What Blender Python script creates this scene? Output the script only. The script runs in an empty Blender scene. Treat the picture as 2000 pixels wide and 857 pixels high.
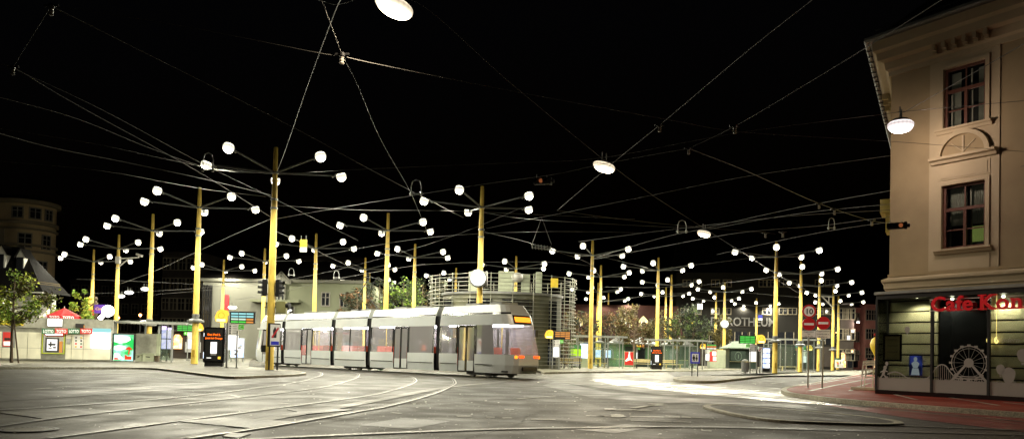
import bpy, bmesh, math, random
from mathutils import Vector, Matrix
random.seed(7)
S = bpy.context.scene
COL = S.collection
PI = math.pi
R = math.radians

# ------------------------------------------------------------------ camera
EYE = 1.1
F = 1500.0
PPX, PPY = 1000.0, 658.6
PITCH, ROLL = R(1.35), R(1.3)
CAMROT = Matrix.Rotation(PI/2 + PITCH, 3, 'X') @ Matrix.Rotation(ROLL, 3, 'Z')
cd = bpy.data.cameras.new('camera'); cam = bpy.data.objects.new('camera', cd); COL.objects.link(cam)
cam.matrix_world = Matrix.Translation((0, 0, EYE)) @ CAMROT.to_4x4()
cd.sensor_width = 36.0; cd.lens = 36.0 * F / 2000.0
cd.shift_y = (PPY - 428.5) / 2000.0
cd.clip_start = 0.1; cd.clip_end = 2000
S.camera = cam

def ray(u, v):
    return CAMROT @ Vector(((u - PPX) / F, -(v - PPY) / F, -1.0))
def at_y(u, v, Y):
    d = ray(u, v); k = Y / d.y
    return Vector((d.x * k, Y, EYE + d.z * k))
def at_z(u, v, z=0.0):
    d = ray(u, v); k = (z - EYE) / d.z
    return Vector((d.x * k, d.y * k, z))
def gx(u, Y):
    """x of the ground point at distance Y that stands under image column u"""
    v = 700
    for _ in range(6):
        p = at_y(u, v, Y)
        v += (p.z) * F / Y
    return at_y(u, v, Y).x

# ------------------------------------------------------------------ materials
MATS = {}
def newmat(name):
    m = bpy.data.materials.new(name); m.use_nodes = True
    m.node_tree.nodes.clear(); MATS[name] = m
    return m, m.node_tree.nodes, m.node_tree.links
def rgb(c): return (c[0], c[1], c[2], 1.0)
def mat(name, col, rough=0.6, metal=0.0, var=0.15, scale=3.0, bump=0.0, bscale=40.0, emit=None, estr=0.0, coat=0.0, dirt=0.0, spec=0.5):
    m, N, L = newmat(name)
    o = N.new('ShaderNodeOutputMaterial'); p = N.new('ShaderNodeBsdfPrincipled')
    L.new(p.outputs[0], o.inputs[0])
    p.inputs['Roughness'].default_value = rough; p.inputs['Metallic'].default_value = metal
    p.inputs['Coat Weight'].default_value = coat
    p.inputs['Specular IOR Level'].default_value = spec
    tc = N.new('ShaderNodeTexCoord')
    n = N.new('ShaderNodeTexNoise'); n.inputs['Scale'].default_value = scale; n.inputs['Detail'].default_value = 6
    L.new(tc.outputs['Object'], n.inputs['Vector'])
    r = N.new('ShaderNodeValToRGB')
    r.color_ramp.elements[0].position = 0.3; r.color_ramp.elements[1].position = 0.7
    r.color_ramp.elements[0].color = rgb([max(0, c * (1 - var)) for c in col])
    r.color_ramp.elements[1].color = rgb([min(1, c * (1 + var)) for c in col])
    L.new(n.outputs['Fac'], r.inputs[0])
    last = r.outputs[0]
    if dirt > 0:
        n2 = N.new('ShaderNodeTexNoise'); n2.inputs['Scale'].default_value = scale * 0.35; n2.inputs['Detail'].default_value = 8
        mp = N.new('ShaderNodeMapping'); mp.inputs['Scale'].default_value = (1, 1, 0.25)
        L.new(tc.outputs['Object'], mp.inputs[0]); L.new(mp.outputs[0], n2.inputs['Vector'])
        rr = N.new('ShaderNodeValToRGB'); rr.color_ramp.elements[0].position = 0.45; rr.color_ramp.elements[1].position = 0.75
        rr.color_ramp.elements[0].color = (0, 0, 0, 1); rr.color_ramp.elements[1].color = (dirt, dirt, dirt, 1)
        L.new(n2.outputs['Fac'], rr.inputs[0])
        mx = N.new('ShaderNodeMixRGB'); mx.blend_type = 'MIX'
        L.new(rr.outputs[0], mx.inputs[0]); L.new(last, mx.inputs[1]); mx.inputs[2].default_value = rgb([c * 0.35 for c in col])
        last = mx.outputs[0]
    L.new(last, p.inputs['Base Color'])
    if bump > 0:
        b = N.new('ShaderNodeBump'); b.inputs['Strength'].default_value = bump; b.inputs['Distance'].default_value = 0.02
        nb = N.new('ShaderNodeTexNoise'); nb.inputs['Scale'].default_value = bscale; nb.inputs['Detail'].default_value = 4
        L.new(tc.outputs['Object'], nb.inputs['Vector']); L.new(nb.outputs['Fac'], b.inputs['Height']); L.new(b.outputs[0], p.inputs['Normal'])
    if emit is not None:
        p.inputs['Emission Color'].default_value = rgb(emit); p.inputs['Emission Strength'].default_value = estr
    return m
def emis(name, col, strength):
    m, N, L = newmat(name)
    o = N.new('ShaderNodeOutputMaterial'); e = N.new('ShaderNodeEmission')
    e.inputs[0].default_value = rgb(col); e.inputs[1].default_value = strength
    L.new(e.outputs[0], o.inputs[0]); return m
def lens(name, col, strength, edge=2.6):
    """luminaire glass: soft glow drawn into the emission, fading from middle to rim"""
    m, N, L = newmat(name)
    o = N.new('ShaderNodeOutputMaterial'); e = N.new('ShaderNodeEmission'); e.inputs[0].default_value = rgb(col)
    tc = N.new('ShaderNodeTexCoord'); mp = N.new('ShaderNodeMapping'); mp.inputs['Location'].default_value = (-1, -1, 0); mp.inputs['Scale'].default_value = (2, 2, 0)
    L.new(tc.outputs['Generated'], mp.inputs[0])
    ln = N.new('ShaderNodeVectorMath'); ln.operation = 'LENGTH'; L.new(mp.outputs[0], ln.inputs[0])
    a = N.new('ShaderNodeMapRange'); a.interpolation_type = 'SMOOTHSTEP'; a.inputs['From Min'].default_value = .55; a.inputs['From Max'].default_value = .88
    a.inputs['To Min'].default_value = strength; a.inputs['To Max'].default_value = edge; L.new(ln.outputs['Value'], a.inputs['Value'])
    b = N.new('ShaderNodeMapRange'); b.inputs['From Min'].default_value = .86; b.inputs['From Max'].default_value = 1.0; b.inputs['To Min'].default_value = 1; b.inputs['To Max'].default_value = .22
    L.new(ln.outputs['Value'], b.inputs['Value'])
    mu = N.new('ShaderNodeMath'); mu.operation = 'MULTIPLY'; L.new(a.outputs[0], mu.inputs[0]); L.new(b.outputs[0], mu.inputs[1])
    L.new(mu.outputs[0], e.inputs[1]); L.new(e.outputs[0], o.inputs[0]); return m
def emis_var(name, c1, c2, strength, scale=2.0):
    """a back-lit print: two colours mixed by noise"""
    m, N, L = newmat(name)
    o = N.new('ShaderNodeOutputMaterial'); e = N.new('ShaderNodeEmission')
    tc = N.new('ShaderNodeTexCoord'); n = N.new('ShaderNodeTexNoise'); n.inputs['Scale'].default_value = scale
    r = N.new('ShaderNodeValToRGB'); r.color_ramp.elements[0].position = .42; r.color_ramp.elements[1].position = .58
    r.color_ramp.elements[0].color = rgb(c1); r.color_ramp.elements[1].color = rgb(c2)
    L.new(tc.outputs['Object'], n.inputs['Vector']); L.new(n.outputs['Fac'], r.inputs[0]); L.new(r.outputs[0], e.inputs[0])
    e.inputs[1].default_value = strength; L.new(e.outputs[0], o.inputs[0]); return m
def glass(name, tint=(0.9, 0.95, 0.93), refl=0.12, rough=0.02, haze=0.0, hazecol=(0.5, 0.55, 0.5)):
    m, N, L = newmat(name)
    o = N.new('ShaderNodeOutputMaterial'); t = N.new('ShaderNodeBsdfTransparent'); g = N.new('ShaderNodeBsdfGlossy')
    g.inputs['Roughness'].default_value = rough; t.inputs[0].default_value = rgb(tint)
    lw = N.new('ShaderNodeFresnel'); lw.inputs[0].default_value = 1.45
    ma = N.new('ShaderNodeMath'); ma.operation = 'MULTIPLY_ADD'; ma.inputs[1].default_value = 1.0; ma.inputs[2].default_value = refl
    L.new(lw.outputs[0], ma.inputs[0]); ma.use_clamp = True
    mx = N.new('ShaderNodeMixShader'); L.new(ma.outputs[0], mx.inputs[0]); L.new(t.outputs[0], mx.inputs[1]); L.new(g.outputs[0], mx.inputs[2])
    last = mx.outputs[0]
    if haze > 0:
        d = N.new('ShaderNodeBsdfDiffuse'); d.inputs[0].default_value = rgb(hazecol)
        m2 = N.new('ShaderNodeMixShader'); m2.inputs[0].default_value = haze
        L.new(last, m2.inputs[1]); L.new(d.outputs[0], m2.inputs[2]); last = m2.outputs[0]
    L.new(last, o.inputs[0]); return m

def ground_mat(name, c1, c2, rough=(0.35, 0.6), speck=0.0, seams=0.0, bump=0.35, streak=0.0, crack=0.0, spec=0.22):
    m, N, L = newmat(name)
    o = N.new('ShaderNodeOutputMaterial'); p = N.new('ShaderNodeBsdfPrincipled'); L.new(p.outputs[0], o.inputs[0])
    g = N.new('ShaderNodeNewGeometry'); pos = g.outputs['Position']
    def noise(s, d=6, dist=0.0):
        n = N.new('ShaderNodeTexNoise'); n.inputs['Scale'].default_value = s; n.inputs['Detail'].default_value = d
        n.inputs['Distortion'].default_value = dist
        L.new(pos, n.inputs['Vector']); return n.outputs['Fac']
    def ramp(x, a, b, ca, cb):
        r = N.new('ShaderNodeValToRGB'); r.color_ramp.elements[0].position = a; r.color_ramp.elements[1].position = b
        r.color_ramp.elements[0].color = rgb(ca); r.color_ramp.elements[1].color = rgb(cb); L.new(x, r.inputs[0]); return r.outputs[0]
    def mix(f, a, b, mode='MIX'):
        x = N.new('ShaderNodeMixRGB'); x.blend_type = mode
        for k, s in ((0, f), (1, a), (2, b)):
            if hasattr(s, 'links'): L.new(s, x.inputs[k])
            else: x.inputs[k].default_value = s
        return x.outputs[0]
    p.inputs['Specular IOR Level'].default_value = spec
    col = ramp(noise(0.25, 8, 0.6), 0.35, 0.65, c1, c2)
    col = mix(0.42, col, ramp(noise(7.0, 5, .5), 0.32, 0.68, (.55, .55, .55), (1.5, 1.48, 1.42)), 'MULTIPLY')
    col = mix(0.55, col, ramp(noise(1.4, 8), 0.3, 0.7, (.72, .72, .72), (1.25, 1.25, 1.22)), 'MULTIPLY')
    col = mix(0.8, col, ramp(noise(28, 3), 0.3, 0.7, (.55, .55, .55), (1.45, 1.45, 1.42)), 'MULTIPLY')
    if speck > 0:
        for sc, th in ((2.6, 0.07), (7.0, 0.10)):
            v = N.new('ShaderNodeTexVoronoi'); v.inputs['Scale'].default_value = sc; L.new(pos, v.inputs['Vector'])
            col = mix(ramp(v.outputs['Distance'], th * .7, th, (speck,) * 3, (0, 0, 0)), col, (0.5, 0.5, 0.46, 1))
    if crack > 0:
        v = N.new('ShaderNodeTexVoronoi'); v.feature = 'DISTANCE_TO_EDGE'; v.inputs['Scale'].default_value = 0.22
        ds = N.new('ShaderNodeMixRGB'); ds.blend_type = 'ADD'; ds.inputs[0].default_value = 0.8
        nn = N.new('ShaderNodeTexNoise'); nn.inputs['Scale'].default_value = 0.9; L.new(pos, nn.inputs['Vector'])
        L.new(pos, ds.inputs[1]); L.new(nn.outputs['Color'], ds.inputs[2]); L.new(ds.outputs[0], v.inputs['Vector'])
        col = mix(ramp(v.outputs['Distance'], .003, .007, (crack,) * 3, (0, 0, 0)), col, (0.012, 0.012, 0.012, 1))
    if seams > 0:
        br = N.new('ShaderNodeTexBrick'); br.inputs['Scale'].default_value = 1.0 / seams
        br.inputs['Mortar Size'].default_value = 0.012; br.inputs['Color1'].default_value = (1, 1, 1, 1); br.inputs['Color2'].default_value = (.82, .82, .82, 1)
        br.inputs['Mortar'].default_value = (.45, .45, .45, 1); L.new(pos, br.inputs['Vector'])
        col = mix(0.8, col, br.outputs[0], 'MULTIPLY')
    L.new(col, p.inputs['Base Color'])
    rr = ramp(noise(0.9, 8, 0.4), 0.35, 0.65, (rough[0],) * 3, (rough[1],) * 3)
    L.new(rr, p.inputs['Roughness'])
    b = N.new('ShaderNodeBump'); b.inputs['Strength'].default_value = bump; b.inputs['Distance'].default_value = 0.012
    L.new(noise(45, 4), b.inputs['Height']); L.new(b.outputs[0], p.inputs['Normal'])
    return m

LC = (1.0, 0.95, 0.74)
M = MATS
ground_mat('asphalt', (.020, .0178, .0108), (.034, .0305, .0195), (.52, .72), speck=.8, crack=.45)
ground_mat('dark_asphalt', (.030, .028, .024), (.045, .042, .036), (.42, .6), speck=.3)
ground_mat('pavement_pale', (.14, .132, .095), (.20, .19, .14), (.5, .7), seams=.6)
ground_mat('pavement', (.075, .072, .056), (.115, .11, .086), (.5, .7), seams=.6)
ground_mat('track_bed', (.031, .029, .018), (.048, .0455, .029), (.46, .64), speck=.4)
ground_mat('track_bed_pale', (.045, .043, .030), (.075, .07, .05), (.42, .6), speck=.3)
ground_mat('polished_bed_sheen', (.06, .057, .042), (.19, .18, .14), (.16, .55), speck=.3, spec=.5)  # smooth bed, colour also lightened to carry the street reflection
ground_mat('red_paving', (.17, .026, .018), (.24, .042, .028), (.5, .7), speck=.3, spec=.06)
ground_mat('red_paint', (.15, .019, .018), (.25, .034, .031), (.34, .55), speck=.25)
ground_mat('kerb_stone', (.26, .25, .20), (.40, .385, .32), (.5, .7))
ground_mat('paint_white', (.12, .12, .10), (.50, .49, .43), (.4, .6))
ground_mat('tread_plate', (.045, .044, .035), (.10, .098, .08), (.4, .55), seams=.12)
ground_mat('sett_strip', (.09, .088, .072), (.16, .155, .13), (.4, .6), seams=.2)
mat('rail_steel', (.25, .245, .22), .42, .9, .4, 1.5)
mat('rail_groove', (.012, .012, .012), .7)
mat('cast_iron', (.05, .05, .048), .45, .6, .25, 12)
mat('pole_yellow', (.84, .60, .12), .5, 0, .14, 2.5, .1, 30, dirt=.35)
mat('plate_yellow', (.45, .28, .03), .5, 0, .3, 6, dirt=.4)
mat('arm_grey', (.10, .105, .11), .45, .4, .1)
mat('housing', (.20, .205, .20), .45, .2)
mat('dark_metal', (.03, .03, .032), .45, .5)
mat('black_gloss', (.008, .008, .009), .18, 0, .1, coat=.3)
mat('black_matt', (.014, .014, .015), .6)
mat('grey_metal', (.32, .33, .32), .4, .5, .12, dirt=.2)
mat('wire_metal', (.13, .128, .122), .6, .05, .5, .12)
mat('insulator', (.22, .20, .18), .4)
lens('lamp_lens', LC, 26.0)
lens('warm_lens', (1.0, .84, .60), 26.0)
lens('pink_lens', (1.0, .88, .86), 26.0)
emis('white_lit', (1.0, .98, .92), 4.0)
emis('white_lit_dim', (1.0, .97, .90), 1.6)
emis('globe_lit', (1.0, .97, .97), 9.0)
emis('yellow_lit', (1.0, .58, .06), 1.6)
emis('yellow_hot', (1.0, .72, .25), 3.2)
emis('amber_led', (1.0, .26, .02), 2.6)
emis('orange_text', (1.0, .14, .01), 2.2)
emis('signal_amber', (1.0, .30, .10), .22)
emis('red_led', (1.0, .07, .01), 3.0)
emis('blue_led', (.12, .22, 1.0), 3.0)
emis('green_led', (.12, .75, .10), 1.0)
emis('cyan_led', (.40, .85, .85), 1.0)
emis('pale_led', (.75, .95, .75), 1.0)
emis('orange_led_row', (.95, .40, .10), .9)
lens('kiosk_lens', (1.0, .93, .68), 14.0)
emis('spot_lens', (1.0, .93, .74), 12.0)
emis('orange_lamp', (1.0, .42, .10), 20.0)
mat('stop_green', (.08, .45, .03), .5, emit=(.10, .65, .03), estr=.35)
mat('poster_white', (.80, .79, .76), .5, var=.05, emit=(1, 1, .95), estr=.07)  # slight glow put in so plates lit from behind still read white
mat('white_paint', (.72, .71, .66), .5, 0, .08, dirt=.25)
mat('pale_panel', (.86, .84, .68), .5, .05, .08, 2, dirt=.35)
mat('kiosk_grey', (.34, .34, .29), .6, 0, .2, 4, dirt=.3)
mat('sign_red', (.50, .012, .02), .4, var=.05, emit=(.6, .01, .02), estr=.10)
mat('sign_white', (.80, .80, .80), .4, var=.04, emit=(1, 1, 1), estr=.10)  # slight glow stands in for lamp light the sign throws back
mat('sign_blue', (.012, .02, .30), .4, var=.05, emit=(.02, .03, .6), estr=.25)  # glow put in for retroreflection; the plate is no lamp
mat('sign_black', (.01, .01, .01), .5)
mat('sign_yellow', (.75, .55, .03), .5, var=.1)
mat('lotto_green', (.015, .11, .04), .5, emit=(.02, .14, .05), estr=.35)
mat('lotto_red', (.42, .02, .015), .5, emit=(.6, .03, .02), estr=.5)
mat('lotto_white', (.8, .8, .76), .5, emit=(1, 1, .95), estr=.55)
mat('lime_frame', (.42, .50, .03), .5)
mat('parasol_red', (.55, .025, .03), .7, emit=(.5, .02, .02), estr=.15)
mat('tram_silver', (.58, .61, .62), .30, .2, .05, 1.2, coat=.4, dirt=.12)
mat('tram_roof', (.46, .48, .47), .4, .15, .06, 1.2, dirt=.2)
mat('tram_black', (.012, .012, .014), .2, coat=.4)
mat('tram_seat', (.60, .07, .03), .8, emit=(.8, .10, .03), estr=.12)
mat('tram_inside', (.72, .70, .72), .6, var=.08)
mat('rubber', (.02, .02, .02), .8)
emis('tram_light', (1.0, .93, .97), 24.0)
glass('tram_glass', (.86, .86, .88), .10, .05, .26, (.80, .77, .80))  # pale diffuse haze put in for the glow of the lit interior
glass('shelter_glass', (.80, .90, .85), .06, .04, .06, (.5, .6, .52))
glass('pavilion_glass', (.78, .82, .76), .07, .01)
glass('frosted', (.5, .5, .5), .02, .4, .75, (.42, .40, .39))
mat('decal', (.30, .285, .275), .6, var=.05)
mat('dark_pane', (.012, .013, .016), .08, 0, .1, spec=.6)
mat('plaster_tan', (.38, .295, .172), .85, 0, .10, 1.2, .15, 60, dirt=.12)
mat('plaster_cream', (.51, .42, .28), .85, 0, .07, 1.2, .12, 60, dirt=.10)
mat('plaster_yellow', (.55, .47, .22), .85, 0, .08, 1.2, .1, 50)
mat('rustic', (.60, .56, .38), .8, 0, .09, 1.5, .12, 50)
mat('window_brown', (.13, .05, .032), .55, 0, .1)
mat('window_white', (.60, .58, .54), .5)
mat('far_frame', (.16, .15, .13), .7)
mat('curtain', (.45, .45, .42), .9, emit=(.5, .5, .35), estr=.01)
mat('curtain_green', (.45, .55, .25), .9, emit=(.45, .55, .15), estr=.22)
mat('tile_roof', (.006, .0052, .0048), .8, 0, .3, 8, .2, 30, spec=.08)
mat('tile_roof_red', (.022, .009, .007), .8, 0, .3, 8, .2, 30, spec=.08)
mat('zinc', (.20, .205, .20), .45, .5, .15, 3)
mat('far_plaster', (.22, .19, .14), .9, 0, .12, .6, spec=.08)
mat('far_cream', (.42, .33, .21), .9, 0, .1, .6, spec=.08)
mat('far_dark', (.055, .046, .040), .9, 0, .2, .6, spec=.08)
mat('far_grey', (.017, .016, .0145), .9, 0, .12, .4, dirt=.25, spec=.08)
mat('far_pink', (.34, .15, .12), .9, 0, .15, .6, spec=.08)
mat('station_green', (.15, .16, .11), .85, 0, .07, .6, dirt=.2, spec=.08)
mat('station_white', (.15, .15, .125), .8, 0, .06, .6, dirt=.2, spec=.08)
mat('wall_white', (.70, .68, .62), .8, 0, .08, .9)
mat('letter_grey', (.12, .115, .11), .5, emit=(.6, .57, .52), estr=.03)
mat('cafe_red', (.45, .010, .018), .3, 0, .06, 3, emit=(.75, .012, .018), estr=.22, coat=.4)
mat('rod_steel', (.25, .25, .205), .4, .6, .2)
mat('pavilion_wall', (.085, .085, .05), .6, 0, .5, .5, dirt=.3)
mat('olive_panel', (.30, .29, .12), .6, 0, .2, 1.5, dirt=.2)
mat('stall_green', (.06, .17, .07), .6, 0, .15)
mat('lime_sign', (.30, .55, .02), .5, emit=(.45, .75, .02), estr=.5)
mat('bark', (.09, .065, .04), .9, 0, .3, 12, .4, 25)
mat('leaf_green', (.17, .27, .03), .7, 0, .4, 1.2)
mat('leaf_light', (.42, .48, .05), .7, 0, .35, 1.2)
mat('leaf_olive', (.075, .062, .013), .7, 0, .35, 1.2)
mat('leaf_rust', (.085, .038, .010), .7, 0, .35, 1.2)
mat('leaf_dim', (.06, .10, .014), .7, 0, .35, 1.2)
mat('leaf_dark', (.016, .026, .009), .7, 0, .4, 1.2)
mat('bench_wood', (.55, .47, .24), .6, 0, .12)
mat('cabinet', (.46, .50, .36), .6, 0, .08, 3, dirt=.4)
mat('canvas_green', (.14, .18, .14), .9, 0, .12)
mat('board_green', (.015, .03, .02), .5)
mat('plastic_grey', (.36, .36, .36), .5)
mat('skin', (.45, .28, .19), .6)
mat('paper_tan', (.5, .45, .35), .7)
mat('purple', (.10, .04, .28), .5, emit=(.12, .04, .4), estr=.5)
mat('gold', (.62, .40, .06), .45, .3, .3, 6)
emis_var('poster_green', (.03, .55, .10), (.45, .85, .72), 1.5, 1.3)
emis('poster_pale', (.85, 1.0, .9), 1.6)
emis_var('reflection_blue', (.02, .025, .10), (.10, .14, .75), .34, 2.2)
emis('reflection_white', (.8, .85, 1.0), .35)
emis('poster_red', (.85, .06, .02), 1.2)
emis_var('poster_mix', (.95, .75, .95), (.65, .55, .95), 1.7, 3.5)
emis_var('poster_blue', (.55, .7, 1.0), (.9, .95, 1.0), 1.8, 3)
emis_var('vending_blue', (.35, .5, 1.0), (.95, .98, 1.0), 2.2, 4)
emis_var('shop_warm', (1.0, .42, .12), (1.0, .75, .4), 2.5, 2)
emis('dim_window', (1.0, .72, .40), .35)

# ------------------------------------------------------------------ mesh builder
class MB:
    def __init__(s): s.v = []; s.f = []; s.mi = []; s.m = 0
    def face(s, *idx): s.f.append(idx); s.mi.append(s.m)
    def poly(s, pts):
        b = len(s.v); s.v += [tuple(p) for p in pts]; s.face(*range(b, b + len(pts)))
        return s
    def box(s, x0, x1, y0, y1, z0, z1):
        b = len(s.v)
        s.v += [(x0, y0, z0), (x1, y0, z0), (x1, y1, z0), (x0, y1, z0), (x0, y0, z1), (x1, y0, z1), (x1, y1, z1), (x0, y1, z1)]
        for q in ((0, 3, 2, 1), (4, 5, 6, 7), (0, 1, 5, 4), (1, 2, 6, 5), (2, 3, 7, 6), (3, 0, 4, 7)): s.face(*[b + i for i in q])
        return s
    def cyl(s, p0, p1, r0, r1=None, n=10, cap=True):
        if r1 is None: r1 = r0
        p0 = Vector(p0); p1 = Vector(p1); d = (p1 - p0)
        if d.length < 1e-6: return s
        d.normalize(); a = d.orthogonal().normalized(); c = d.cross(a); b = len(s.v)
        for i in range(n):
            t = 2 * PI * i / n; o = a * math.cos(t) + c * math.sin(t)
            s.v.append(tuple(p0 + o * r0)); s.v.append(tuple(p1 + o * r1))
        for i in range(n):
            j = (i + 1) % n; s.face(b + 2 * i, b + 2 * j, b + 2 * j + 1, b + 2 * i + 1)
        if cap:
            s.face(*[b + 2 * i for i in range(n)][::-1]); s.face(*[b + 2 * i + 1 for i in range(n)])
        return s
    def tube(s, pts, r, n=6, cap=True):
        pts = [Vector(p) for p in pts]; b = len(s.v); prev = None
        rr = r if isinstance(r, (list, tuple)) else [r] * len(pts)
        for k, p in enumerate(pts):
            d = (pts[min(k + 1, len(pts) - 1)] - pts[max(k - 1, 0)]).normalized()
            if prev is None: a = d.orthogonal().normalized()
            else:
                a = prev - d * prev.dot(d)
                a = a.normalized() if a.length > 1e-6 else d.orthogonal().normalized()
            prev = a; c = d.cross(a)
            for i in range(n):
                t = 2 * PI * i / n; s.v.append(tuple(p + (a * math.cos(t) + c * math.sin(t)) * rr[k]))
        for k in range(len(pts) - 1):
            for i in range(n):
                j = (i + 1) % n; s.face(b + k * n + i, b + k * n + j, b + (k + 1) * n + j, b + (k + 1) * n + i)
        if cap:
            s.face(*[b + i for i in range(n)][::-1]); e = b + (len(pts) - 1) * n; s.face(*[e + i for i in range(n)])
        return s
    def lathe(s, prof, n=16, o=(0, 0, 0), mtx=None):
        b = len(s.v)
        for (r, z) in prof:
            for i in range(n):
                t = 2 * PI * i / n; p = Vector((r * math.cos(t), r * math.sin(t), z))
                if mtx: p = mtx @ p
                s.v.append((p.x + o[0], p.y + o[1], p.z + o[2]))
        for k in range(len(prof) - 1):
            for i in range(n):
                j = (i + 1) % n; s.face(b + k * n + i, b + k * n + j, b + (k + 1) * n + j, b + (k + 1) * n + i)
        s.face(*[b + i for i in range(n)][::-1]); e = b + (len(prof) - 1) * n; s.face(*[e + i for i in range(n)])
        return s
    def ball(s, c, rx, ry=None, rz=None, n=14, m=8):
        ry = rx if ry is None else ry; rz = rx if rz is None else rz
        b = len(s.v); s.v.append((c[0], c[1], c[2] - rz))
        for k in range(1, m):
            a = -PI / 2 + PI * k / m
            for i in range(n):
                t = 2 * PI * i / n; s.v.append((c[0] + rx * math.cos(a) * math.cos(t), c[1] + ry * math.cos(a) * math.sin(t), c[2] + rz * math.sin(a)))
        s.v.append((c[0], c[1], c[2] + rz)); e = len(s.v) - 1
        for i in range(n):
            j = (i + 1) % n; s.face(b, b + 1 + j, b + 1 + i); s.face(e, e - n + i, e - n + j)
        for k in range(m - 2):
            for i in range(n):
                j = (i + 1) % n; s.face(b + 1 + k * n + i, b + 1 + k * n + j, b + 1 + (k + 1) * n + j, b + 1 + (k + 1) * n + i)
        return s
    def prism(s, pts, z0, z1):
        """pts counter-clockwise in xy"""
        b = len(s.v); n = len(pts)
        s.v += [(p[0], p[1], z0) for p in pts] + [(p[0], p[1], z1) for p in pts]
        s.face(*[b + i for i in range(n)][::-1]); s.face(*[b + n + i for i in range(n)])
        for i in range(n):
            j = (i + 1) % n; s.face(b + i, b + j, b + n + j, b + n + i)
        return s
    def prism_y(s, pts, y0, y1):
        """pts (x,z) outline pushed along y"""
        b = len(s.v); n = len(pts)
        s.v += [(p[0], y0, p[1]) for p in pts] + [(p[0], y1, p[1]) for p in pts]
        s.face(*[b + i for i in range(n)]); s.face(*[b + n + i for i in range(n)][::-1])
        for i in range(n):
            j = (i + 1) % n; s.face(b + i, b + n + i, b + n + j, b + j)
        return s
    def holes(s, x0, x1, z0, z1, hs, y=0.0, d=0.18):
        """wall sheet in the xz plane facing -y with openings (hx0,hx1,hz0,hz1) and reveals d deep"""
        xs = sorted({x0, x1, *[h[0] for h in hs], *[h[1] for h in hs]}); zs = sorted({z0, z1, *[h[2] for h in hs], *[h[3] for h in hs]})
        for i in range(len(xs) - 1):
            for k in range(len(zs) - 1):
                cx = (xs[i] + xs[i + 1]) / 2; cz = (zs[k] + zs[k + 1]) / 2
                if any(h[0] < cx < h[1] and h[2] < cz < h[3] for h in hs): continue
                if cx < x0 or cx > x1 or cz < z0 or cz > z1: continue
                s.poly([(xs[i], y, zs[k]), (xs[i + 1], y, zs[k]), (xs[i + 1], y, zs[k + 1]), (xs[i], y, zs[k + 1])])
        for (a, b, c, e) in hs:
            s.poly([(a, y, c), (a, y + d, c), (a, y + d, e), (a, y, e)]); s.poly([(b, y, c), (b, y, e), (b, y + d, e), (b, y + d, c)])
            s.poly([(a, y, c), (b, y, c), (b, y + d, c), (a, y + d, c)]); s.poly([(a, y, e), (a, y + d, e), (b, y + d, e), (b, y, e)])
        return s
    def sweep(s, path, prof):
        """profile (out, z) swept along a 2-D path; 'out' is to the right of travel"""
        n = len(prof); b = len(s.v); P = [Vector(p) for p in path]
        for k, p in enumerate(P):
            d0 = (P[k] - P[k - 1]).normalized() if k > 0 else None
            d1 = (P[k + 1] - P[k]).normalized() if k < len(P) - 1 else None
            n0 = Vector((d0.y, -d0.x)) if d0 else None; n1 = Vector((d1.y, -d1.x)) if d1 else None
            if n0 and n1: mm = (n0 + n1) / (1 + n0.dot(n1))
            else: mm = n0 or n1
            for (o, z) in prof: s.v.append((p.x + mm.x * o, p.y + mm.y * o, z))
        for k in range(len(P) - 1):
            for i in range(n):
                j = (i + 1) % n; s.face(b + k * n + i, b + k * n + j, b + (k + 1) * n + j, b + (k + 1) * n + i)
        s.face(*[b + i for i in range(n)][::-1]); e = b + (len(P) - 1) * n; s.face(*[e + i for i in range(n)])
        return s
    def bar(s, p0, p1, w, h):
        """rectangular bar between two points"""
        p0 = Vector(p0); p1 = Vector(p1); d = (p1 - p0).normalized()
        a = d.cross(Vector((0, 0, 1)))
        a = Vector((1, 0, 0)) if a.length < 1e-4 else a.normalized()
        c = a.cross(d); b = len(s.v)
        for p in (p0, p1):
            for (i, k) in ((-1, -1), (1, -1), (1, 1), (-1, 1)): s.v.append(tuple(p + a * i * w / 2 + c * k * h / 2))
        for q in ((0, 1, 2, 3), (7, 6, 5, 4), (0, 4, 5, 1), (1, 5, 6, 2), (2, 6, 7, 3), (3, 7, 4, 0)): s.face(*[b + i for i in q])
        return s
    def build(s, name, mats, parent=None, smooth=False, bevel=0.0):
        if not s.f: raise ValueError(name + ' empty')
        me = bpy.data.meshes.new(name); me.from_pydata(s.v, [], s.f)
        ms = mats if isinstance(mats, (list, tuple)) else [mats]
        for x in ms: me.materials.append(MATS[x])
        if len(ms) > 1: me.polygons.foreach_set('material_index', s.mi)
        bm = bmesh.new(); bm.from_mesh(me); bmesh.ops.recalc_face_normals(bm, faces=bm.faces)
        if bevel > 0:
            bmesh.ops.remove_doubles(bm, verts=bm.verts, dist=1e-5)
            ed = [e for e in bm.edges if len(e.link_faces) == 2 and e.calc_face_angle() > 0.6]
            bmesh.ops.bevel(bm, geom=ed, offset=bevel, segments=2, affect='EDGES', clamp_overlap=True)
        bm.to_mesh(me); bm.free()
        if smooth:
            me.polygons.foreach_set('use_smooth', [True] * len(me.polygons))
            me.set_sharp_from_angle(angle=R(38))
        o = bpy.data.objects.new(name, me); COL.objects.link(o); o.parent = parent
        return o

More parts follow.
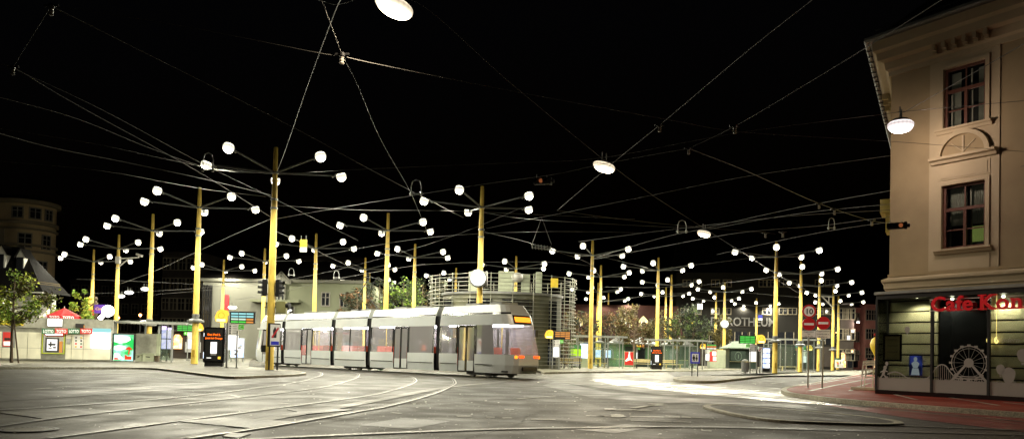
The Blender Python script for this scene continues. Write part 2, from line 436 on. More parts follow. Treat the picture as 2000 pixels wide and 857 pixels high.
def tag(o, label, cat, group=None):
    o['label'] = label; o['category'] = cat
    if group: o['group'] = group
    return o
def thing(name, label, cat, loc=(0, 0, 0), rz=0.0, group=None):
    o = bpy.data.objects.new(name, None); COL.objects.link(o)
    o.empty_display_size = 0.2
    o.location = loc; o.rotation_euler = (0, 0, rz); tag(o, label, cat, group); return o
def struct(o): o['kind'] = 'structure'; return o
KIDS = {}
def kids(o):
    return [c for c in bpy.data.objects if c.parent == o]
def dup(root, loc, rz, label, group=None, sc=None):
    def rec(o, p):
        c = o.copy(); COL.objects.link(c); c.parent = p
        for ch in KIDS.setdefault(o.name, kids(o)): rec(ch, c)
        return c
    r = rec(root, None); r.location = loc; r.rotation_euler = (0, 0, rz); r['label'] = label
    if group: r['group'] = group
    if sc: r.scale = (sc, sc, sc)
    return r
class Frame:
    """front plane of a thing: world <-> local"""
    def __init__(s, o, rz): s.o = Vector(o); s.rz = rz; s.c = math.cos(rz); s.s = math.sin(rz)
    def px(s, u, v, y=0.0):
        """local (x, z) of the point of plane local-y = y seen at pixel u, v"""
        d = ray(u, v); e = Vector((0, 0, EYE)) - s.o
        ly = -s.s * e.x + s.c * e.y; ld = -s.s * d.x + s.c * d.y
        k = (y - ly) / ld; p = e + d * k
        return (s.c * p.x + s.s * p.y, p.z)
    def rect(s, u0, v0, u1, v1, y=0.0):
        um = (u0 + u1) / 2; vm = (v0 + v1) / 2
        a = s.px(u0, vm, y)[0]; b = s.px(u1, vm, y)[0]; t = s.px(um, v0, y)[1]; q = s.px(um, v1, y)[1]
        return (a, b, q, t)
def text(st, size, m, parent, loc, rot=(PI / 2, 0, 0), name='lettering', ext=0.01, align='LEFT', shear=0.0, bold=0.0, space=1.0, width=None):
    cu = bpy.data.curves.new(name, 'FONT'); cu.body = st; cu.size = size; cu.extrude = ext; cu.align_x = align; cu.shear = shear
    cu.offset = bold; cu.space_character = space; cu.space_line = .95; cu.resolution_u = 3
    t = bpy.data.objects.new(name, cu); COL.objects.link(t); bpy.context.view_layer.update()
    me = bpy.data.meshes.new_from_object(t.evaluated_get(bpy.context.evaluated_depsgraph_get()))
    bpy.data.objects.remove(t); bpy.data.curves.remove(cu)
    if width:
        xs = [v.co.x for v in me.vertices]; k = width / (max(xs) - min(xs))
        for v in me.vertices: v.co.x *= k
    me.materials.clear(); me.materials.append(MATS[m]); me.name = name
    o = bpy.data.objects.new(name, me); COL.objects.link(o); o.parent = parent; o.location = loc; o.rotation_euler = rot
    return o
def smooth_path(pts, n=8):
    P = [Vector(p) for p in pts]; out = []
    for i in range(len(P) - 1):
        p0 = P[max(i - 1, 0)]; p1 = P[i]; p2 = P[i + 1]; p3 = P[min(i + 2, len(P) - 1)]
        for k in range(n):
            t = k / n
            out.append(0.5 * ((2 * p1) + (p2 - p0) * t + (2 * p0 - 5 * p1 + 4 * p2 - p3) * t * t + (3 * p1 - p0 - 3 * p2 + p3) * t ** 3))
    out.append(P[-1]); return out
def G(pts, z=0.0): return [at_z(u, v, z) for (u, v) in pts]

# ------------------------------------------------------------------ world
w = bpy.data.worlds.new('World'); S.world = w; w.use_nodes = True
wn = w.node_tree.nodes; wl = w.node_tree.links
sky = wn.new('ShaderNodeTexSky'); sky.sky_type = 'NISHITA'; sky.sun_disc = False
sky.sun_elevation = R(-4); sky.sun_rotation = R(200)
bg = wn['Background']; bg.inputs[1].default_value = 0.05; wl.new(sky.outputs[0], bg.inputs[0])
sl = bpy.data.lights.new('moonlight', 'SUN'); sl.energy = 0.004; sl.angle = R(.5)
so = bpy.data.objects.new('moonlight', sl); COL.objects.link(so); so.rotation_euler = (R(50), 0, R(20))
S.view_settings.view_transform = 'Standard'; S.view_settings.look = 'None'; S.view_settings.exposure = 0
S.cycles.use_denoising = True
try: S.cycles.denoiser = 'OPENIMAGEDENOISE'
except Exception: pass
S.cycles.max_bounces = 6; S.cycles.transparent_max_bounces = 24; S.cycles.sample_clamp_indirect = 4.0
S.cycles.caustics_reflective = False; S.cycles.caustics_refractive = False

exec_sections = True
# ================================================================== GROUND
def sheet(name, pts, m, z=None, kind=True, parent=None):
    mb = MB(); mb.poly([(p.x, p.y, p.z if z is None else z) for p in pts]); o = mb.build(name, m, parent)
    if kind: struct(o)
    return o
mb = MB(); mb.poly([(-700, -60, 0), (700, -60, 0), (700, 900, 0), (-700, 900, 0)]); struct(mb.build('ground', 'asphalt'))

def slab(name, px, m='pavement', h=0.12, kw=0.16, back=()):
    """a raised pavement: top sheet given by its visible edge in the photo, kerb stones round it"""
    top = [at_z(u, v, h) for (u, v) in px] + [Vector((x, y, h)) for (x, y) in back]
    mb = MB()
    mb.poly([(p.x, p.y, h) for p in top]); struct(mb.build(name, m))
    edge = top[:len(px)]; pth = [(p.x, p.y) for p in edge]
    ar = sum(top[i].x * top[(i + 1) % len(top)].y - top[(i + 1) % len(top)].x * top[i].y for i in range(len(top)))
    prof = [(0.02, 0), (0.02, h + .006), (-kw, h + .006), (-kw, 0)]
    if ar < 0: prof = [(-o, z) for (o, z) in prof]
    k = MB(); k.sweep(pth if back else pth + [pth[0]], prof); struct(k.build('kerb', 'kerb_stone'))
LP = smooth_path([(u, v, 0) for u, v in [(-60, 716), (0, 716.3), (140, 716.6), (280, 717.5), (330, 721), (441, 734), (510, 733), (560, 731.5), (592, 729), (596, 726.5), (580, 724), (546, 721.5), (486, 716)]], 5)
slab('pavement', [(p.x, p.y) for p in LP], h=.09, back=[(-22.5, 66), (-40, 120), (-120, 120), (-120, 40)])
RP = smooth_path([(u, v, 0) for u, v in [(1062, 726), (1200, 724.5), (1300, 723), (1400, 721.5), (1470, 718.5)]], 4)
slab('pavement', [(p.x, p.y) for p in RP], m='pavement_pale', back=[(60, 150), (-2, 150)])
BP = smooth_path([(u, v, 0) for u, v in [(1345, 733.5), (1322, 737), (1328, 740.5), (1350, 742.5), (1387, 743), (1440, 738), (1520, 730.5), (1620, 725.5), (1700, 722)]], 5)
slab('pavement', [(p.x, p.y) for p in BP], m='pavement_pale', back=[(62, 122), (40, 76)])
RD = smooth_path([(u, v, 0) for u, v in [(1720, 723.5), (1680, 729.5), (1615, 742), (1548, 753), (1529, 758), (1530, 762.5), (1552, 768), (1650, 779), (1825, 793), (2000, 805.5), (2200, 820)]], 5)
slab('red_pavement', [(p.x, p.y) for p in RD], m='red_paving', back=[(25, 18), (60, 40), (60, 90), (30, 62)])
IS = smooth_path([(u, v, 0) for u, v in [(1374, 792), (1384, 789.5), (1419, 790), (1601, 803.5), (1720, 815.5), (1762, 824), (1745, 827), (1690, 826.5), (1524, 820), (1440, 809), (1390, 798), (1374, 792)]], 5)[:-1]
slab('traffic_island', [(p.x, p.y) for p in IS], m='asphalt', h=.035, kw=.14)

sheet('track_bed', G([(-40, 806), (350, 776), (560, 748), (690, 727), (900, 726), (1040, 735), (1085, 738), (880, 756), (650, 797), (420, 838), (280, 880), (-40, 900)]), 'track_bed', .004)
# pale track bed, then a worn-smooth strip with street reflection put into its colour
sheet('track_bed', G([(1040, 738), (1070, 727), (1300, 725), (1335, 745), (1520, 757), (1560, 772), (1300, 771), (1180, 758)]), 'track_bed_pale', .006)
sheet('track_bed', G([(1150, 742), (1180, 739), (1330, 750), (1450, 758), (1540, 767), (1660, 782), (1712, 793), (1690, 795), (1520, 784), (1350, 768), (1200, 751)]), 'polished_bed_sheen', .010)
sheet('red_lane', G([(1588, 787), (1700, 786), (1850, 796), (2000, 808), (2200, 822), (2200, 870), (2000, 843), (1790, 818), (1690, 803)]), 'red_paint', .006)

def ribbon(mb, pts, w, z):
    P = [Vector((p.x, p.y, 0)) for p in pts]; b = len(mb.v)
    for k, p in enumerate(P):
        d = (P[min(k + 1, len(P) - 1)] - P[max(k - 1, 0)]).normalized(); s_ = Vector((-d.y, d.x, 0))
        a = p - s_ * w / 2; c = p + s_ * w / 2; mb.v += [(a.x, a.y, z), (c.x, c.y, z)]
    for k in range(len(P) - 1): mb.face(b + 2 * k, b + 2 * k + 1, b + 2 * k + 3, b + 2 * k + 2)
def shift(pts, o):
    out = []
    for k, p in enumerate(pts):
        d = (pts[min(k + 1, len(pts) - 1)] - pts[max(k - 1, 0)]); d = Vector((d.x, d.y, 0)).normalized()
        out.append(p + Vector((-d.y, d.x, 0)) * o)
    return out
RAILS = [
    [(-60, 806), (0, 801), (105, 795), (350, 776), (560, 750), (612, 738), (630, 731), (615, 725), (540, 719)],
    [(-60, 842), (87, 820), (245, 801), (455, 778), (612, 759), (680, 744), (701, 734), (690, 728), (600, 721)],
    [(94, 857), (301, 829), (490, 804), (700, 776), (760, 764), (804, 750), (813, 741), (790, 732), (700, 724)],
    [(367, 857), (525, 834), (700, 804), (760, 793), (842, 771), (884, 753), (890, 745), (874, 736), (800, 729), (700, 724)],
    [(300, 868), (525, 857), (650, 851), (930, 840), (1140, 836), (1350, 834), (1580, 839), (2000, 850), (2200, 857)],
    [(1545, 822.5), (1700, 829), (1850, 835), (2000, 841), (2200, 849)],
    [(1085, 733), (1160, 740), (1300, 755), (1420, 768), (1560, 782), (1720, 797), (2000, 824), (2200, 842)],
    [(1120, 728), (1220, 735), (1350, 747), (1480, 762), (1600, 777), (1760, 794), (2000, 816), (2200, 833)],
    [(1240, 733), (1290, 731), (1400, 735), (1330, 741), (1420, 756), (1560, 772)],
]
for ps in RAILS:
    P = [at_z(p.x, p.y, 0) for p in smooth_path([(u, v, 0) for u, v in ps], 10)]
    mb = MB(); ribbon(mb, P, .058, .016); mb.m = 1; ribbon(mb, shift(P, .055), .06, .0155); ribbon(mb, shift(P, -.045), .04, .0155); mb.m = 0; ribbon(mb, shift(P, .095), .018, .016)
    struct(mb.build('tram_rail', ['rail_steel', 'rail_groove']))
# sett strip running diagonally between the tracks and the carriageway
P = [at_z(p.x, p.y, 0) for p in smooth_path([(u, v, 0) for u, v in [(440, 832), (650, 797), (760, 777), (868, 757), (1000, 743), (1085, 735)]], 8)]
mb = MB(); ribbon(mb, P, .34, .013); struct(mb.build('sett_strip', 'sett_strip'))
sheet('road_patch', G([(-40, 786), (180, 772), (400, 757), (560, 744), (622, 734), (600, 732.5), (440, 743), (250, 757), (100, 763), (-40, 768)]), 'dark_asphalt', .0075)
sheet('road_patch', G([(1085, 744), (1180, 764), (1330, 776), (1560, 788), (1600, 800), (1420, 788), (1300, 786), (1150, 775), (1060, 752)]), 'dark_asphalt', .005)
sheet('road_patch', G([(700, 830), (790, 815), (880, 822), (800, 838)]), 'dark_asphalt', .005); sheet('road_patch', G([(1120, 838), (1220, 828), (1290, 832), (1200, 846)]), 'dark_asphalt', .005)
mb = MB()
for a in [[(-30, 745), (150, 749), (300, 748), (440, 742)], [(650, 822), (900, 783), (1085, 757)], [(1180, 762), (1330, 776), (1560, 790), (1700, 806)], [(0, 770), (200, 762), (300, 764), (330, 772)], [(900, 857), (1010, 828), (1040, 808), (1180, 798)],
          [(1340, 830), (1310, 822), (1330, 816), (1322, 806)], [(560, 800), (700, 772), (820, 748)], [(320, 857), (420, 842), (560, 828)], [(1500, 745), (1400, 752), (1320, 749)]]:
    ribbon(mb, [at_z(p.x, p.y, 0) for p in smooth_path([(u, v, 0) for u, v in a], 6)], .02, .0125)
struct(mb.build('tar_joint', 'rail_groove'))
# white markings
mb = MB()
def dash(u0, v0, u1, v1, wd=.11, z=.012):
    ribbon(mb, [at_z(u0, v0, 0), at_z(u1, v1, 0)], wd, z)
for a in [(1010, 779, 1086, 773), (1300, 812, 1350, 815), (1145, 812, 1180, 812.5), (1230, 813, 1350, 816), (1232, 821, 1350, 824.5), (1352, 815, 1395, 817),
          (893, 813, 920, 812.5), (950, 815, 966, 815), (982, 816.5, 1000, 816.5), (1037, 819, 1085, 819.5), (985, 799, 1004, 799.5), (765, 806, 783, 807.5),
          (1370, 841, 1390, 842), (160, 765, 295, 758.5), (90, 742, 120, 743), (130, 727, 275, 729), (0, 752, 18, 753), (65, 760, 100, 757.5), (112, 756, 138, 755),
          (1468, 748, 1490, 746.5), (1430, 753, 1450, 752), (1505, 749, 1528, 747), (1600, 741, 1640, 738), (1540, 726, 1580, 723.5), (448, 771, 472, 776), (545, 787, 566, 789)]:
    dash(*a)
# worn arrow and cycle symbol
for a in [(1235, 796.5, 1290, 789.5), (1268, 788.5, 1297, 788), (1262, 793, 1300, 790.5)]: dash(*a, wd=.16)
def blob(u, v, ru, rv, n=14, z=.012):
    mb.poly([tuple(Vector((p.x, p.y, z))) for p in [at_z(u + ru * math.cos(2 * PI * i / n) * random.uniform(.7, 1.2), v + rv * math.sin(2 * PI * i / n) * random.uniform(.7, 1.2), 0) for i in range(n)]])
for a in [(1192, 799, 14, 2), (1222, 800.5, 30, 1.3), (1207, 812, 17, 3.2), (1255, 801, 22, .9), (1180, 812.5, 18, .7)]: blob(*a)
rnd = random.Random(3)
for i in range(120):
    u = rnd.uniform(20, 1900); v = rnd.uniform(745, 852)
    blob(u, v, rnd.uniform(1.2, 4), rnd.uniform(.35, .8), 6)
struct(mb.build('road_marking', 'paint_white'))
mb = MB()
for a in [[(1580, 763), (1630, 752), (1706, 737.5)], [(1660, 763), (1672, 756), (1700, 747)], [(1545, 754), (1590, 750), (1640, 741), (1706, 729)],
          [(1744, 769), (1790, 780)], [(1856, 776), (1950, 791)], [(1960, 785), (2060, 795)]]:
    ribbon(mb, [at_z(u, v, .12) for u, v in a], .13, .126)
struct(mb.build('road_marking', 'paint_white'))
mb = MB()
for a in [[(1600, 783), (1820, 800), (2000, 815)], [(1640, 792), (1800, 806), (2000, 830)], [(1470, 806), (1560, 812), (1700, 822)]]:
    ribbon(mb, [at_z(u, v, .0) for u, v in a], .06, .018)
struct(mb.build('road_marking', 'paint_white'))
# tread plates and drain covers
for q, lb in ((((343, 823), (455, 815), (581, 825), (490, 837)), 'large chequered steel plate between the two rails left of centre foreground'),
              (((238, 834), (262, 827), (301, 830), (280, 834)), 'small chequered steel plate touching the outside of the third rail'),
              (((434, 853), (452, 846), (490, 848), (466, 856)), 'chequered steel plate at the very bottom edge outside the fourth rail'),
              (((0, 807), (136, 799), (192, 806), (84, 818)), 'worn chequered steel plate inside the leftmost track by the orange glow'),
              (((560, 800), (640, 797), (690, 801), (600, 809)), 'rough square manhole patch between the rails right of the large plate')):
    mb = MB(); p = G(q); mb.prism([(a.x, a.y) for a in p][::-1], .0, .0145); tag(mb.build('cover_plate', 'tread_plate'), lb, 'cover plate', 'steel plates in the track')
t = thing('drain_cover', 'round slotted iron drain cover in the left foreground', 'drain cover', at_z(56, 840, 0))
mb = MB(); n = 28
mb.lathe([(.34, 0), (.34, .02), (.29, .02), (.29, .014), (.28, .005)], n); mb.build('rim', 'cast_iron', t)
mb = MB()
for k in range(-6, 7):
    x = k * .043; h = math.sqrt(max(.28 ** 2 - x * x, 0)); mb.box(x - .011, x + .011, -h, h, .006, .02)
mb.build('grate', 'rail_steel', t)

# ================================================================== LAMPS
LAMPS = {}
def lamp(kind, parent, loc, rot=(0, 0, 0)):
    """the real light source inside a luminaire"""
    o = bpy.data.objects.new('lamp', LAMPS[kind]); COL.objects.link(o); o.parent = parent; o.location = loc; o.rotation_euler = rot; return o
for k, ty, col, e_, rad, cone, bl in (('pole', 'SPOT', LC, 2050, .16, 168, .45), ('street', 'SPOT', (1.0, .80, .54), 1500, .18, 165, .4), ('pink', 'POINT', (1.0, .76, .60), 170, .16, 0, 0),
                         ('kiosk', 'POINT', (1.0, .93, .68), 1100, .14, 0, 0), ('porch', 'SPOT', (1.0, .90, .68), 70, .05, 150, .5), ('far', 'POINT', (1.0, .74, .66), 900, .2, 0, 0)):
    l = bpy.data.lights.new('lamp_' + k, ty); l.color = col; l.energy = e_; l.shadow_soft_size = rad
    if ty == 'SPOT': l.spot_size = R(cone); l.spot_blend = bl
    LAMPS[k] = l
# ================================================================== LIGHT POLES
PH = 11.5; NODE = 10.2; ARM = 3.55
ANG = [R(251 + 72 * k) for k in range(5)]
def make_pole(collar):
    t = thing('light_pole', '', 'light pole')
    mb = MB(); mb.lathe([(.215, 0), (.205, 1.2), (.19, 3), (.165, 6.5), (.135, 9.5), (.10, 11.46), (.085, 11.5)], 14); mb.build('mast', 'pole_yellow', t, True)
    for z in (10.12, 8.3, 8.75):
        mb = MB(); mb.lathe([(.14, z), (.185, z + .02), (.185, z + .10), (.14, z + .12)], 12); mb.build('clamp_ring', 'grey_metal', t)
    mb = MB(); mb.lathe([(.31, 0), (.31, .03), (.24, .05), (.235, .10), (.22, .11)], 16); mb.build('base_plate', 'dark_metal', t)
    mb = MB(); mb.box(-.085, .085, -.232, -.20, .55, 1.0); mb.build('access_plate', 'plate_yellow', t, bevel=.006)
    if collar:
        mb = MB(); mb.lathe([(.20, 2.72), (.52, 2.80), (.52, 2.90), (.21, 3.02), (.23, 3.3), (.20, 3.32)], 16); mb.build('collar', 'zinc', t)
    for a in ANG:
        c, s_ = math.cos(a), math.sin(a)
        mb = MB(); mb.tube([(c * .1, s_ * .1, NODE), (c * 1.7, s_ * 1.7, NODE + .17), (c * (ARM - .3), s_ * (ARM - .3), NODE + .33)], [.06, .055, .045], 8); mb.build('arm', 'arm_grey', t, True)
    hm = lm = None
    for a in ANG:
        mx = Matrix.Translation((math.cos(a) * (ARM + .02), math.sin(a) * (ARM + .02), NODE + .36)) @ Matrix.Rotation(a, 4, 'Z') @ Matrix.Rotation(-R(17), 4, 'Y')
        if hm is None:
            mb = MB()
            prof = [(.02, .25), (.45, .24), (.70, .20), (.82, .185), (.82, .17)]
            b = 16
            mb.lathe(prof[::-1], b); mb.v = [(x * .29, y * .27, z * .72) for (x, y, z) in mb.v]
            mb.cyl((-.22, 0, .16), (-.52, 0, .02), .05, .045, 8)
            h = mb.build('lamp_head', 'housing', t, True); hm = h.data
            mb = MB(); mb.lathe([(.05, -.29), (.35, -.275), (.6, -.235), (.8, -.17), (.94, -.09), (1.0, .0), (.95, .07), (.80, .13)], 16); mb.v = [(x * .275, y * .26, z * .95) for (x, y, z) in mb.v]
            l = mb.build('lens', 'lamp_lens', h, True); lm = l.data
        else:
            h = bpy.data.objects.new('lamp_head', hm); COL.objects.link(h); h.parent = t
            l = bpy.data.objects.new('lens', lm); COL.objects.link(l); l.parent = h
        h.matrix_basis = mx
        lamp('pole', h, (0, 0, -.42))
    return t
POLES = [
    (539, 288, 0, 'nearest and tallest yellow mast, carrying a traffic signal in front of the tram'),
    (390.6, 366, 1, 'yellow mast with grey collar beside the black advertising pillar'),
    (299, 418, 1, 'yellow mast rising through the shelter roof behind the two graffitied cabinets'),
    (232.5, 458, 0, 'yellow mast carrying the white camera bracket'),
    (183.5, 487, 0, 'leftmost yellow mast, with the painted figure on it above the kiosk'),
    (517.5, 485, 0, 'yellow mast partly hidden just left of the nearest mast'),
    (437.5, 507, 0, 'slim yellow mast directly above the lit yellow stop sign by the red banner'),
    (618, 456, 0, 'yellow mast before the station building, next to the hanging yellow square sign'),
    (758.5, 416, 0, 'tall yellow mast behind the middle of the tram, before the dark trees'),
    (714, 503, 0, 'left one of the close pair of masts behind the tram roof'),
    (722, 533, 0, 'shorter right one of the close pair of masts behind the tram roof'),
    (811, 476, 0, 'yellow mast just left of the round rod-clad pavilion'),
    (942, 364, 0, 'yellow mast carrying the big white lit clock behind the tram'),
    (1008.5, 500, 0, 'mast whose bare yellow tip rises behind the middle of the rod-clad pavilion'),
    (891, 523, 0, 'small mast whose tip rises behind the left half of the rod-clad pavilion'),
    (1157.7, 470, 0, 'nearest yellow mast to the right of the tram, beside the bench'),
    (1174, 518, 1, 'yellow mast behind the first glass shelter, right of the nearest one'),
    (1168.5, 552, 0, 'short yellow mast squeezed between the two masts at the first glass shelter'),
    (1188.5, 572, 0, 'thin far mast right of the three masts at the first glass shelter'),
    (1286.3, 503, 0, 'yellow mast in front of the black pillar by the second glass shelter'),
    (1311.8, 536, 1, 'right one of the two masts behind the second glass shelter'),
    (1301, 561, 0, 'left and thinner one of the two masts behind the second glass shelter'),
    (1416, 551, 0, 'yellow mast carrying the round globe clock and yellow ticket boxes'),
    (1399, 571, 0, 'thin far mast just left of the mast with the globe clock'),
    (1374, 588, 0, 'far mast with a white hanging box at its top'),
    (1478, 582, 0, 'far mast directly above the green display board'),
    (1455, 602, 0, 'far thin mast at the left end of the green display board'),
    (1516.8, 472, 1, 'large yellow mast beside the blue-lit vending cabinet'),
    (1565, 510, 1, 'yellow mast just left of the speed limit sign'),
    (1601, 537, 1, 'yellow mast hidden partly by the two no-entry signs'),
    (1628, 558, 1, 'yellow mast with the white triangular bracket, right of the no-entry signs'),
    (1638, 578, 0, 'rightmost thin yellow mast, with the sandwich board at its foot'),
    (1522, 612, 0, 'far short mast just right of the large mast by the vending cabinet'),
]
protos = {}; PXY = []
for (u, v, cl, lb) in POLES:
    p = at_z(u, v, PH); PXY.append((p.x, p.y))
    if cl not in protos:
        o = protos[cl] = make_pole(cl); o.location = (p.x, p.y, 0); o['label'] = lb; o['group'] = 'yellow light poles'
        bpy.context.view_layer.update()
    else: dup(protos[cl], (p.x, p.y, 0), 0, lb, 'yellow light poles')

# ------------------------------------------------------------------ hanging street lamps
def street_lamp(u, v, z, rz, lens, lb, L=1.5, light=None, W=.25):
    p = at_z(u, v, z); t = thing('hanging_lamp', lb, 'street lamp', p, rz, 'street lamps hung on span wires')
    mb = MB(); mb.lathe([(.86, .098), (.84, .12), (.66, .19), (.35, .23), (.1, .24)], 18); mb.v = [(x * W * 1.05, y * L / 2, z_) for (x, y, z_) in mb.v]
    mb.cyl((0, -.15, .2), (0, -.15, .55), .02); mb.cyl((0, .15, .2), (0, .15, .55), .02); mb.build('housing', 'housing', t, True)
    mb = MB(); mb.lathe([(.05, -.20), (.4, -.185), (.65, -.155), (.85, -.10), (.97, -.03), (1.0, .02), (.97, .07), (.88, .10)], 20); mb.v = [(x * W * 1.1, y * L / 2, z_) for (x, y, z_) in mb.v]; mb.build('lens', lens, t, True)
    if light: lamp(light, t, (0, 0, -.32))
    return p
SL1 = street_lamp(770, 14, 8.6, R(-32), 'warm_lens', 'largest and nearest hanging lamp, cut by the top edge of the photo', 1.1, light='street')
SL2 = street_lamp(1180, 326, 8.4, R(-38), 'warm_lens', 'hanging oval lamp in the middle of the dark sky', 1.35, light='street')
SL3 = street_lamp(1375, 456, 8.6, R(-38), 'warm_lens', 'small far hanging oval lamp under the wire junction', light='street')
SL4 = street_lamp(1759, 246, 8.4, R(-35), 'pink_lens', 'bright hanging lamp in front of the corner of the café house', .80, light='pink', W=.34)
SL6 = street_lamp(3, 586, at_y(3, 586, 42.5).z, R(80), 'kiosk_lens', 'low hanging lamp at the left edge in front of the kiosk tree', .8, light='kiosk')
SL5 = street_lamp(1676, 628, 8.0, R(-20), 'pink_lens', 'distant pinkish hanging lamp over the far street', 1.2, light='far')

# ================================================================== TRAM
tp = at_y(985, 739, 36.1); TX, TY = tp.x, 36.1
th = math.atan2(.723, -.691)                     # local +x runs from the rear (near) end to the front
HW = 1.1
# near side of the tram is local +y?  local +y = (-sin, cos): points away from the camera side when negative
tpz = 1.04
org = Vector((TX + .35, TY - .36, 0)) + Vector((.723, .691, 0)) * HW
tram = thing('tram', 'long silver low-floor tram with black window band passing through the middle of the square', 'tram', (org.x, org.y, 0), th); tram.scale = (1, 1, tpz)
TL = 27.2
CUTS = [0, 5.7, 12.1, 16.05, 22.5, TL]
ZB = [.24, .62, 1.10, 2.46, 2.96]
def half(x):
    """half width at distance x along the tram"""
    e = min(x, TL - x)
    for (a, b), (c, d) in zip([(0, .66), (.18, .84), (.6, .98), (1.3, 1.07), (2.2, HW)], [(.18, .84), (.6, .98), (1.3, 1.07), (2.2, HW), (99, HW)]):
        if a <= e <= c: return b + (d - b) * (e - a) / (c - a)
    return HW
SLOPE = {.24: .16, .62: 0.0, 1.10: .02, 2.46: .42, 2.96: .62, 3.05: .70, 3.42: 1.0}
def station(x, z):
    """push the end stations in where the nose slopes"""
    e = SLOPE.get(z, 0)
    if x < 2.2: return x + e * (1 - x / 2.2)
    if x > TL - 2.2: return x - e * (1 - (TL - x) / 2.2)
    return x
def taper(z): return {.24: .97, .62: 1, 1.10: 1, 2.46: .975, 2.96: .94, 3.05: .90, 3.42: .74}.get(z, 1)
def side_pt(x, z, sg): return (station(x, z), sg * half(x) * taper(z), z)
for k in range(5):
    a, b = CUTS[k], CUTS[k + 1]
    x0 = a if k == 0 else a + .22; x1 = b if k == 4 else b - .22
    ends = [0, .18, .6, 1.3, 2.2]
    xs = sorted({x0, x1, *[e for e in ends if x0 < e < x1], *[TL - e for e in ends if x0 < TL - e < x1]})
    # window/door layout of the section
    L = x1 - x0
    if k == 0: wins = [(1.3, 2.55, 'w'), (2.7, 4.0, 'd'), (4.15, 5.35, 'w')]
    elif k == 4: wins = [(x0 + .13, x0 + 1.35, 'w'), (x0 + 1.5, x0 + 2.8, 'd'), (x0 + 2.95, TL - 1.3, 'w')]
    elif k == 2: wins = [(x0 + .14, x0 + L / 2 - .07, 'w'), (x0 + L / 2 + .07, x1 - .14, 'w')]
    else: wins = [(x0 + .14, x0 + L / 2 - .8, 'w'), (x0 + L / 2 - .66, x0 + L / 2 + .66, 'd'), (x0 + L / 2 + .8, x1 - .14, 'w')]
    brk = sorted({*xs, *[q for w_ in wins for q in w_[:2]]})
    body = MB()
    for sg in (-1, 1):
        for i in range(len(brk) - 1):
            p, q = brk[i], brk[i + 1]; mid = (p + q) / 2
            for j in range(4):
                z0, z1 = ZB[j], ZB[j + 1]
                inwin = any(w_[0] < mid < w_[1] for w_ in wins)
                isdoor = any(w_[0] < mid < w_[1] and w_[2] == 'd' for w_ in wins)
                if j == 2 and inwin: continue
                if j in (0, 1) and isdoor: continue
                if j == 2 and k == 0 and mid < 1.3: continue
                if j == 2 and k == 4 and mid > TL - 1.3: continue
                body.m = 1 if j == 2 else 0
                body.poly([side_pt(p, z0, sg), side_pt(q, z0, sg), side_pt(q, z1, sg), side_pt(p, z1, sg)])
    for (xe, on) in ((x0, True), (x1, True)):                   # section ends
        cabend = (k == 0 and xe == x0) or (k == 4 and xe == x1)
        for j in range(4):
            if cabend and j == 2: continue
            if not cabend and j == 2:
                continue
            body.m = 0 if cabend else 1
            body.poly([side_pt(xe, ZB[j], -1), side_pt(xe, ZB[j], 1), side_pt(xe, ZB[j + 1], 1), side_pt(xe, ZB[j + 1], -1)])
    body.m = 1
    zs = .24; body.poly([side_pt(x, zs, -1) for x in xs] + [side_pt(x, zs, 1) for x in xs[::-1]])
    sec = body.build('body_section', ['tram_silver', 'tram_black'], tram)
    for (p, q, kd) in wins:
        for sg in (-1, 1):
            mid = [x for x in brk if p <= x <= q]
            if kd == 'w':
                mb = MB()
                for i in range(len(mid) - 1): mb.poly([side_pt(mid[i], 1.10, sg), side_pt(mid[i + 1], 1.10, sg), side_pt(mid[i + 1], 2.46, sg), side_pt(mid[i], 2.46, sg)])
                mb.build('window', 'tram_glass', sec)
            else:
                h = (p + q) / 2
                for (u0, u1) in ((p, h), (h, q)):
                    mb = MB(); y = sg * (half(h) - .012); t_ = .05
                    def dp(x, z): return (x, sg * half(x) * taper(z) - sg * .012, z)
                    def lerp_t(z): return 1 if z <= 1.1 else 1 - .025 * (z - 1.1) / 1.36
                    fr = [(u0, u0 + .09, .30, 2.46), (u1 - .09, u1, .30, 2.46), (u0 + .09, u1 - .09, .30, .78), (u0 + .09, u1 - .09, 2.36, 2.46)]
                    for (c0, c1, z0, z1) in fr:
                        mb.m = 1 if (z0 > 1 or c1 - c0 < .2) else 0
                        mb.poly([(c0, y * lerp_t(z0), z0), (c1, y * lerp_t(z0), z0), (c1, y * lerp_t(z1), z1), (c0, y * lerp_t(z1), z1)])
                    mb.m = 2; mb.poly([(u0 + .09, y * lerp_t(.78), .78), (u1 - .09, y * lerp_t(.78), .78), (u1 - .09, y * lerp_t(2.36), 2.36), (u0 + .09, y * lerp_t(2.36), 2.36)])
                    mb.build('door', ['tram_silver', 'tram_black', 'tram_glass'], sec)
    for sg in (-1, 1):
        segs = [(p, q) for p, q in zip([x0 + (1.4 if k == 0 else .1)] + [w_[1] + .05 for w_ in wins if w_[2] == 'd'], [w_[0] - .05 for w_ in wins if w_[2] == 'd'] + [x1 - (1.4 if k == 4 else .1)])]
        for (p, q) in segs:
            if q - p > .4:
                mb = MB(); mb.box(p, q, sg * HW - .012, sg * HW + .012, .60, .635); mb.build('trim_strip', 'tram_black', sec)
    # trim line, roof fairing
    mb = MB()
    for sg in (-1, 1):
        for i in range(len(xs) - 1):
            mb.m = 1
            mb.poly([side_pt(xs[i], 2.96, sg), side_pt(xs[i + 1], 2.96, sg), side_pt(xs[i + 1], 3.05, sg), side_pt(xs[i], 3.05, sg)])
            mb.m = 0
            mb.poly([side_pt(xs[i], 3.05, sg), side_pt(xs[i + 1], 3.05, sg), side_pt(xs[i + 1], 3.42, sg), side_pt(xs[i], 3.42, sg)])
    mb.m = 0
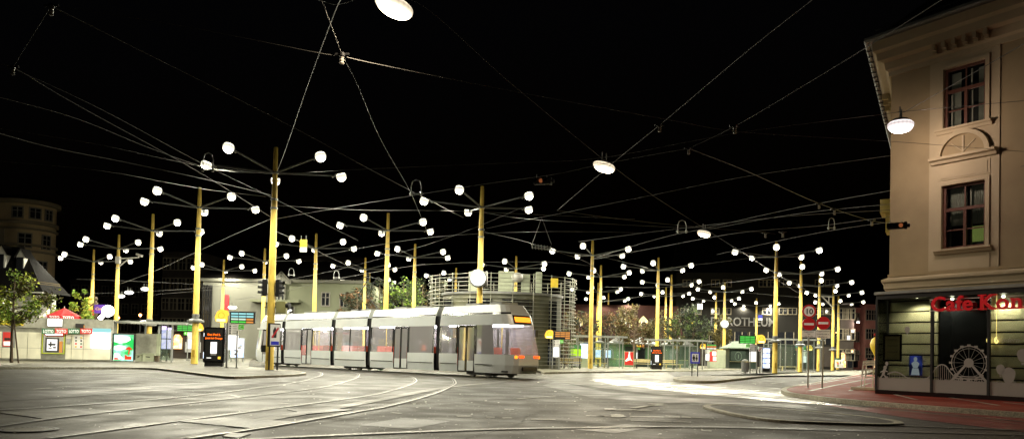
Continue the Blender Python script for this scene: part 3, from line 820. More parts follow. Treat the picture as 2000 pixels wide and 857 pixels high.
    for xe in (x0, x1):
        for z0, z1 in ((2.96, 3.05), (3.05, 3.42)): mb.poly([side_pt(xe, z0, -1), side_pt(xe, z0, 1), side_pt(xe, z1, 1), side_pt(xe, z1, -1)])
    mb.poly([side_pt(x, 3.42, -1) for x in xs] + [side_pt(x, 3.42, 1) for x in xs[::-1]])
    rf = mb.build('roof_fairing', ['tram_roof', 'tram_black'], tram)
    for (c0, c1) in ((.25, .42), (.55, .75)):
        mb = MB(); mb.box(x0 + L * c0, x0 + L * c1, -.55, .55, 3.421, 3.55); mb.build('roof_unit', 'grey_metal', rf, bevel=.03)
    # interior
    mb = MB(); xi0 = x0 + (.5 if k == 0 else .02); xi1 = x1 - (.5 if k == 4 else .02)
    mb.box(xi0 + .0, xi1, -.98, .98, .30, .36); mb.build('floor', 'dark_metal', sec)
    mb = MB(); mb.box(xi0 + .3, xi1, -.95, .95, 2.50, 2.54); mb.build('ceiling', 'tram_inside', sec)
    for sy in (-.48, .48):
        mb = MB(); mb.box(xi0 + .5, xi1 - .1, sy - .08, sy + .08, 2.44, 2.49); mb.build('ceiling_light', 'tram_light', sec)
    nx = x0 + (1.6 if k == 0 else .35)
    while nx < x1 - (1.6 if k == 4 else .45):
        if not any(w_[2] == 'd' and w_[0] - .35 < nx < w_[1] + .1 for w_ in wins):
            for sy in (-.62, .62):
                mb = MB(); mb.box(nx, nx + .42, sy - .32, sy + .32, .78, .86); mb.box(nx - .06, nx + .02, sy - .32, sy + .32, .86, 1.42); mb.box(nx + .1, nx + .3, sy - .2, sy + .2, .36, .78)
                mb.build('seat', 'tram_seat', sec, bevel=.02)
        nx += .86
    for px_ in (x0 + .3 + (1.4 if k == 0 else 0), (x0 + x1) / 2, x1 - .3 - (1.4 if k == 4 else 0)):
        mb = MB(); mb.cyl((px_, .2, .36), (px_, .2, 2.5), .02, n=8); mb.build('grab_pole', 'sign_yellow', sec)
for c in CUTS[1:-1]:
    mb = MB()
    n = 8
    for i in range(n):
        xa = c - .22 + .44 * i / n; xb = c - .22 + .44 * (i + 1) / n; r = .0 if i % 2 else .04; w_ = .96 - r
        mb.box(xa, xb, -w_, w_, .34, 2.92 - r)
    mb.build('gangway_bellows', 'rubber', tram)
# windscreens, lights, displays
for endx in (0, TL):
    xs = [0, .18, .6, 1.3] if endx == 0 else [TL, TL - .18, TL - .6, TL - 1.3]
    pts = [(x, -1) for x in xs[::-1]] + [(x, 1) for x in xs]
    mb = MB()
    for i in range(len(pts) - 1):
        (p, s0), (q, s1) = pts[i], pts[i + 1]
        mb.poly([side_pt(p, 1.10, s0), side_pt(q, 1.10, s1), side_pt(q, 2.46, s1), side_pt(p, 2.46, s0)])
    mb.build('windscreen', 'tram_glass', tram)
    sg = -1 if endx == 0 else 1
    e0 = station(endx, 2.46); e1 = station(endx, 2.96)
    def fx(z, o): return e0 + (e1 - e0) * (z - 2.46) / .5 + sg * o
    mb = MB()
    for y0, y1, z0, z1, m in ((-.60, .60, 2.52, 2.92, 0),):
        mb.poly([(fx(z0, .02), y0, z0), (fx(z0, .02), y1, z0), (fx(z1, .02), y1, z1), (fx(z1, .02), y0, z1)])
    db = mb.build('destination_box', 'tram_black', tram)
    mb = MB(); mb.poly([(fx(2.60, .03), -.52, 2.60), (fx(2.60, .03), .52, 2.60), (fx(2.84, .03), .52, 2.84), (fx(2.84, .03), -.52, 2.84)])
    mb.build('display', 'amber_led', db)
    for sy in (-1, 1):
        mb = MB(); xx = endx + (.06 if endx == 0 else -.06)
        m = 'red_led' if endx == 0 else 'white_lit'
        mb.box(xx - .10, xx + .10, min(sy * .34, sy * .66), max(sy * .34, sy * .66), .96, 1.06)
        mb.build('tail_light' if endx == 0 else 'headlight', m, tram, bevel=.015)
        if endx == 0:
            mb = MB(); mb.box(.05, .27, min(sy * .68, sy * .80), max(sy * .68, sy * .80), .93, 1.06); mb.build('indicator', 'amber_led', tram, bevel=.012)
    mb = MB(); mb.box(min(endx, endx + sg * .10), max(endx, endx + sg * .10), -.5, .5, .36, .56); mb.build('bumper', 'tram_black', tram, bevel=.03)
for c in (2.6, 14.1, TL - 2.6):
    mb = MB(); mb.box(c - .95, c + .95, -.85, .85, .12, .5)
    bg_ = mb.build('bogie', 'dark_metal', tram)
    for dx in (-.6, .6):
        for sy in (-1, 1):
            mb = MB(); mb.cyl((c + dx, sy * .68, .30), (c + dx, sy * .80, .30), .29, n=20); mb.build('wheel', 'rail_steel', bg_)
mb = MB()
px_ = 14.0
mb.tube([(px_ - .7, -.35, 3.55), (px_ + .5, -.3, 4.4), (px_ - .5, -.25, 5.35)], .03); mb.tube([(px_ - .7, .35, 3.55), (px_ + .5, .3, 4.4), (px_ - .5, .25, 5.35)], .03)
mb.box(px_ - .75, px_ + .6, -.42, .42, 3.45, 3.56); mb.tube([(px_ - .5, -.75, 5.30), (px_ - .5, -.55, 5.38), (px_ - .5, .55, 5.38), (px_ - .5, .75, 5.30)], .025)
mb.build('pantograph', 'dark_metal', tram)
mb = MB(); mb.box(4.25, 5.0, -.9, -.86, 1.85, 2.02); mb.build('neon_reflection', 'blue_led', tram)  # blue neon reflection on the side, put in as a glowing panel
for sx in (1, 4.8):
    pass
mb = MB(); mb.tube([(.95, -.95, 2.3), (.75, -1.18, 2.25)], .02); mb.box(.68, .78, -1.28, -1.1, 1.95, 2.3); mb.build('mirror', 'tram_black', tram)

# ================================================================== CAFE HOUSE (right)
WX, WY = 12.627, 25.998
CRZ = math.atan2(-.83, .56)
CF = Frame((WX, WY, 0), CRZ)
LV = Vector((-.448, .894)).normalized()               # left wall runs this way (local)
H = 11.75
house = thing('corner_house', 'tan plastered corner house with cornice and brown framed windows above the café', 'building', (WX, WY, 0), CRZ)
def winrect(u0, v0, u1, v1): return CF.rect(u0, v0, u1, v1)
W1 = (1.88, 3.16, 4.78, 6.80)      # lower window opening (x0,x1,z0,z1)
W2 = (1.90, 3.14, 8.62, 10.55)
W3 = (4.30, 5.55, 4.78, 6.80); W4 = (4.30, 5.55, 8.62, 10.55)
Zc = 11.1
mb = MB(); mb.m = 0
mb.holes(.13, 1.45, 3.5, Zc, [], 0); mb.holes(3.55, 9, 3.5, Zc, [W3, W4], 0, .2)
mb.m = 1
mb.holes(1.45, 3.55, 3.5, Zc, [W1, W2], -.035, .22)
mb.poly([(1.45, -.035, 3.5), (1.45, 0, 3.5), (1.45, 0, Zc), (1.45, -.035, Zc)]); mb.poly([(3.55, -.035, 3.5), (3.55, -.035, Zc), (3.55, 0, Zc), (3.55, 0, 3.5)])
mb.m = 2  # left wall: yellow light of the square's lamps put into the plaster colour
l0 = Vector((.13, 0)); l1 = l0 + LV * 15
mb.poly([(.13, 0, 0), (.13, 0, Zc), (l1.x, l1.y, Zc), (l1.x, l1.y, 0)])
mb.m = 0
mb.poly([(l1.x, l1.y, 0), (l1.x, l1.y, Zc), (9, 14, Zc), (9, 14, 0)]); mb.poly([(9, 14, 0), (9, 14, Zc), (9, 0, Zc), (9, 0, 0)])
mb.build('wall', ['plaster_tan', 'plaster_cream', 'plaster_yellow'], house)
# ground floor wall: rusticated courses with deep dark openings
mb = MB()
op = [(1.78, 3.30, .0, 3.3), (3.9 + .9, 6.6, .5, 3.2)]
zz = .0; k = 0
while zz < 3.45:
    z1 = min(zz + .335, 3.5)
    for (a, b) in ((.11, 1.78), (3.30, 4.8), (6.6, 9)):
        mb.box(a, b, -.03, .3, zz + .02, z1)
    zz += .355
mb.build('rusticated_courses', 'rustic', house, bevel=.015)
mb = MB(); mb.box(.13, 9, .02, .28, 0, 3.5); mb.build('plinth_wall', 'black_matt', house)
for (a, b, lab) in ((1.85, 3.24, 0), (4.9, 6.5, 1)):
    mb = MB(); mb.box(a, b, -.05, -.02, .1, 3.2); f = mb.build('shop_opening', 'dark_pane', house)
# string course, cornice, eaves
pth = [(l1.x, l1.y), (.13, 0), (9, 0)]
def course(name, prof, m, p=None):
    mb = MB(); mb.sweep(p or pth, prof); return mb.build(name, m, house)
course('string_course', [(0, 3.46), (.10, 3.46), (.10, 3.60), (.16, 3.63), (.16, 3.80), (.24, 3.86), (.24, 3.93), (0, 4.02)], 'plaster_cream')
course('string_course', [(0, 4.03), (.05, 4.03), (.05, 4.12), (0, 4.12)], 'plaster_tan')
course('cornice', [(0, 10.85), (.07, 10.85), (.09, 11.0), (.18, 11.06), (.22, 11.30), (.42, 11.36), (.46, 11.60), (.56, 11.68), (.60, 11.98), (0, 11.98)], 'plaster_cream')
co = course('eave_board', [(0, 11.985), (.66, 11.985), (.66, 12.04), (0, 12.04)], 'zinc')
course('gutter', [(.66, 12.02), (.70, 11.97), (.78, 11.97), (.83, 12.03), (.83, 12.11), (.80, 12.11), (.79, 12.05), (.70, 12.05), (.66, 12.11)], 'zinc')
for i in range(6):
    x = 1.72 + i * .31
    mb = MB(); mb.box(x - .055, x + .055, -.40, -.20, 11.15, 11.358); mb.box(x - .065, x + .065, -.30, -.20, 11.07, 11.17); mb.build('dentil', 'plaster_cream', house)
nL = Vector((LV.y, -LV.x)) * -1      # outward normal of the left wall
for i in range(12):
    q = l0 + LV * (1.0 + i * .75)
    if i in (3, 4, 5, 8, 9, 10):
        mb = MB(); p0 = q + nL * .08; p1 = q + nL * .5
        mb.bar((p0.x, p0.y, 11.22), (p1.x, p1.y, 11.22), .14, .2); mb.bar((p0.x, p0.y, 11.05), ((p0.x + p1.x) / 2, (p0.y + p1.y) / 2, 11.05), .16, .14); mb.build('dentil', 'plaster_cream', house)
# gutter brackets on the left eave
for i in range(18):
    q = l0 + LV * (.3 + i * .55) + nL * .64
    q2 = q + nL * .20
    mb = MB(); mb.bar((q.x, q.y, 11.95), (q2.x, q2.y, 11.95), .04, .03); mb.build('gutter_bracket', 'dark_metal', house)
mb = MB()
e = -.9
A = Vector((0, 0)); 
mb.poly([(l1.x - .6, l1.y, 12.07), (-.40, -.58, 12.07), (1.2, 4.5, 15.9), (l1.x + 4, l1.y, 15.9)])
mb.poly([(-.40, -.58, 12.07), (9, -.62, 12.07), (9, 4.5, 15.9), (1.2, 4.5, 15.9)])
roof = mb.build('roof', 'tile_roof', house)
mb = MB(); mb.box(1.9, 2.7, 1.2, 1.9, 12.6, 14.0); mb.box(1.84, 2.76, 1.14, 1.96, 14.0, 14.15); mb.build('chimney', 'plaster_tan', roof)
g = MB()
for i in range(30):
    x = -.3 + i * .29; g.cyl((x, -.35, 12.2), (x, -.32, 12.5), .012, n=5)
g.bar((-.3, -.32, 12.5), (8.5, -.32, 12.5), .025, .03); g.bar((-.3, -.34, 12.35), (8.5, -.34, 12.35), .025, .03); g.build('snow_guard', 'dark_metal', roof)
def house_window(r, y, curtain, name='window'):
    a, b, c, e = r
    mb = MB(); fw = .075; yo = y
    mb.box(a - .02, a + fw, yo - .05, yo + .06, c, e); mb.box(b - fw, b + .02, yo - .05, yo + .06, c, e)
    mb.box(a + fw, b - fw, yo - .05, yo + .06, c, c + fw); mb.box(a + fw, b - fw, yo - .05, yo + .06, e - fw, e)
    zt = c + (e - c) * .62; m_ = (a + b) / 2
    mb.box(a + fw, b - fw, yo - .04, yo + .05, zt - .05, zt + .05); mb.box(m_ - .045, m_ + .045, yo - .045, yo + .055, c + fw, zt - .05)
    mb.box(m_ - .02, m_ + .02, yo - .03, yo + .03, zt + .05, e - fw)
    zq = c + (zt - c) * .48
    mb.box(a + fw, m_ - .045, yo - .025, yo + .03, zq - .018, zq + .018); mb.box(m_ + .045, b - fw, yo - .025, yo + .03, zq - .018, zq + .018)
    f = mb.build(name, 'window_brown', house)
    mb = MB(); mb.poly([(a + fw, yo + .01, c + fw), (b - fw, yo + .01, c + fw), (b - fw, yo + .01, e - fw), (a + fw, yo + .01, e - fw)]); mb.build('pane', 'pavilion_glass', f)
    mb = MB(); mb.box(a - .1, b + .1, yo + .55, yo + .58, c - .2, e + .2); mb.build('room_back', 'black_matt', f)
    for (x0, x1, z0, z1, m) in curtain:
        mb = MB(); n = 16
        for i in range(n):
            xa = a + (b - a) * (x0 + (x1 - x0) * i / n); xb = a + (b - a) * (x0 + (x1 - x0) * (i + 1) / n)
            ya = yo + .2 + (.025 if i % 2 else 0); yb = yo + .2 + (0 if i % 2 else .025)
            mb.poly([(xa, ya, c + (e - c) * z0), (xb, yb, c + (e - c) * z0), (xb, yb, c + (e - c) * z1), (xa, ya, c + (e - c) * z1)])
        mb.build('curtain', m, f)
    for zc_ in ():
        pass
    # inner white casement
    mb = MB()
    for (x, z0, z1) in ((a + .13, c + .1, zt - .06), (m_ + .12, c + .1, zt - .06), (m_ + .10, zt + .06, e - .1)):
        mb.box(x - .022, x + .022, yo + .12, yo + .15, z0, z1)
    mb.build('inner_casement', 'window_white', f)
    return f
house_window(W1, .10, [(.06, .46, .38, .98, 'curtain'), (.56, .96, .38, .98, 'curtain'), (.56, .96, .10, .34, 'curtain_green')])
house_window(W2, .10, [(.06, .30, .05, .95, 'curtain'), (.72, .96, .05, .95, 'curtain')])
house_window(W3, .12, [(.06, .30, .05, .95, 'curtain')]); house_window(W4, .12, [(.06, .30, .05, .95, 'curtain')])
for r, s_ in ((W1, 1), (W2, 0)):
    a, b, c, e = r
    mb = MB(); mb.box(a - .13, a - .01, -.085, -.036, c, e + .12); mb.box(b + .01, b + .13, -.085, -.036, c, e + .12); mb.box(a - .01, b + .01, -.085, -.036, e + .01, e + .12)
    mb.build('window_surround', 'plaster_cream', house)
    mb = MB(); mb.sweep([(a - .22, -.037), (b + .22, -.037)], [(0, c - .16), (.06, c - .16), (.10, c - .08), (.16, c - .06), (.16, c), (0, c)])
    mb.build('sill', 'plaster_cream', house)
# lunette pediment and its hood over the lower window
mb = MB(); mb.sweep([(1.52, -.037), (3.50, -.037)], [(0, 7.52), (.08, 7.52), (.12, 7.60), (.22, 7.64), (.22, 7.72), (0, 7.74)]); mb.build('hood_moulding', 'plaster_cream', house)
mb = MB(); c0 = 2.51; n = 18
for i in range(n):
    t0, t1 = PI * i / n, PI * (i + 1) / n
    q = [(c0 + r * math.cos(t), 7.74 + r * .92 * math.sin(t)) for (r, t) in ((.66, t0), (.80, t0), (.80, t1), (.66, t1))]
    mb.prism_y(q, -.16, -.034)
mb.build('lunette_arch', 'plaster_cream', house)
mb = MB(); mb.prism_y([(c0 + .655 * math.cos(PI * i / n), 7.745 + .6 * math.sin(PI * i / n)) for i in range(n + 1)], -.06, -.036); lu = mb.build('lunette_panel', 'plaster_tan', house)
mb = MB(); mb.box(c0 - .03, c0 + .03, -.09, -.061, 7.78, 8.3)
for t in (45, 90 + 45): mb.bar((c0, -.07, 7.80), (c0 + .5 * math.cos(R(t)), -.07, 7.80 + .45 * math.sin(R(t))), .03, .03)
mb.build('ornament', 'plaster_cream', lu)
mb = MB(); mb.box(1.72, 3.30, -.055, -.0365, 6.98, 7.44); mb.box(1.80, 3.22, -.07, -.0555, 7.04, 7.38); mb.build('frieze_panel', 'plaster_cream', house)
mb = MB(); mb.box(1.72, 3.30, -.055, -.0365, 4.12, 4.56); mb.build('apron_panel', 'plaster_cream', house)
# bay bracket on the left wall edge
q = l0 + LV * 3.5
mb = MB()
p0 = q + nL * .02; p1 = q + nL * .5
mb.bar((p0.x, p0.y, 7.0), (p1.x, p1.y, 7.0), 1.2, .5); mb.bar((p0.x, p0.y, 6.4), (p0.x + nL.x * .3, p0.y + nL.y * .3, 6.4), .9, .7); mb.build('wall_box', 'plaster_yellow', house)

# ---------------- glazed café porch
AX0 = .12; PD = .7
porch = thing('glazed_porch', 'black framed glass porch of the café with frosted fairground stickers and red lettering', 'glass porch', tuple(CF.o + Vector((CF.c * AX0 + CF.s * PD, CF.s * AX0 - CF.c * PD, .12))), CRZ)
PF = Frame(porch.location, CRZ)
PL = 8.0; PHt = 3.26
mb = MB(); mb.box(-.06, PL, -.10, PD + .2, PHt, PHt + .10); mb.build('roof_slab', 'grey_metal', porch, bevel=.015)
mb = MB(); mb.box(-.02, PL, -.03, PD, PHt - .14, PHt - .002); mb.build('lintel', 'dark_metal', porch)
mb = MB(); mb.box(-.02, PL, -.04, .08, .0, .13); mb.box(-.03, .08, .08, PD, 0, .13); mb.build('base_rail', 'black_gloss', porch, bevel=.01)
xs = [0.0] + [PF.px(u, 680)[0] for u in (1820, 1931)] + [5.2, 6.9]
for x in xs:
    mb = MB(); mb.box(x - .035, x + .035, -.03, .07, .131, PHt - .141); mb.build('post', 'dark_metal', porch)
mb = MB(); mb.box(-.035, .035, PD - .08, PD - .01, .131, PHt - .141); mb.build('post', 'dark_metal', porch)
for i in range(len(xs) - 1):
    mb = MB(); mb.box(xs[i] + .036, xs[i + 1] - .036, .012, .024, .132, PHt - .142); mb.build('glass_pane', 'pavilion_glass', porch)
mb = MB(); mb.box(-.006, .006, .08, PD - .09, .132, PHt - .142); mb.build('glass_pane', 'pavilion_glass', porch)
for i in range(len(xs) - 1):
    mb = MB(); mb.poly([(xs[i] + .037, .006, .135), (xs[i + 1] - .037, .006, .135), (xs[i + 1] - .037, .006, .52), (xs[i] + .037, .006, .52)]); mb.build('frosted_band', 'frosted', porch)
DY = .0025
def pz(u, v): return PF.px(u, v)
# stickers: ferris wheel, roller coaster, balloons, running child, grass
mb = MB()
cx, cz = pz(1892, 708); rw = abs(pz(1921, 706)[0] - cx)
rw = .50
def arc(mb, cx, cz, r, w, a0=0, a1=2 * PI, n=40):
    for i in range(n):
        t0 = a0 + (a1 - a0) * i / n; t1 = a0 + (a1 - a0) * (i + 1) / n
        mb.poly([(cx + q * math.cos(t), DY, cz + q * math.sin(t)) for (q, t) in ((r - w / 2, t0), (r + w / 2, t0), (r + w / 2, t1), (r - w / 2, t1))])
def line(mb, x0, z0, x1, z1, w):
    d = Vector((x1 - x0, z1 - z0)).normalized(); n = Vector((-d.y, d.x)) * w / 2
    mb.poly([(x0 - n.x, DY, z0 - n.y), (x1 - n.x, DY, z1 - n.y), (x1 + n.x, DY, z1 + n.y), (x0 + n.x, DY, z0 + n.y)])
arc(mb, cx, cz, rw, .028); arc(mb, cx, cz, rw * .86, .012)
for i in range(16):
    t = 2 * PI * i / 16; DY = .0025 - (i % 3) * .0004
    line(mb, cx, cz, cx + rw * math.cos(t), cz + rw * math.sin(t), .007)
    gx_, gz_ = cx + rw * 1.05 * math.cos(t), cz + rw * 1.05 * math.sin(t)
    DY = .0012; mb.poly([(gx_ - .05, DY, gz_ - .035), (gx_ + .05, DY, gz_ - .035), (gx_ + .05, DY, gz_ + .03), (gx_ - .05, DY, gz_ + .03)])
DY = .0008; arc(mb, cx, cz, .07, .14, n=16)
DY = .0004
line(mb, cx - .03, cz, cx - .52, .50, .07); line(mb, cx + .03, cz, cx + .52, .50, .07); DY = 0; line(mb, cx - .40, .60, cx + .40, .60, .04); line(mb, cx - .40, .66, cx + .40, .66, .03)
mb.build('ferris_wheel_sticker', 'decal', porch)
DY = .0025; mb = MB()
track = [pz(u, v) for u, v in [(1733, 730), (1745, 725.5), (1757, 728), (1770, 736), (1785, 741), (1800, 741), (1815, 735), (1828, 718), (1837, 711.5), (1847, 714), (1857, 727), (1866, 736), (1880, 741)]]
tr = smooth_path([(a, 0, b) for a, b in track], 5)
for i in range(len(tr) - 1):
    line(mb, tr[i].x, tr[i].z, tr[i + 1].x, tr[i + 1].z, .035)
DY = .0016
for i in range(2, len(tr), 2):
    if tr[i].z > .56: line(mb, tr[i].x, tr[i].z, tr[i].x, .50, .012)
mb.build('roller_coaster_sticker', 'decal', porch)
def balloon(u, v, s_):
    mb = MB(); x, z = pz(u, v)
    pts = [(x + s_ * math.cos(t) * (1 if math.sin(t) > 0 else .9), z + s_ * 1.1 * math.sin(t) * (1 if math.sin(t) > 0 else 1.25)) for t in [2 * PI * i / 22 for i in range(22)]]
    mb.poly([(p[0], .0025, p[1]) for p in pts]); mb.poly([(x - .18 * s_, .0025, z - 1.95 * s_), (x + .18 * s_, .0025, z - 1.95 * s_), (x + .22 * s_, .0025, z - 1.5 * s_), (x - .22 * s_, .0025, z - 1.5 * s_)])
    mb.build('balloon_sticker', 'decal', porch)
balloon(1954, 720, .12); balloon(1970, 731, .19); balloon(1997, 692, .15); balloon(1732, 709, .055); balloon(1772, 643, .09)
mb = MB(); x, z = pz(1725, 737)
mb.poly([(x + .06 * math.cos(2 * PI * i / 12) + .06, .0025, z + .34 + .065 * math.sin(2 * PI * i / 12)) for i in range(12)])
DY = .0025
line(mb, x + .05, z + .29, x - .01, z + .10, .09); DY = .002
line(mb, x, z + .12, x + .14, z - .03, .05); line(mb, x - .02, z + .10, x - .12, z - .04, .05); line(mb, x + .03, z + .25, x + .15, z + .20, .035); line(mb, x + .03, z + .25, x - .10, z + .18, .035)
mb.build('running_child_sticker', 'decal', porch)
mb = MB(); rg = random.Random(5)
pts_ = [(.05, .003, .518)]
gxx = .05
while gxx < PL - 1.2:
    pts_ += [(gxx, .003, .525), (gxx + rg.uniform(-.02, .04), .003, .525 + rg.uniform(.02, .09) * (1 if rg.random() > .4 else .3))]; gxx += rg.uniform(.015, .05)
pts_ += [(gxx, .003, .525), (gxx, .003, .518)]
for i in range(1, len(pts_) - 2):
    p, q = pts_[i], pts_[i + 1]
    mb.poly([(p[0], .003, .518), (q[0] + .001, .003, .518), q, p])
mb.build('grass_sticker', 'decal', porch)
# red lettering on rails
x0 = pz(1822, 600)[0]; z0 = pz(1850, 607)[1]
for dz in (.02, .36):
    mb = MB(); mb.box(x0 - .05, PL - .8, -.10, -.075, z0 + dz - .012, z0 + dz + .012); mb.build('letter_rail', 'window_white', porch)
xe = pz(1999, 600)[0]
def letter(ch, x, size, slabs):
    o = text(ch, size, 'cafe_red', porch, (x, -.115, z0), name='red_letter', ext=.035, bold=.010)
    me = o.data; bm = bmesh.new(); bm.from_mesh(me)
    xs_ = [v.co.x for v in bm.verts]; zs_ = [v.co.y for v in bm.verts]; x0_, x1_, t_ = min(xs_), max(xs_), max(zs_)
    for (fx_, at, w_) in slabs:
        cxs = x0_ + (x1_ - x0_) * fx_; cy = 0.018 if at == 'b' else t_ - .018
        mtx = Matrix.Translation((cxs, cy, 0)) @ Matrix.Diagonal((w_, .036, .066, 1))
        bmesh.ops.create_cube(bm, size=1, matrix=mtx)
    bm.to_mesh(me); bm.free()
    return x1_
xx = x0
for ch, sl_, gap in (('C', [], .03), ('a', [(.93, 'b', .13)], .02), ('f', [(.40, 'b', .25)], -.02), ('e', [], .17),
                    ('K', [(.10, 'b', .22), (.10, 't', .22), (.88, 'b', .22), (.86, 't', .20)], .02), ('o', [], .045), ('n', [(.10, 'b', .20), (.88, 'b', .20), (.04, 't', .10)], .03)):
    xx += letter(ch, xx, .635, sl_) + gap * 1.1
LETTER_END = xx
text('Modern', .20, 'decal', porch, (pz(1943, 668)[0], .003, pz(1943, 668)[1]), name='script_lettering', ext=.0, shear=.35)
# framed menu board, glass reflections put in as glows, and spot lamps
a, b, c, e = PF.rect(1725, 652.5, 1761, 705, .10)
mb = MB(); mb.box(a, b, .09, .12, c, c + .06); mb.box(a, b, .09, .12, e - .06, e); mb.box(a, a + .06, .09, .12, c + .06, e - .06); mb.box(b - .06, b, .09, .12, c + .06, e - .06)
mf = mb.build('menu_board', 'black_gloss', porch)
mb = MB(); mb.poly([(a + .06, .115, c + .06), (b - .06, .115, c + .06), (b - .06, .115, e - .06), (a + .06, .115, e - .06)]); mb.build('menu_sheet', 'rustic', mf)
mb = MB()
for i in range(5):
    z = e - .16 - i * .2; mb.box(a + .14, b - .14, .108, .112, z - .02, z)
mb.build('menu_lines', 'decal', mf)
a, b, c, e = PF.rect(1774, 694, 1799, 733, .5)  # blue-white figure reflected in the glass, put in as a glowing panel
mb = MB(); mb.box(a, b, .55, .58, c, e); pf = mb.build('reflected_poster', 'reflection_blue', porch)
mb = MB(); xm = (a + b) / 2
mb.prism_y([(xm - .07, c + .25), (xm + .07, c + .25), (xm + .13, e - .25), (xm + .05, e - .18), (xm - .05, e - .18), (xm - .13, e - .25)], .54, .549)
mb.prism_y([(xm - .14, c + .02), (xm + .14, c + .02), (xm + .10, c + .24), (xm - .10, c + .24)], .54, .549); mb.ball((xm, .545, e - .11), .06, .004, .075, 10, 6); mb.build('figure_print', 'reflection_white', pf)
for u in (1931, 1946):  # gold lamp reflections in the glass, put in as glowing balls
    x, z = PF.px(u, 664, .6); mb = MB(); mb.ball((x, .6, z), .06, .06, .10, 10, 8); mb.cyl((x, .6, z + .1), (x, .6, PHt - .15), .006, n=5); mb.build('lamp_reflection', 'yellow_hot', porch)
x, z = PF.px(1791, 580, .3); mb = MB(); mb.ball((x, .3, z), .07, .07, .04, 12, 6); mb.build('spot_lamp', 'spot_lens', porch); lamp('porch', porch, (x, .3, z - .12))
for u in (1860, 1960):  # two unseen spots added to brighten the wall behind the glass
    x, z = PF.px(u, 575, .45); mb = MB(); mb.ball((x, .45, PHt - .2), .06, .06, .04, 12, 6); mb.build('spot_lamp', 'spot_lens', porch); lamp('porch', porch, (x, .45, PHt - .30))

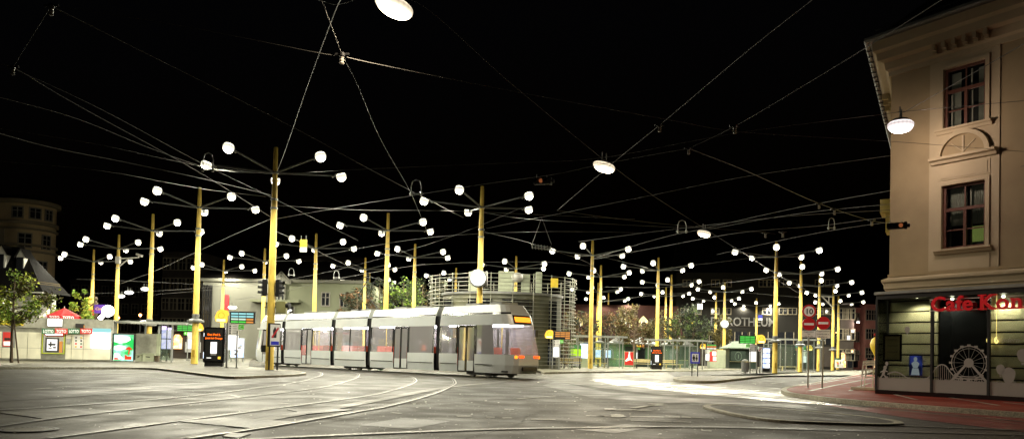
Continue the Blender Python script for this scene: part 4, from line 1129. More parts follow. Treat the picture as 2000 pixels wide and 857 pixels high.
# ================================================================== OVERHEAD WIRES
def wpt(a):
    u, v, z = a
    return at_z(u, v, z) if z > 0 else at_y(u, v, -z)
P1Y, P2Y, P12Y, P15Y, P19Y = PXY[0][1], PXY[1][1], PXY[12][1], PXY[15][1], PXY[19][1]
def wire(lb, pts, r=.016, sm=6, m='wire_metal', name='overhead_wire'):
    P = [wpt(a) for a in pts]
    P = smooth_path(P, sm) if len(P) > 2 else [P[0].lerp(P[1], t / 8) - Vector((0, 0, .0)) for t in range(9)]
    mb = MB(); mb.tube(P, r, 5); o = mb.build(name, m, None, True)
    return tag(o, lb, 'overhead wire', 'overhead wires')
WIRES = [
    ('short steep wire joining the two knots in the top left corner', [(100, 12, 8), (25, 132, 7.6)], .014),
    ('long wire sloping from the top left knot past the tall mast to the clock', [(100, 12, 8), (250, 87, 8.1), (575, 250, 8.2), (740, 340, 8.2), (905, 425, -P12Y)], .015),
    ('faint wire from the top left knot to the wire knot below the big lamp', [(100, 12, 8), (350, 50, 7.8), (630, 105, 7.8), (668, 107, 7.8)], .010),
    ('bright wire from the left knot down to the nearest tall mast', [(-20, 130, 7.6), (25, 132, 7.6), (150, 205, 7.6), (395, 340, 7.7), (530, 425, -P1Y)], .017),
    ('faint wire running just above the bright one from the left knot', [(25, 134, 7.6), (200, 215, 7.7), (400, 322, 8.2), (560, 400, 8.2), (700, 470, 8.1)], .010),
    ('faint wire entering at the left edge below the left knot', [(-10, 188, 7.5), (150, 232, 7.8), (300, 292, 8.2), (410, 327, 8.7), (535, 340, -P1Y)], .010),
    ('bright contact wire from the left edge to the nearest mast', [(-10, 258, 7.2), (100, 288, 7.3), (250, 318, 7.6), (400, 350, 7.9), (529, 381, -P1Y)], .018),
    ('thin wire entering at the left edge above the lowest corner house', [(-10, 314, 8.5), (200, 334, 8.5), (390, 368, 8.6), (520, 384, -P1Y)], .011),
    ('wire running level from the left edge past the second mast', [(-10, 250, 9), (180, 280, 9), (320, 310, 9.2), (450, 335, 9.5), (535, 337, -P1Y)], .010),
    ('steep bright wire from the top edge down to the nearest mast', [(668, -6, 7), (648, 40, 7.3), (600, 170, 8), (555, 300, 9), (540, 338, -P1Y)], .015),
    ('wire coming down from the top edge to the knot under the big lamp', [(626, -6, 7.9), (645, 45, 7.8), (668, 107, 7.8)], .014),
    ('long slack cable from the knot under the big lamp down to the hanging loop', [(668, 107, 7.8), (700, 170, 7.9), (745, 275, 8.0), (800, 372, 8), (825, 430, 7.6), (838, 462, 7.2)], .014),
    ('wire along the top edge left of the big lamp', [(610, -4, 7.9), (640, 6, 7.9), (662, 9, 7.9), (705, -4, 8.0)], .014),
    ('long shallow wire from the knot under the big lamp to the corner house', [(668, 107, 7.8), (720, 122, 7.8), (1000, 178, 8.0), (1300, 233, 8.3), (1450, 258, 8.2), (1735, 276, 7.9), (2010, 297, 7.2)], .012),
    ('lamp span wire between the big lamp and the middle hanging lamp', [(790, -4, 9.2), (850, 30, 8.95), (1000, 165, 8.9), (1180, 313, 8.75)], .011),
    ('lamp span wire between the middle and the small hanging lamp', [(1180, 313, 8.75), (1280, 385, 8.8), (1376, 446, 9.05)], .011),
    ('lamp span wire from the small hanging lamp down to the masts by the road signs', [(1376, 446, 9.05), (1480, 512, 9.0), (1534, 545, 8.8), (1602, 580, 8.2)], .016),
    ('bright wire from the top edge slanting down left to the middle hanging lamp and beyond', [(1592, -4, 8), (1450, 108, 8), (1290, 243, 8.1), (1200, 316, 8.2), (1088, 411, 8.4)], .016),
    ('bright wire from the top edge by the house eave to the sky knot', [(1846, -4, 7.6), (1640, 125, 7.8), (1435, 247, 8), (1345, 290, 8)], .016),
    ('wire from the sky knot through the hanging signal to the nearest mast', [(1345, 290, 8), (1190, 318, 8.2), (1075, 342, 8.2), (930, 362, 8.3), (655, 407, 8.1), (541, 427, -P1Y)], .013),
    ('wire from the sky knot down right to the hanging signal at the house', [(1345, 290, 8), (1460, 335, 7.8), (1570, 385, 7.6), (1640, 412, 7.4), (1703, 431, 7.3), (1742, 436, 7.2)], .015),
    ('bright twisted wire from the house signal up to the right edge', [(1742, 436, 7.2), (1795, 443, 7.1), (1850, 428, 7.1), (1935, 395, 7.1), (2010, 368, 7.1)], .016),
    ('long level wire from the nearest mast over the middle lamp to the house lamp', [(538, 342, -P1Y), (700, 331, 9.4), (1000, 318, 9), (1170, 309, 8.9), (1440, 260, 8.9), (1735, 222, 8.8), (1765, 218, 8.8), (2010, 196, 8.2)], .011),
    ('wire from the house lamp up to the right edge', [(1765, 220, 8.8), (1880, 155, 8.9), (2010, 80, 9)], .013),
    ('thin wire from the slack end to the small hanging lamp and on right', [(1088, 411, 8.4), (1230, 430, 8.6), (1370, 444, 8.9), (1480, 453, 8.9), (1515, 457, 8.9)], .014),
    ('faint wire crossing the dark sky towards the house corner', [(950, 446, 8.8), (1058, 424, 8.9), (1250, 386, 8.9), (1450, 346, 8.8), (1790, 297, 8.2)], .010),
    ('upper dark wire crossing the lower house window', [(1370, 447, 8.9), (1550, 407, 8.2), (1735, 373, 7.4), (1870, 350, 7.2), (2010, 322, 7)], .012),
    ('second dark wire crossing the lower house window', [(1376, 449, 8.9), (1540, 420, 8), (1735, 399, 7), (2010, 378, 6.8)], .011),
    ('contact wire from the first glass shelter past the small hanging lamp to the right edge', [(1130, 472, 7.2), (1240, 457, 7.2), (1330, 446, 7.2), (1520, 424, 7), (1735, 410, 6.7), (2010, 392, 6.4)], .013),
    ('contact wire rising from the second glass shelter to the right edge', [(1160, 506, 6.8), (1290, 482, 6.8), (1440, 455, 6.6), (1600, 441, 6.5), (1735, 424, 6.4), (2010, 398, 6.2)], .013),
    ('lowest dark wire crossing the house front', [(1400, 497, 6.4), (1560, 462, 6.4), (1735, 434, 6.2), (2010, 410, 6)], .011),
    ('wire from the nearest mast to the hanging yellow square and beyond', [(535, 450, -P1Y), (590, 474, 7.7), (650, 505, 7.6), (745, 549, 7.2)], .015),
    ('wire from the nearest mast down left to the second mast', [(530, 427, -P1Y), (460, 457, 7.6), (392, 488, 7.4), (300, 530, 7.2), (230, 556, 7.0)], .015),
    ('level wire between the nearest mast and the clock mast', [(541, 401, -P1Y), (700, 410, 9), (850, 411, 9), (940, 414, -P12Y), (1240, 428, 10)], .012),
    ('wire from the clock mast rising right towards the small hanging lamp', [(945, 415, -P12Y), (1045, 429, 9.0), (1260, 441, 9.1), (1376, 446, 9.0)], .010),
    ('wire from the clock mast to the triangular cable hanger', [(943, 452, -P12Y), (1020, 470, 8), (1060, 483, 7.6), (1130, 505, 7.4), (1160, 520, 7.4)], .015),
    ('level wire behind the clock mast to the first right mast', [(620, 500, 8), (790, 470, 8.2), (940, 456, -P12Y), (1120, 452, 9.2), (1260, 455, 10.5)], .012),
    ('wire from the first right mast up to the small hanging lamp', [(1158, 505, -P15Y), (1230, 482, 8.8), (1310, 460, 8.8), (1376, 447, 8.9)], .014),
    ('thin wire between the two masts at the two glass shelters', [(1160, 498, -P15Y), (1220, 512, 9.9), (1286, 528, -P19Y)], .013),
    ('wire from the second shelter mast to the large vending cabinet mast', [(1287, 525, -P19Y), (1400, 512, 10), (1516, 497, -PXY[27][1])], .013),
    ('wire from the large vending cabinet mast down to the sign masts', [(1517, 545, -PXY[27][1]), (1540, 560, 8.2), (1565, 575, -PXY[28][1])], .014),
    ('wire from the station portal rising right to the tram pantograph', [(460, 585, 5.5), (540, 572, 5.6), (620, 552, 6.2), (720, 533, 7.0), (830, 515, 7.6)], .014),
    ('low contact wire above the front half of the tram', [(300, 575, 5.6), (470, 560, 5.7), (620, 535, 5.9), (760, 500, 6.2), (900, 455, 6.8), (1020, 405, 7.2)], .010),
    ('contact wire from the left masts behind the second mast', [(120, 575, 5.8), (260, 570, 5.8), (390, 562, 5.8), (520, 545, 6)], .012),
    ('low wire between the far masts on the left', [(150, 545, 6.6), (240, 548, 6.6), (400, 556, 6.6), (470, 562, 6.4)], .012),
    ('cable running level above the rod-clad pavilion', [(650, 546, 7.0), (800, 520, 7.6), (935, 512, 8.2), (1080, 512, 8.2), (1160, 520, 8)], .012),
    ('far contact wire over the middle glass shelters', [(1170, 590, 6.2), (1290, 575, 6.4), (1420, 570, 6.6), (1560, 580, 6.4)], .014),
    ('far contact wire crossing in front of the grey lettered building', [(1180, 560, 7.4), (1320, 560, 7.6), (1480, 545, 8.2), (1520, 535, 8.4)], .013),
]
for (lb, pts, r) in WIRES: wire(lb, pts, r * (.5 if min(wpt(a).y for a in pts) < 18 else .72))
# knots and fittings on the wires
def fitting(lb, a, s_=1.0):
    p = wpt(a); t = thing('wire_knot', lb, 'wire fitting', p, 0, 'wire knots and insulators')
    mb = MB(); mb.ball((0, 0, 0), .07 * s_, .07 * s_, .06 * s_, 10, 6); mb.cyl((-.14 * s_, 0, 0), (.14 * s_, .02, .02), .03 * s_, n=8); mb.build('clamp', 'dark_metal', t)
    mb = MB(); mb.lathe([(.03, -.2), (.055, -.18), (.03, -.15), (.055, -.12), (.03, -.09), (.05, -.06)], 8); mb.v = [(x * s_, y * s_, z * s_) for x, y, z in mb.v]; mb.build('insulator', 'insulator', t)
for lb, a, s_ in [('top left wire knot', (100, 12, 8), 1.0), ('wire knot at the left edge below the top left one', (25, 132, 7.6), .9), ('knot where wires meet under the big hanging lamp', (668, 107, 7.8), 1.1),
               ('sky knot where three bright wires meet right of the middle lamp', (1345, 290, 8), 1), ('fitting on the bright wire above the sky knot', (1435, 247, 8), 1.1),
               ('fitting on the steep wire above the middle hanging lamp', (1288, 245, 8.1), 1.0), ('small insulator left of the house signal', (1600, 398, 7.5), 1.0), ('second insulator left of the house signal', (1630, 409, 7.4), 1.1),
               ('pale clamp just before the house signal', (1703, 430, 7.3), 1.2), ('insulator on the bright wire by the right edge', (1945, 392, 7.1), 1.1), ('pinkish insulator below the small hanging lamp wire', (1495, 455, 8.9), 1.4),
               ('white clamp right of the small hanging lamp', (1529, 453, 8.8), 1.6), ('black insulators on the wire above the lower house window', (1850, 353, 7.2), 1.0)]: fitting(lb, a, s_)
def loop(lb, u, v, Y, w_, h):
    p = at_y(u, v, Y); mb = MB()
    mb.tube([(-w_ / 2, 0, 0), (-w_ / 2, 0, h * .55), (-w_ * .35, 0, h * .9), (0, 0, h), (w_ * .35, 0, h * .9), (w_ / 2, 0, h * .55), (w_ / 2, 0, 0)], .022, 6)
    for sx in (-1, 1): mb.cyl((sx * w_ / 2, 0, -.12), (sx * w_ / 2, 0, .05), .05, n=8)
    mb.box(-w_ * .7, w_ * .7, -.02, .02, -.05, -.01)
    o = mb.build('wire_loop', 'grey_metal'); o.location = p; tag(o, lb, 'wire loop', 'arched wire loops')
loop('tall arched loop beside the leftmost lamp of the nearest mast', 406, 330, 32, .42, .68); loop('arched loop above the left lamp of the clock mast', 813, 377, 36, .48, .62)
loop('arched loop left of the small hanging lamp', 1332, 451, 44, .48, .62); loop('arched loop on the wire above the right sign masts', 1624, 444, 42, .32, .52)
loop('small arched loop on the wire behind the nearest mast', 569, 536, 60, .4, .5); loop('small arched loop over the middle of the tram', 657, 541, 60, .4, .5)
t = thing('cable_hanger', 'triangular cable hanger with switch rods right of the clock mast', 'cable hanger', at_y(1058, 425, 42))
mb = MB(); mb.tube([(-.5, 0, -1.5), (0, 0, 0), (.58, .1, -1.45)], .012, 5); mb.build('hanger_wire', 'wire_metal', t)
mb = MB(); mb.bar((-.55, 0, -1.5), (.6, .1, -1.62), .05, .05); mb.bar((-.5, .2, -1.62), (.5, .3, -1.7), .04, .06)
for i in range(7): mb.cyl((-.5 + i * .17, .0, -1.45 - .02 * i), (-.45 + i * .17, .25, -1.68 - .015 * i), .025, n=6)
mb.build('switch_rods', 'grey_metal', t)

# ------------------------------------------------------------------ hanging traffic signals
def signal(lb, u, v, Y, rz, lit):
    t = thing('hanging_signal', lb, 'traffic signal', at_y(u, v, Y), rz, 'traffic signals hung on wires'); t.scale = (.85,) * 3 if Y > 30 else (.62,) * 3
    mb = MB(); mb.box(-.44, .30, -.13, .13, -.15, .15); hs = mb.build('housing', 'black_matt', t, bevel=.03)
    for i, x in enumerate((-.30, -.06, .18)):
        mb = MB(); n = 14
        for k in range(n):
            a0 = PI * (-.15) + 1.3 * PI * k / n; a1 = PI * (-.15) + 1.3 * PI * (k + 1) / n
            mb.poly([(x + .105 * math.cos(a0), -.131, .105 * math.sin(a0)), (x + .105 * math.cos(a1), -.131, .105 * math.sin(a1)), (x + .105 * math.cos(a1), -.32, .105 * math.sin(a1)), (x + .105 * math.cos(a0), -.32, .105 * math.sin(a0))])
        mb.build('visor', 'black_matt', hs)
        mb = MB(); mb.lathe([(.10, .0), (.07, .02), (.02, .03)], 14, mtx=Matrix.Rotation(PI / 2, 3, 'X')); mb.v = [(a + x, b - .131, c) for a, b, c in mb.v]
        mb.build('signal_lens', 'signal_amber' if i == lit else 'black_gloss', hs)
    mb = MB(); mb.box(.31, .44, -.16, .16, -.17, .17); mb.cyl((.441, 0, 0), (.56, 0, 0), .09, .1, 12); mb.build('end_head', 'dark_metal', t, bevel=.015)
    mb = MB(); mb.cyl((-.3, 0, .151), (-.3, 0, .34), .015); mb.cyl((.2, 0, .151), (.2, 0, .28), .015); mb.build('hook', 'grey_metal', t)
signal('hanging traffic signal with a lit orange aspect high in the middle of the sky', 1060, 354, 31, R(-15), 1)
signal('black hanging traffic signal at the corner of the tan house', 1752, 441, 23, R(-32), 2)

# ================================================================== KIOSK ROW (left)
GZ = .12
KY = 48.3; KRZ = R(21)
KO = Vector((gx(-40, KY), KY, GZ)); KF = Frame(KO, KRZ)
kiosk = thing('kiosk', 'pale panelled kiosk row with green and red lottery fascia and a lit shop front', 'kiosk', KO, KRZ)
kx = lambda u, v=670: KF.px(u, v)[0]
kz = lambda u, v: KF.px(u, v)[1]
XR = kx(217); KT = kz(110, 621)
DEP = 3.2
z_seam = kz(60, 679); z_low = .08; z_pan = kz(60, 648)
def panel(u0, u1, z0, z1, m='pale_panel', y=-.02, th=.06, name='panel', bev=.008):
    mb = MB(); mb.box(kx(u0) + .012, kx(u1) - .012, y - th / 2, y + th / 2, z0 + .008, z1 - .008); return mb.build(name, m, kiosk, bevel=bev)
mb = MB(); mb.box(0, XR, .02, DEP, .0, KT - .06); mb.build('body', 'kiosk_grey', kiosk)
mb = MB(); mb.box(-.1, XR + .1, -.25, DEP + .1, KT - .058, KT); mb.box(-.1, XR + .1, -.26, -.2, kz(60, 640), KT - .06); fa = mb.build('fascia', 'kiosk_grey', kiosk, bevel=.01)
for (a, b) in ((-40, 4), (29, 54), (54, 81), (128, 140), (140, 163), (163, 216)):
    panel(a, b, z_low, z_seam); 
    panel(a, b, z_seam, z_pan)
panel(4, 29, z_low, z_seam)
# left ticket window with poster
a, b, c, e = KF.rect(3, 645, 29, 678)
mb = MB(); mb.box(a, b, -.04, .015, c, e); wn_ = mb.build('display_window', 'grey_metal', kiosk)
mb = MB(); a, b, c, e = KF.rect(6, 648, 23, 676); mb.box(a, b, -.05, -.041, c, e); po = mb.build('poster', 'lotto_red', wn_)
mb = MB(); mb.box(a + .05, b - .05, -.055, -.051, c + .06, c + (e - c) * .35); mb.build('poster_foot', 'lotto_white', po)
mb = MB(); mb.box(a + .08, b - .08, -.055, -.051, c + (e - c) * .42, c + (e - c) * .6); mb.build('poster_picture', 'black_matt', po)
# yellow sign with dark cut-out shapes
a, b, c, e = KF.rect(-38, 618, 48, 634.5)
mb = MB(); mb.box(a, b, -.34, -.27, c, e); ys = mb.build('yellow_sign', 'yellow_sign', kiosk) if 'yellow_sign' in MATS else mb.build('yellow_sign', 'sign_yellow', kiosk)
rk = random.Random(2); x = a + .2
while x < b - .2:
    mb = MB(); mb.ball((x, -.343, (c + e) / 2 + rk.uniform(-.08, .1)), rk.uniform(.08, .16), .006, rk.uniform(.07, .15), 9, 6); mb.build('sign_shape', 'stall_green' if rk.random() > .3 else 'sign_black', ys); x += rk.uniform(.3, .5)
# counter window
a, b, c, e = KF.rect(82, 650, 127, 690.5)
mb = MB(); w_ = .07
mb.box(a, a + w_, -.10, -.02, c, e); mb.box(b - w_, b, -.10, -.02, c, e); mb.box(a + w_, b - w_, -.10, -.02, e - w_, e); mb.box(a + w_, b - w_, -.10, -.02, c, c + w_)
cf = mb.build('counter_frame', 'lime_frame', kiosk)
mb = MB(); mb.box(a + w_, b - w_, -.03, .01, c + w_, e - w_); mb.build('counter_back', 'grey_metal', cf)
a2, b2, c2, e2 = KF.rect(92, 662, 112, 684)
mb = MB(); mb.box(a2 - .1, b2 + .1, -.055, -.031, c2 - .1, e2 + .1); sc_ = mb.build('screen', 'dark_metal', cf)
mb = MB(); mb.box(a2, b2, -.062, -.056, c2, e2); pi = mb.build('screen_picture', 'white_lit_dim', sc_)
for (fx0, fx1, fz0, fz1) in ((.12, .85, .45, .62), (.3, .45, .3, .8), (.6, .9, .2, .34), (.15, .5, .12, .22)):
    mb = MB(); mb.box(a2 + (b2 - a2) * fx0, a2 + (b2 - a2) * fx1, -.066 - fx0 * .01, -.0625, c2 + (e2 - c2) * fz0, c2 + (e2 - c2) * fz1); mb.build('picture_shape', 'sign_black', pi)
a3, b3, c3, e3 = KF.rect(116, 666, 122, 688)
mb = MB(); mb.box(a3, b3, -.06, -.031, c3, e3); mb.build('price_strip', 'orange_led_row', cf)
a3, b3, c3, e3 = KF.rect(88, 648, 124, 655.5, -.2)
mb = MB(); mb.box(a3, b3, -.26, -.12, c3, e3); ls = mb.build('lit_strip', 'lotto_red', kiosk, bevel=.01)
mb = MB(); mb.box(a3 + .05, b3 - .05, -.268, -.2605, c3 + .05, e3 - .05); mb.build('strip_light', 'white_lit', ls)
a3, b3, c3, e3 = KF.rect(82, 691, 127, 708)
for i in range(5):
    mb = MB(); h = (e3 - .05) / 5; mb.box(a3, b3, -.05, .015, .05 + i * h, .05 + (i + 1) * h - .02); mb.build('base_board', 'kiosk_grey', kiosk, bevel=.008)
# lottery fascia
us = [82, 107.5, 132.5, 156.5, 180.5]
for i, (tx, m) in enumerate((('LOTTO', 'lotto_green'), ('TOTO', 'lotto_red'), ('LOTTO', 'lotto_green'), ('TOTO', 'lotto_red'))):
    a, b, c, e = KF.rect(us[i], 641, us[i + 1], 651.5, -.3)
    mb = MB(); mb.box(a + .003, b - .003, -.36, -.27, c, e); fb = mb.build('fascia_sign', m, kiosk)
    text(tx, (e - c) * .82, 'lotto_white', fb, ((a + b) / 2, -.364, c + (e - c) * .2), align='CENTER', ext=.003, bold=.006, width=(b - a) * .78)
# bright lit shop front
a, b, c, e = KF.rect(179, 630, 216, 680, -.1)
mb = MB(); mb.box(a, b, -.20, -.06, c, e); lf = mb.build('lit_display', 'white_lit', kiosk, bevel=.02)
a, b, c, e = KF.rect(181, 641, 217, 649, -.2)
mb = MB(); mb.box(a, b, -.27, -.205, c, e); mb.build('display_header', 'cyan_led', kiosk)
# intercom, flyer sheet
a, b, c, e = KF.rect(130.5, 661, 138.5, 671)
mb = MB(); mb.box(a, b, -.14, -.051, c, e); ic = mb.build('pay_phone', 'grey_metal', kiosk, bevel=.01); mb = MB(); mb.box(a + .05, b - .05, -.15, -.141, c + .1, e - .05); mb.build('phone_face', 'plastic_grey', ic)
a, b, c, e = KF.rect(145, 654, 162, 680)
mb = MB(); mb.box(a, b, -.065, -.051, c, e); fl = mb.build('flyer_sheet', 'poster_white', kiosk)
for i in range(4):
    for k in (0, 1):
        mb = MB(); x0_ = a + .06 + k * (b - a - .2); z0_ = c + .06 + i * (e - c) / 4.4; mb.box(x0_, x0_ + .10, -.070, -.0655, z0_, z0_ + .10); mb.build('flyer_print', ['sign_yellow', 'lotto_red', 'stall_green', 'sign_black'][(i + k) % 4], fl)
# roof light box, air unit
def on_roof(u0, v0, u1, v1, y0, y1, name, m, lb, cat, bev=.02):
    a, b, c, e = KF.rect(u0, v0, u1, v1, y0)
    o = thing(name, lb, cat, KO + Vector((0, 0, 0)), KRZ); mb = MB(); mb.box(a, b, y0, y1, c, e); mb.build('casing', m, o, bevel=bev); return o, a, b, c, e
o, a, b, c, e = on_roof(92, 621.5, 122.5, 637.5, -.42, -.27, 'light_box', 'housing', 'overexposed white light box fixed on the kiosk fascia under the red parasol', 'light box')
mb = MB(); mb.box(a + .04, b - .04, -.432, -.4205, c + .04, e - .04); mb.build('lit_face', 'white_lit', o)
o, a, b, c, e = on_roof(147, 631.5, 164, 640, -.45, -.27, 'air_unit', 'black_matt', 'small dark box on the kiosk fascia above the right red panel', 'box')  # dark air-conditioning unit on the fascia
mb = MB(); mb.box(b - .05, b + .02, -.44, -.30, c + .03, e - .1); mb.build('side_plate', 'orange_led_row', o)
# parasol
p = at_y(125, 625, 52.5); t = thing('parasol', 'red parasol with white lettering standing behind the kiosk roof', 'parasol', (p.x, p.y, GZ))
mb = MB(); mb.cyl((0, 0, 0), (0, 0, 3.65), .03, n=8); mb.build('pole', 'window_white', t, True)
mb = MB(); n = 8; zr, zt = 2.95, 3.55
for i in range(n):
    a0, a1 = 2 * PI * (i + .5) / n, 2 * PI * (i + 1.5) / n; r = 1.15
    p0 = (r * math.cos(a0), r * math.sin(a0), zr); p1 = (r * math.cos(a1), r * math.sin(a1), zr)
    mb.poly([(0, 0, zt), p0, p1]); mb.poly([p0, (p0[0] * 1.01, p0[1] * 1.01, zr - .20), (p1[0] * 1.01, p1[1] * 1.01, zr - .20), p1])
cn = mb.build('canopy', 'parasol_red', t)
text('TOTO', .24, 'lotto_white', cn, (-.36, -1.10, zr - .17), ext=.002, bold=.006); 
text('TOTO', .24, 'lotto_white', cn, (.50, -1.03, zr - .17), rot=(PI / 2, 0, R(45)), ext=.002, bold=.006)
text('TOTO', .24, 'lotto_white', cn, (-1.0, -.60, zr - .17), rot=(PI / 2, 0, R(-45)), ext=.002, bold=.006)
# satellite dish
p = at_y(75, 604, 51.5); t = thing('satellite_dish', 'white satellite dish standing on the kiosk roof beside the tree', 'satellite dish', p, R(15))
mb = MB(); m_ = Matrix.Rotation(R(75), 3, 'X')
mb.lathe([(.02, -.10), (.22, -.08), (.40, -.03), (.50, .03), (.50, .045), (.39, -.015), (.21, -.065), (.02, -.085)], 22, mtx=m_); mb.build('reflector', 'window_white', t, True)
mb = MB(); mb.tube([(.12, -.05, -.4), (.15, -.5, -.12), (.12, -.55, .18)], .018, 6); mb.box(.02, .24, -.62, -.48, .14, .34); mb.build('feed_arm', 'grey_metal', t)
mb = MB(); mb.cyl((0, .12, -.72), (0, .12, .05), .03); mb.box(-.2, .2, 0, .25, -.74, -.70); mb.build('stand', 'dark_metal', t)
# painted figure on the mast, purple sign, glowing globe
p = at_y(180, 596, PXY[4][1] - .6); t = thing('figure_sculpture', 'colourful painted harlequin figure pair fixed to the leftmost mast above the kiosk', 'figure', p)
mb = MB(); mb.lathe([(.12, -1.3), (.34, -1.0), (.40, -.4), (.24, .25), (.17, .5), (.05, .6)], 12); mb.v = [(x - .18, y * .7, z) for x, y, z in mb.v]; mb.ball((-.2, 0, .75), .2, .2, .24, 12, 8); mb.build('robed_figure', 'gold', t, True)
mb = MB(); mb.lathe([(.10, -1.4), (.28, -1.0), (.26, -.3), (.22, .3), (.09, .55)], 12); mb.v = [(x + .38, y * .7, z) for x, y, z in mb.v]; mb.ball((.4, 0, .72), .17, .17, .21, 12, 8); mb.tube([(.2, -.15, .2), (0, -.3, -.1), (-.1, -.3, .15)], .08); mb.build('second_figure', 'bark', t, True)
mb = MB(); mb.box(-.1, .35, -.35, -.22, -1.5, -.5); mb.build('red_cloth', 'parasol_red', t)
p = at_y(198, 603, 54); t = thing('hanging_signboard', 'purple signboard with yellow script behind the glowing globe', 'sign', p)
mb = MB(); mb.box(-.48, .42, -.04, .04, -.3, .3); mb.build('board', 'purple', t)
text('Casino', .27, 'yellow_lit', t, (-.42, -.045, -.07), ext=.002, shear=.3)
mb = MB(); mb.cyl((0, 0, -.3), (0, 0, -1.6), .03); mb.build('post', 'dark_metal', t)
p = at_y(211, 607, 53); t = thing('globe_sign', 'overexposed glowing white globe on a short neck over the kiosk end', 'lit globe', p)
mb = MB(); mb.ball((0, 0, 0), .40, .40, .40, 18, 10); mb.build('globe', 'globe_lit', t, True)
mb = MB(); mb.cyl((-.28, 0, -.25), (-.55, 0, -.55), .13, .16, 12); mb.build('neck', 'globe_lit', t, True)
mb = MB(); mb.cyl((0, 0, -.4), (0, 0, -1.0), .04); mb.build('post', 'dark_metal', t)

# ------------------------------------------------------------------ advertising light box + shelter panels + cabinets
AY = 51.5; AO = Vector((gx(220, AY), AY, GZ)); AR = R(6); AF = Frame(AO, AR)
t = thing('advertising_light_box', 'lit green poster box with red parasol picture at the end of the kiosk', 'advertising box', AO, AR)
a, b, c, e = AF.rect(219, 650.5, 263, 708)
mb = MB(); mb.box(a, b, 0, .22, .10, e); mb.box(a + .1, b - .1, .05, .17, 0, .10); mb.build('frame', 'black_gloss', t, bevel=.02)
a, b, c, e = AF.rect(222, 653, 260.5, 704)
mb = MB(); mb.box(a, b, -.012, -.001, c, e); po = mb.build('poster', 'poster_green', t)
W_, H_ = b - a, e - c
def pp(name, m, pts, y=-.016): 
    mb = MB(); mb.prism_y([(a + W_ * x, c + H_ * z) for x, z in pts], y - .003, y); mb.build(name, m, po)
pp('cloud_shape', 'white_lit_dim', [(.02, .72), (.3, .66), (.62, .70), (.86, .80), (.80, .92), (.45, .97), (.04, .98)])
pp('cloud_shape', 'poster_pale', [(.02, .42), (.35, .38), (.62, .47), (.60, .56), (.25, .60), (.02, .56)])
pp('parasol_shape', 'poster_red', [(.60, .42), (.66, .50), (.78, .545), (.90, .49), (.97, .42), (.85, .44), (.80, .24), (.74, .24), (.77, .43)])
pp('box_shape', 'poster_red', [(.58, .05), (.92, .05), (.92, .17), (.70, .17), (.66, .22), (.58, .22)])
pp('sand_shape', 'white_lit_dim', [(.0, .03), (.55, .05), (.42, .16), (.25, .28), (.06, .30)])
pp('towel_shape', 'poster_red', [(.05, .04), (.30, .05), (.24, .10), (.06, .12)], -.021); pp('towel_shape', 'blue_led', [(.32, .05), (.46, .06), (.44, .10), (.34, .10)], -.021)
SY = 52.5; SO = Vector((gx(217, SY), SY, GZ)); SR = R(4); SFm = Frame(SO, SR)
sh = thing('tram_shelter', 'glass roofed shelter with dark grey back panel left of the second mast', 'tram shelter', SO, SR)
sx = lambda u, v=670, y=0: SFm.px(u, v, y)[0]
ZR = SFm.px(300, 631)[1]
mb = MB(); a, b = sx(217, 630), sx(366, 630)
mb.box(a, b, -.3, .05, ZR - .06, ZR + .10); mb.box(a, b, 2.2, 2.4, ZR + .02, ZR + .14)
for i in range(8): mb.box(a + (b - a) * i / 7 - .03, a + (b - a) * i / 7 + .03, .05, 2.2, ZR - .02, ZR + .06)
mb.build('roof_frame', 'grey_metal', sh)
mb = MB(); mb.box(a, b, -.28, 2.35, ZR + .142, ZR + .155); mb.build('roof_glass', 'shelter_glass', sh)
for u, y in ((283, 2.2), (336, 0), (310, 2.2), (218.5, 0)):
    mb = MB(); x = sx(u, 670, y); mb.box(x - .05, x + .05, y - .05, y + .05, 0, ZR - .06); mb.build('post', 'grey_metal', sh)
mb = MB(); mb.box(sx(264, 680, .3), sx(305, 680, .3), .3, .36, .08, SFm.px(285, 651, .3)[1]); mb.build('back_panel', 'stall_grey' if 'stall_grey' in MATS else 'kiosk_grey', sh)
mb = MB(); mb.box(sx(305.5, 680, .3), sx(312, 680, .3), .30, .44, .02, SFm.px(309, 651, .3)[1]); mb.build('panel_post', 'cabinet', sh)
mb = MB(); mb.box(sx(313, 680, 1), sx(335, 680, 1), 1, 1.012, .12, ZR - .4); mb.build('side_glass', 'shelter_glass', sh)
def cabinet(u0, u1, v0, m, lb, tag_shapes):
    a, b, c, e = SFm.rect(u0, v0, u1, 710, -.35)
    t = thing('switch_cabinet', lb, 'cabinet', SO, SR, 'cabinets under the shelter')
    mb = MB(); mb.box(a, b, -.35, .05, .02, e - .05); mb.build('body', m, t, bevel=.012)
    mb = MB(); mb.box(a - .03, b + .03, -.38, .08, e - .05, e); mb.build('lid', m, t, bevel=.01)
    if tag_shapes:
        mb = MB(); rr = random.Random(u0); P = []
        for i in range(10): P.append((a + (b - a) * (.25 + .5 * rr.random()), -.354, e * (.45 + .3 * rr.random())))
        mb.tube(P, .012, 4); mb.build('graffiti', 'sign_black', t)
cabinet(264, 276, 691, 'cabinet', 'narrow pale switch cabinet with a black scrawl beside the green poster', 1)
cabinet(278, 300, 689.5, 'cabinet', 'wide pale switch cabinet with graffiti under the shelter', 1)
cabinet(301.5, 308, 694, 'bark', 'low brown bin box at the right of the pale cabinets', 0)
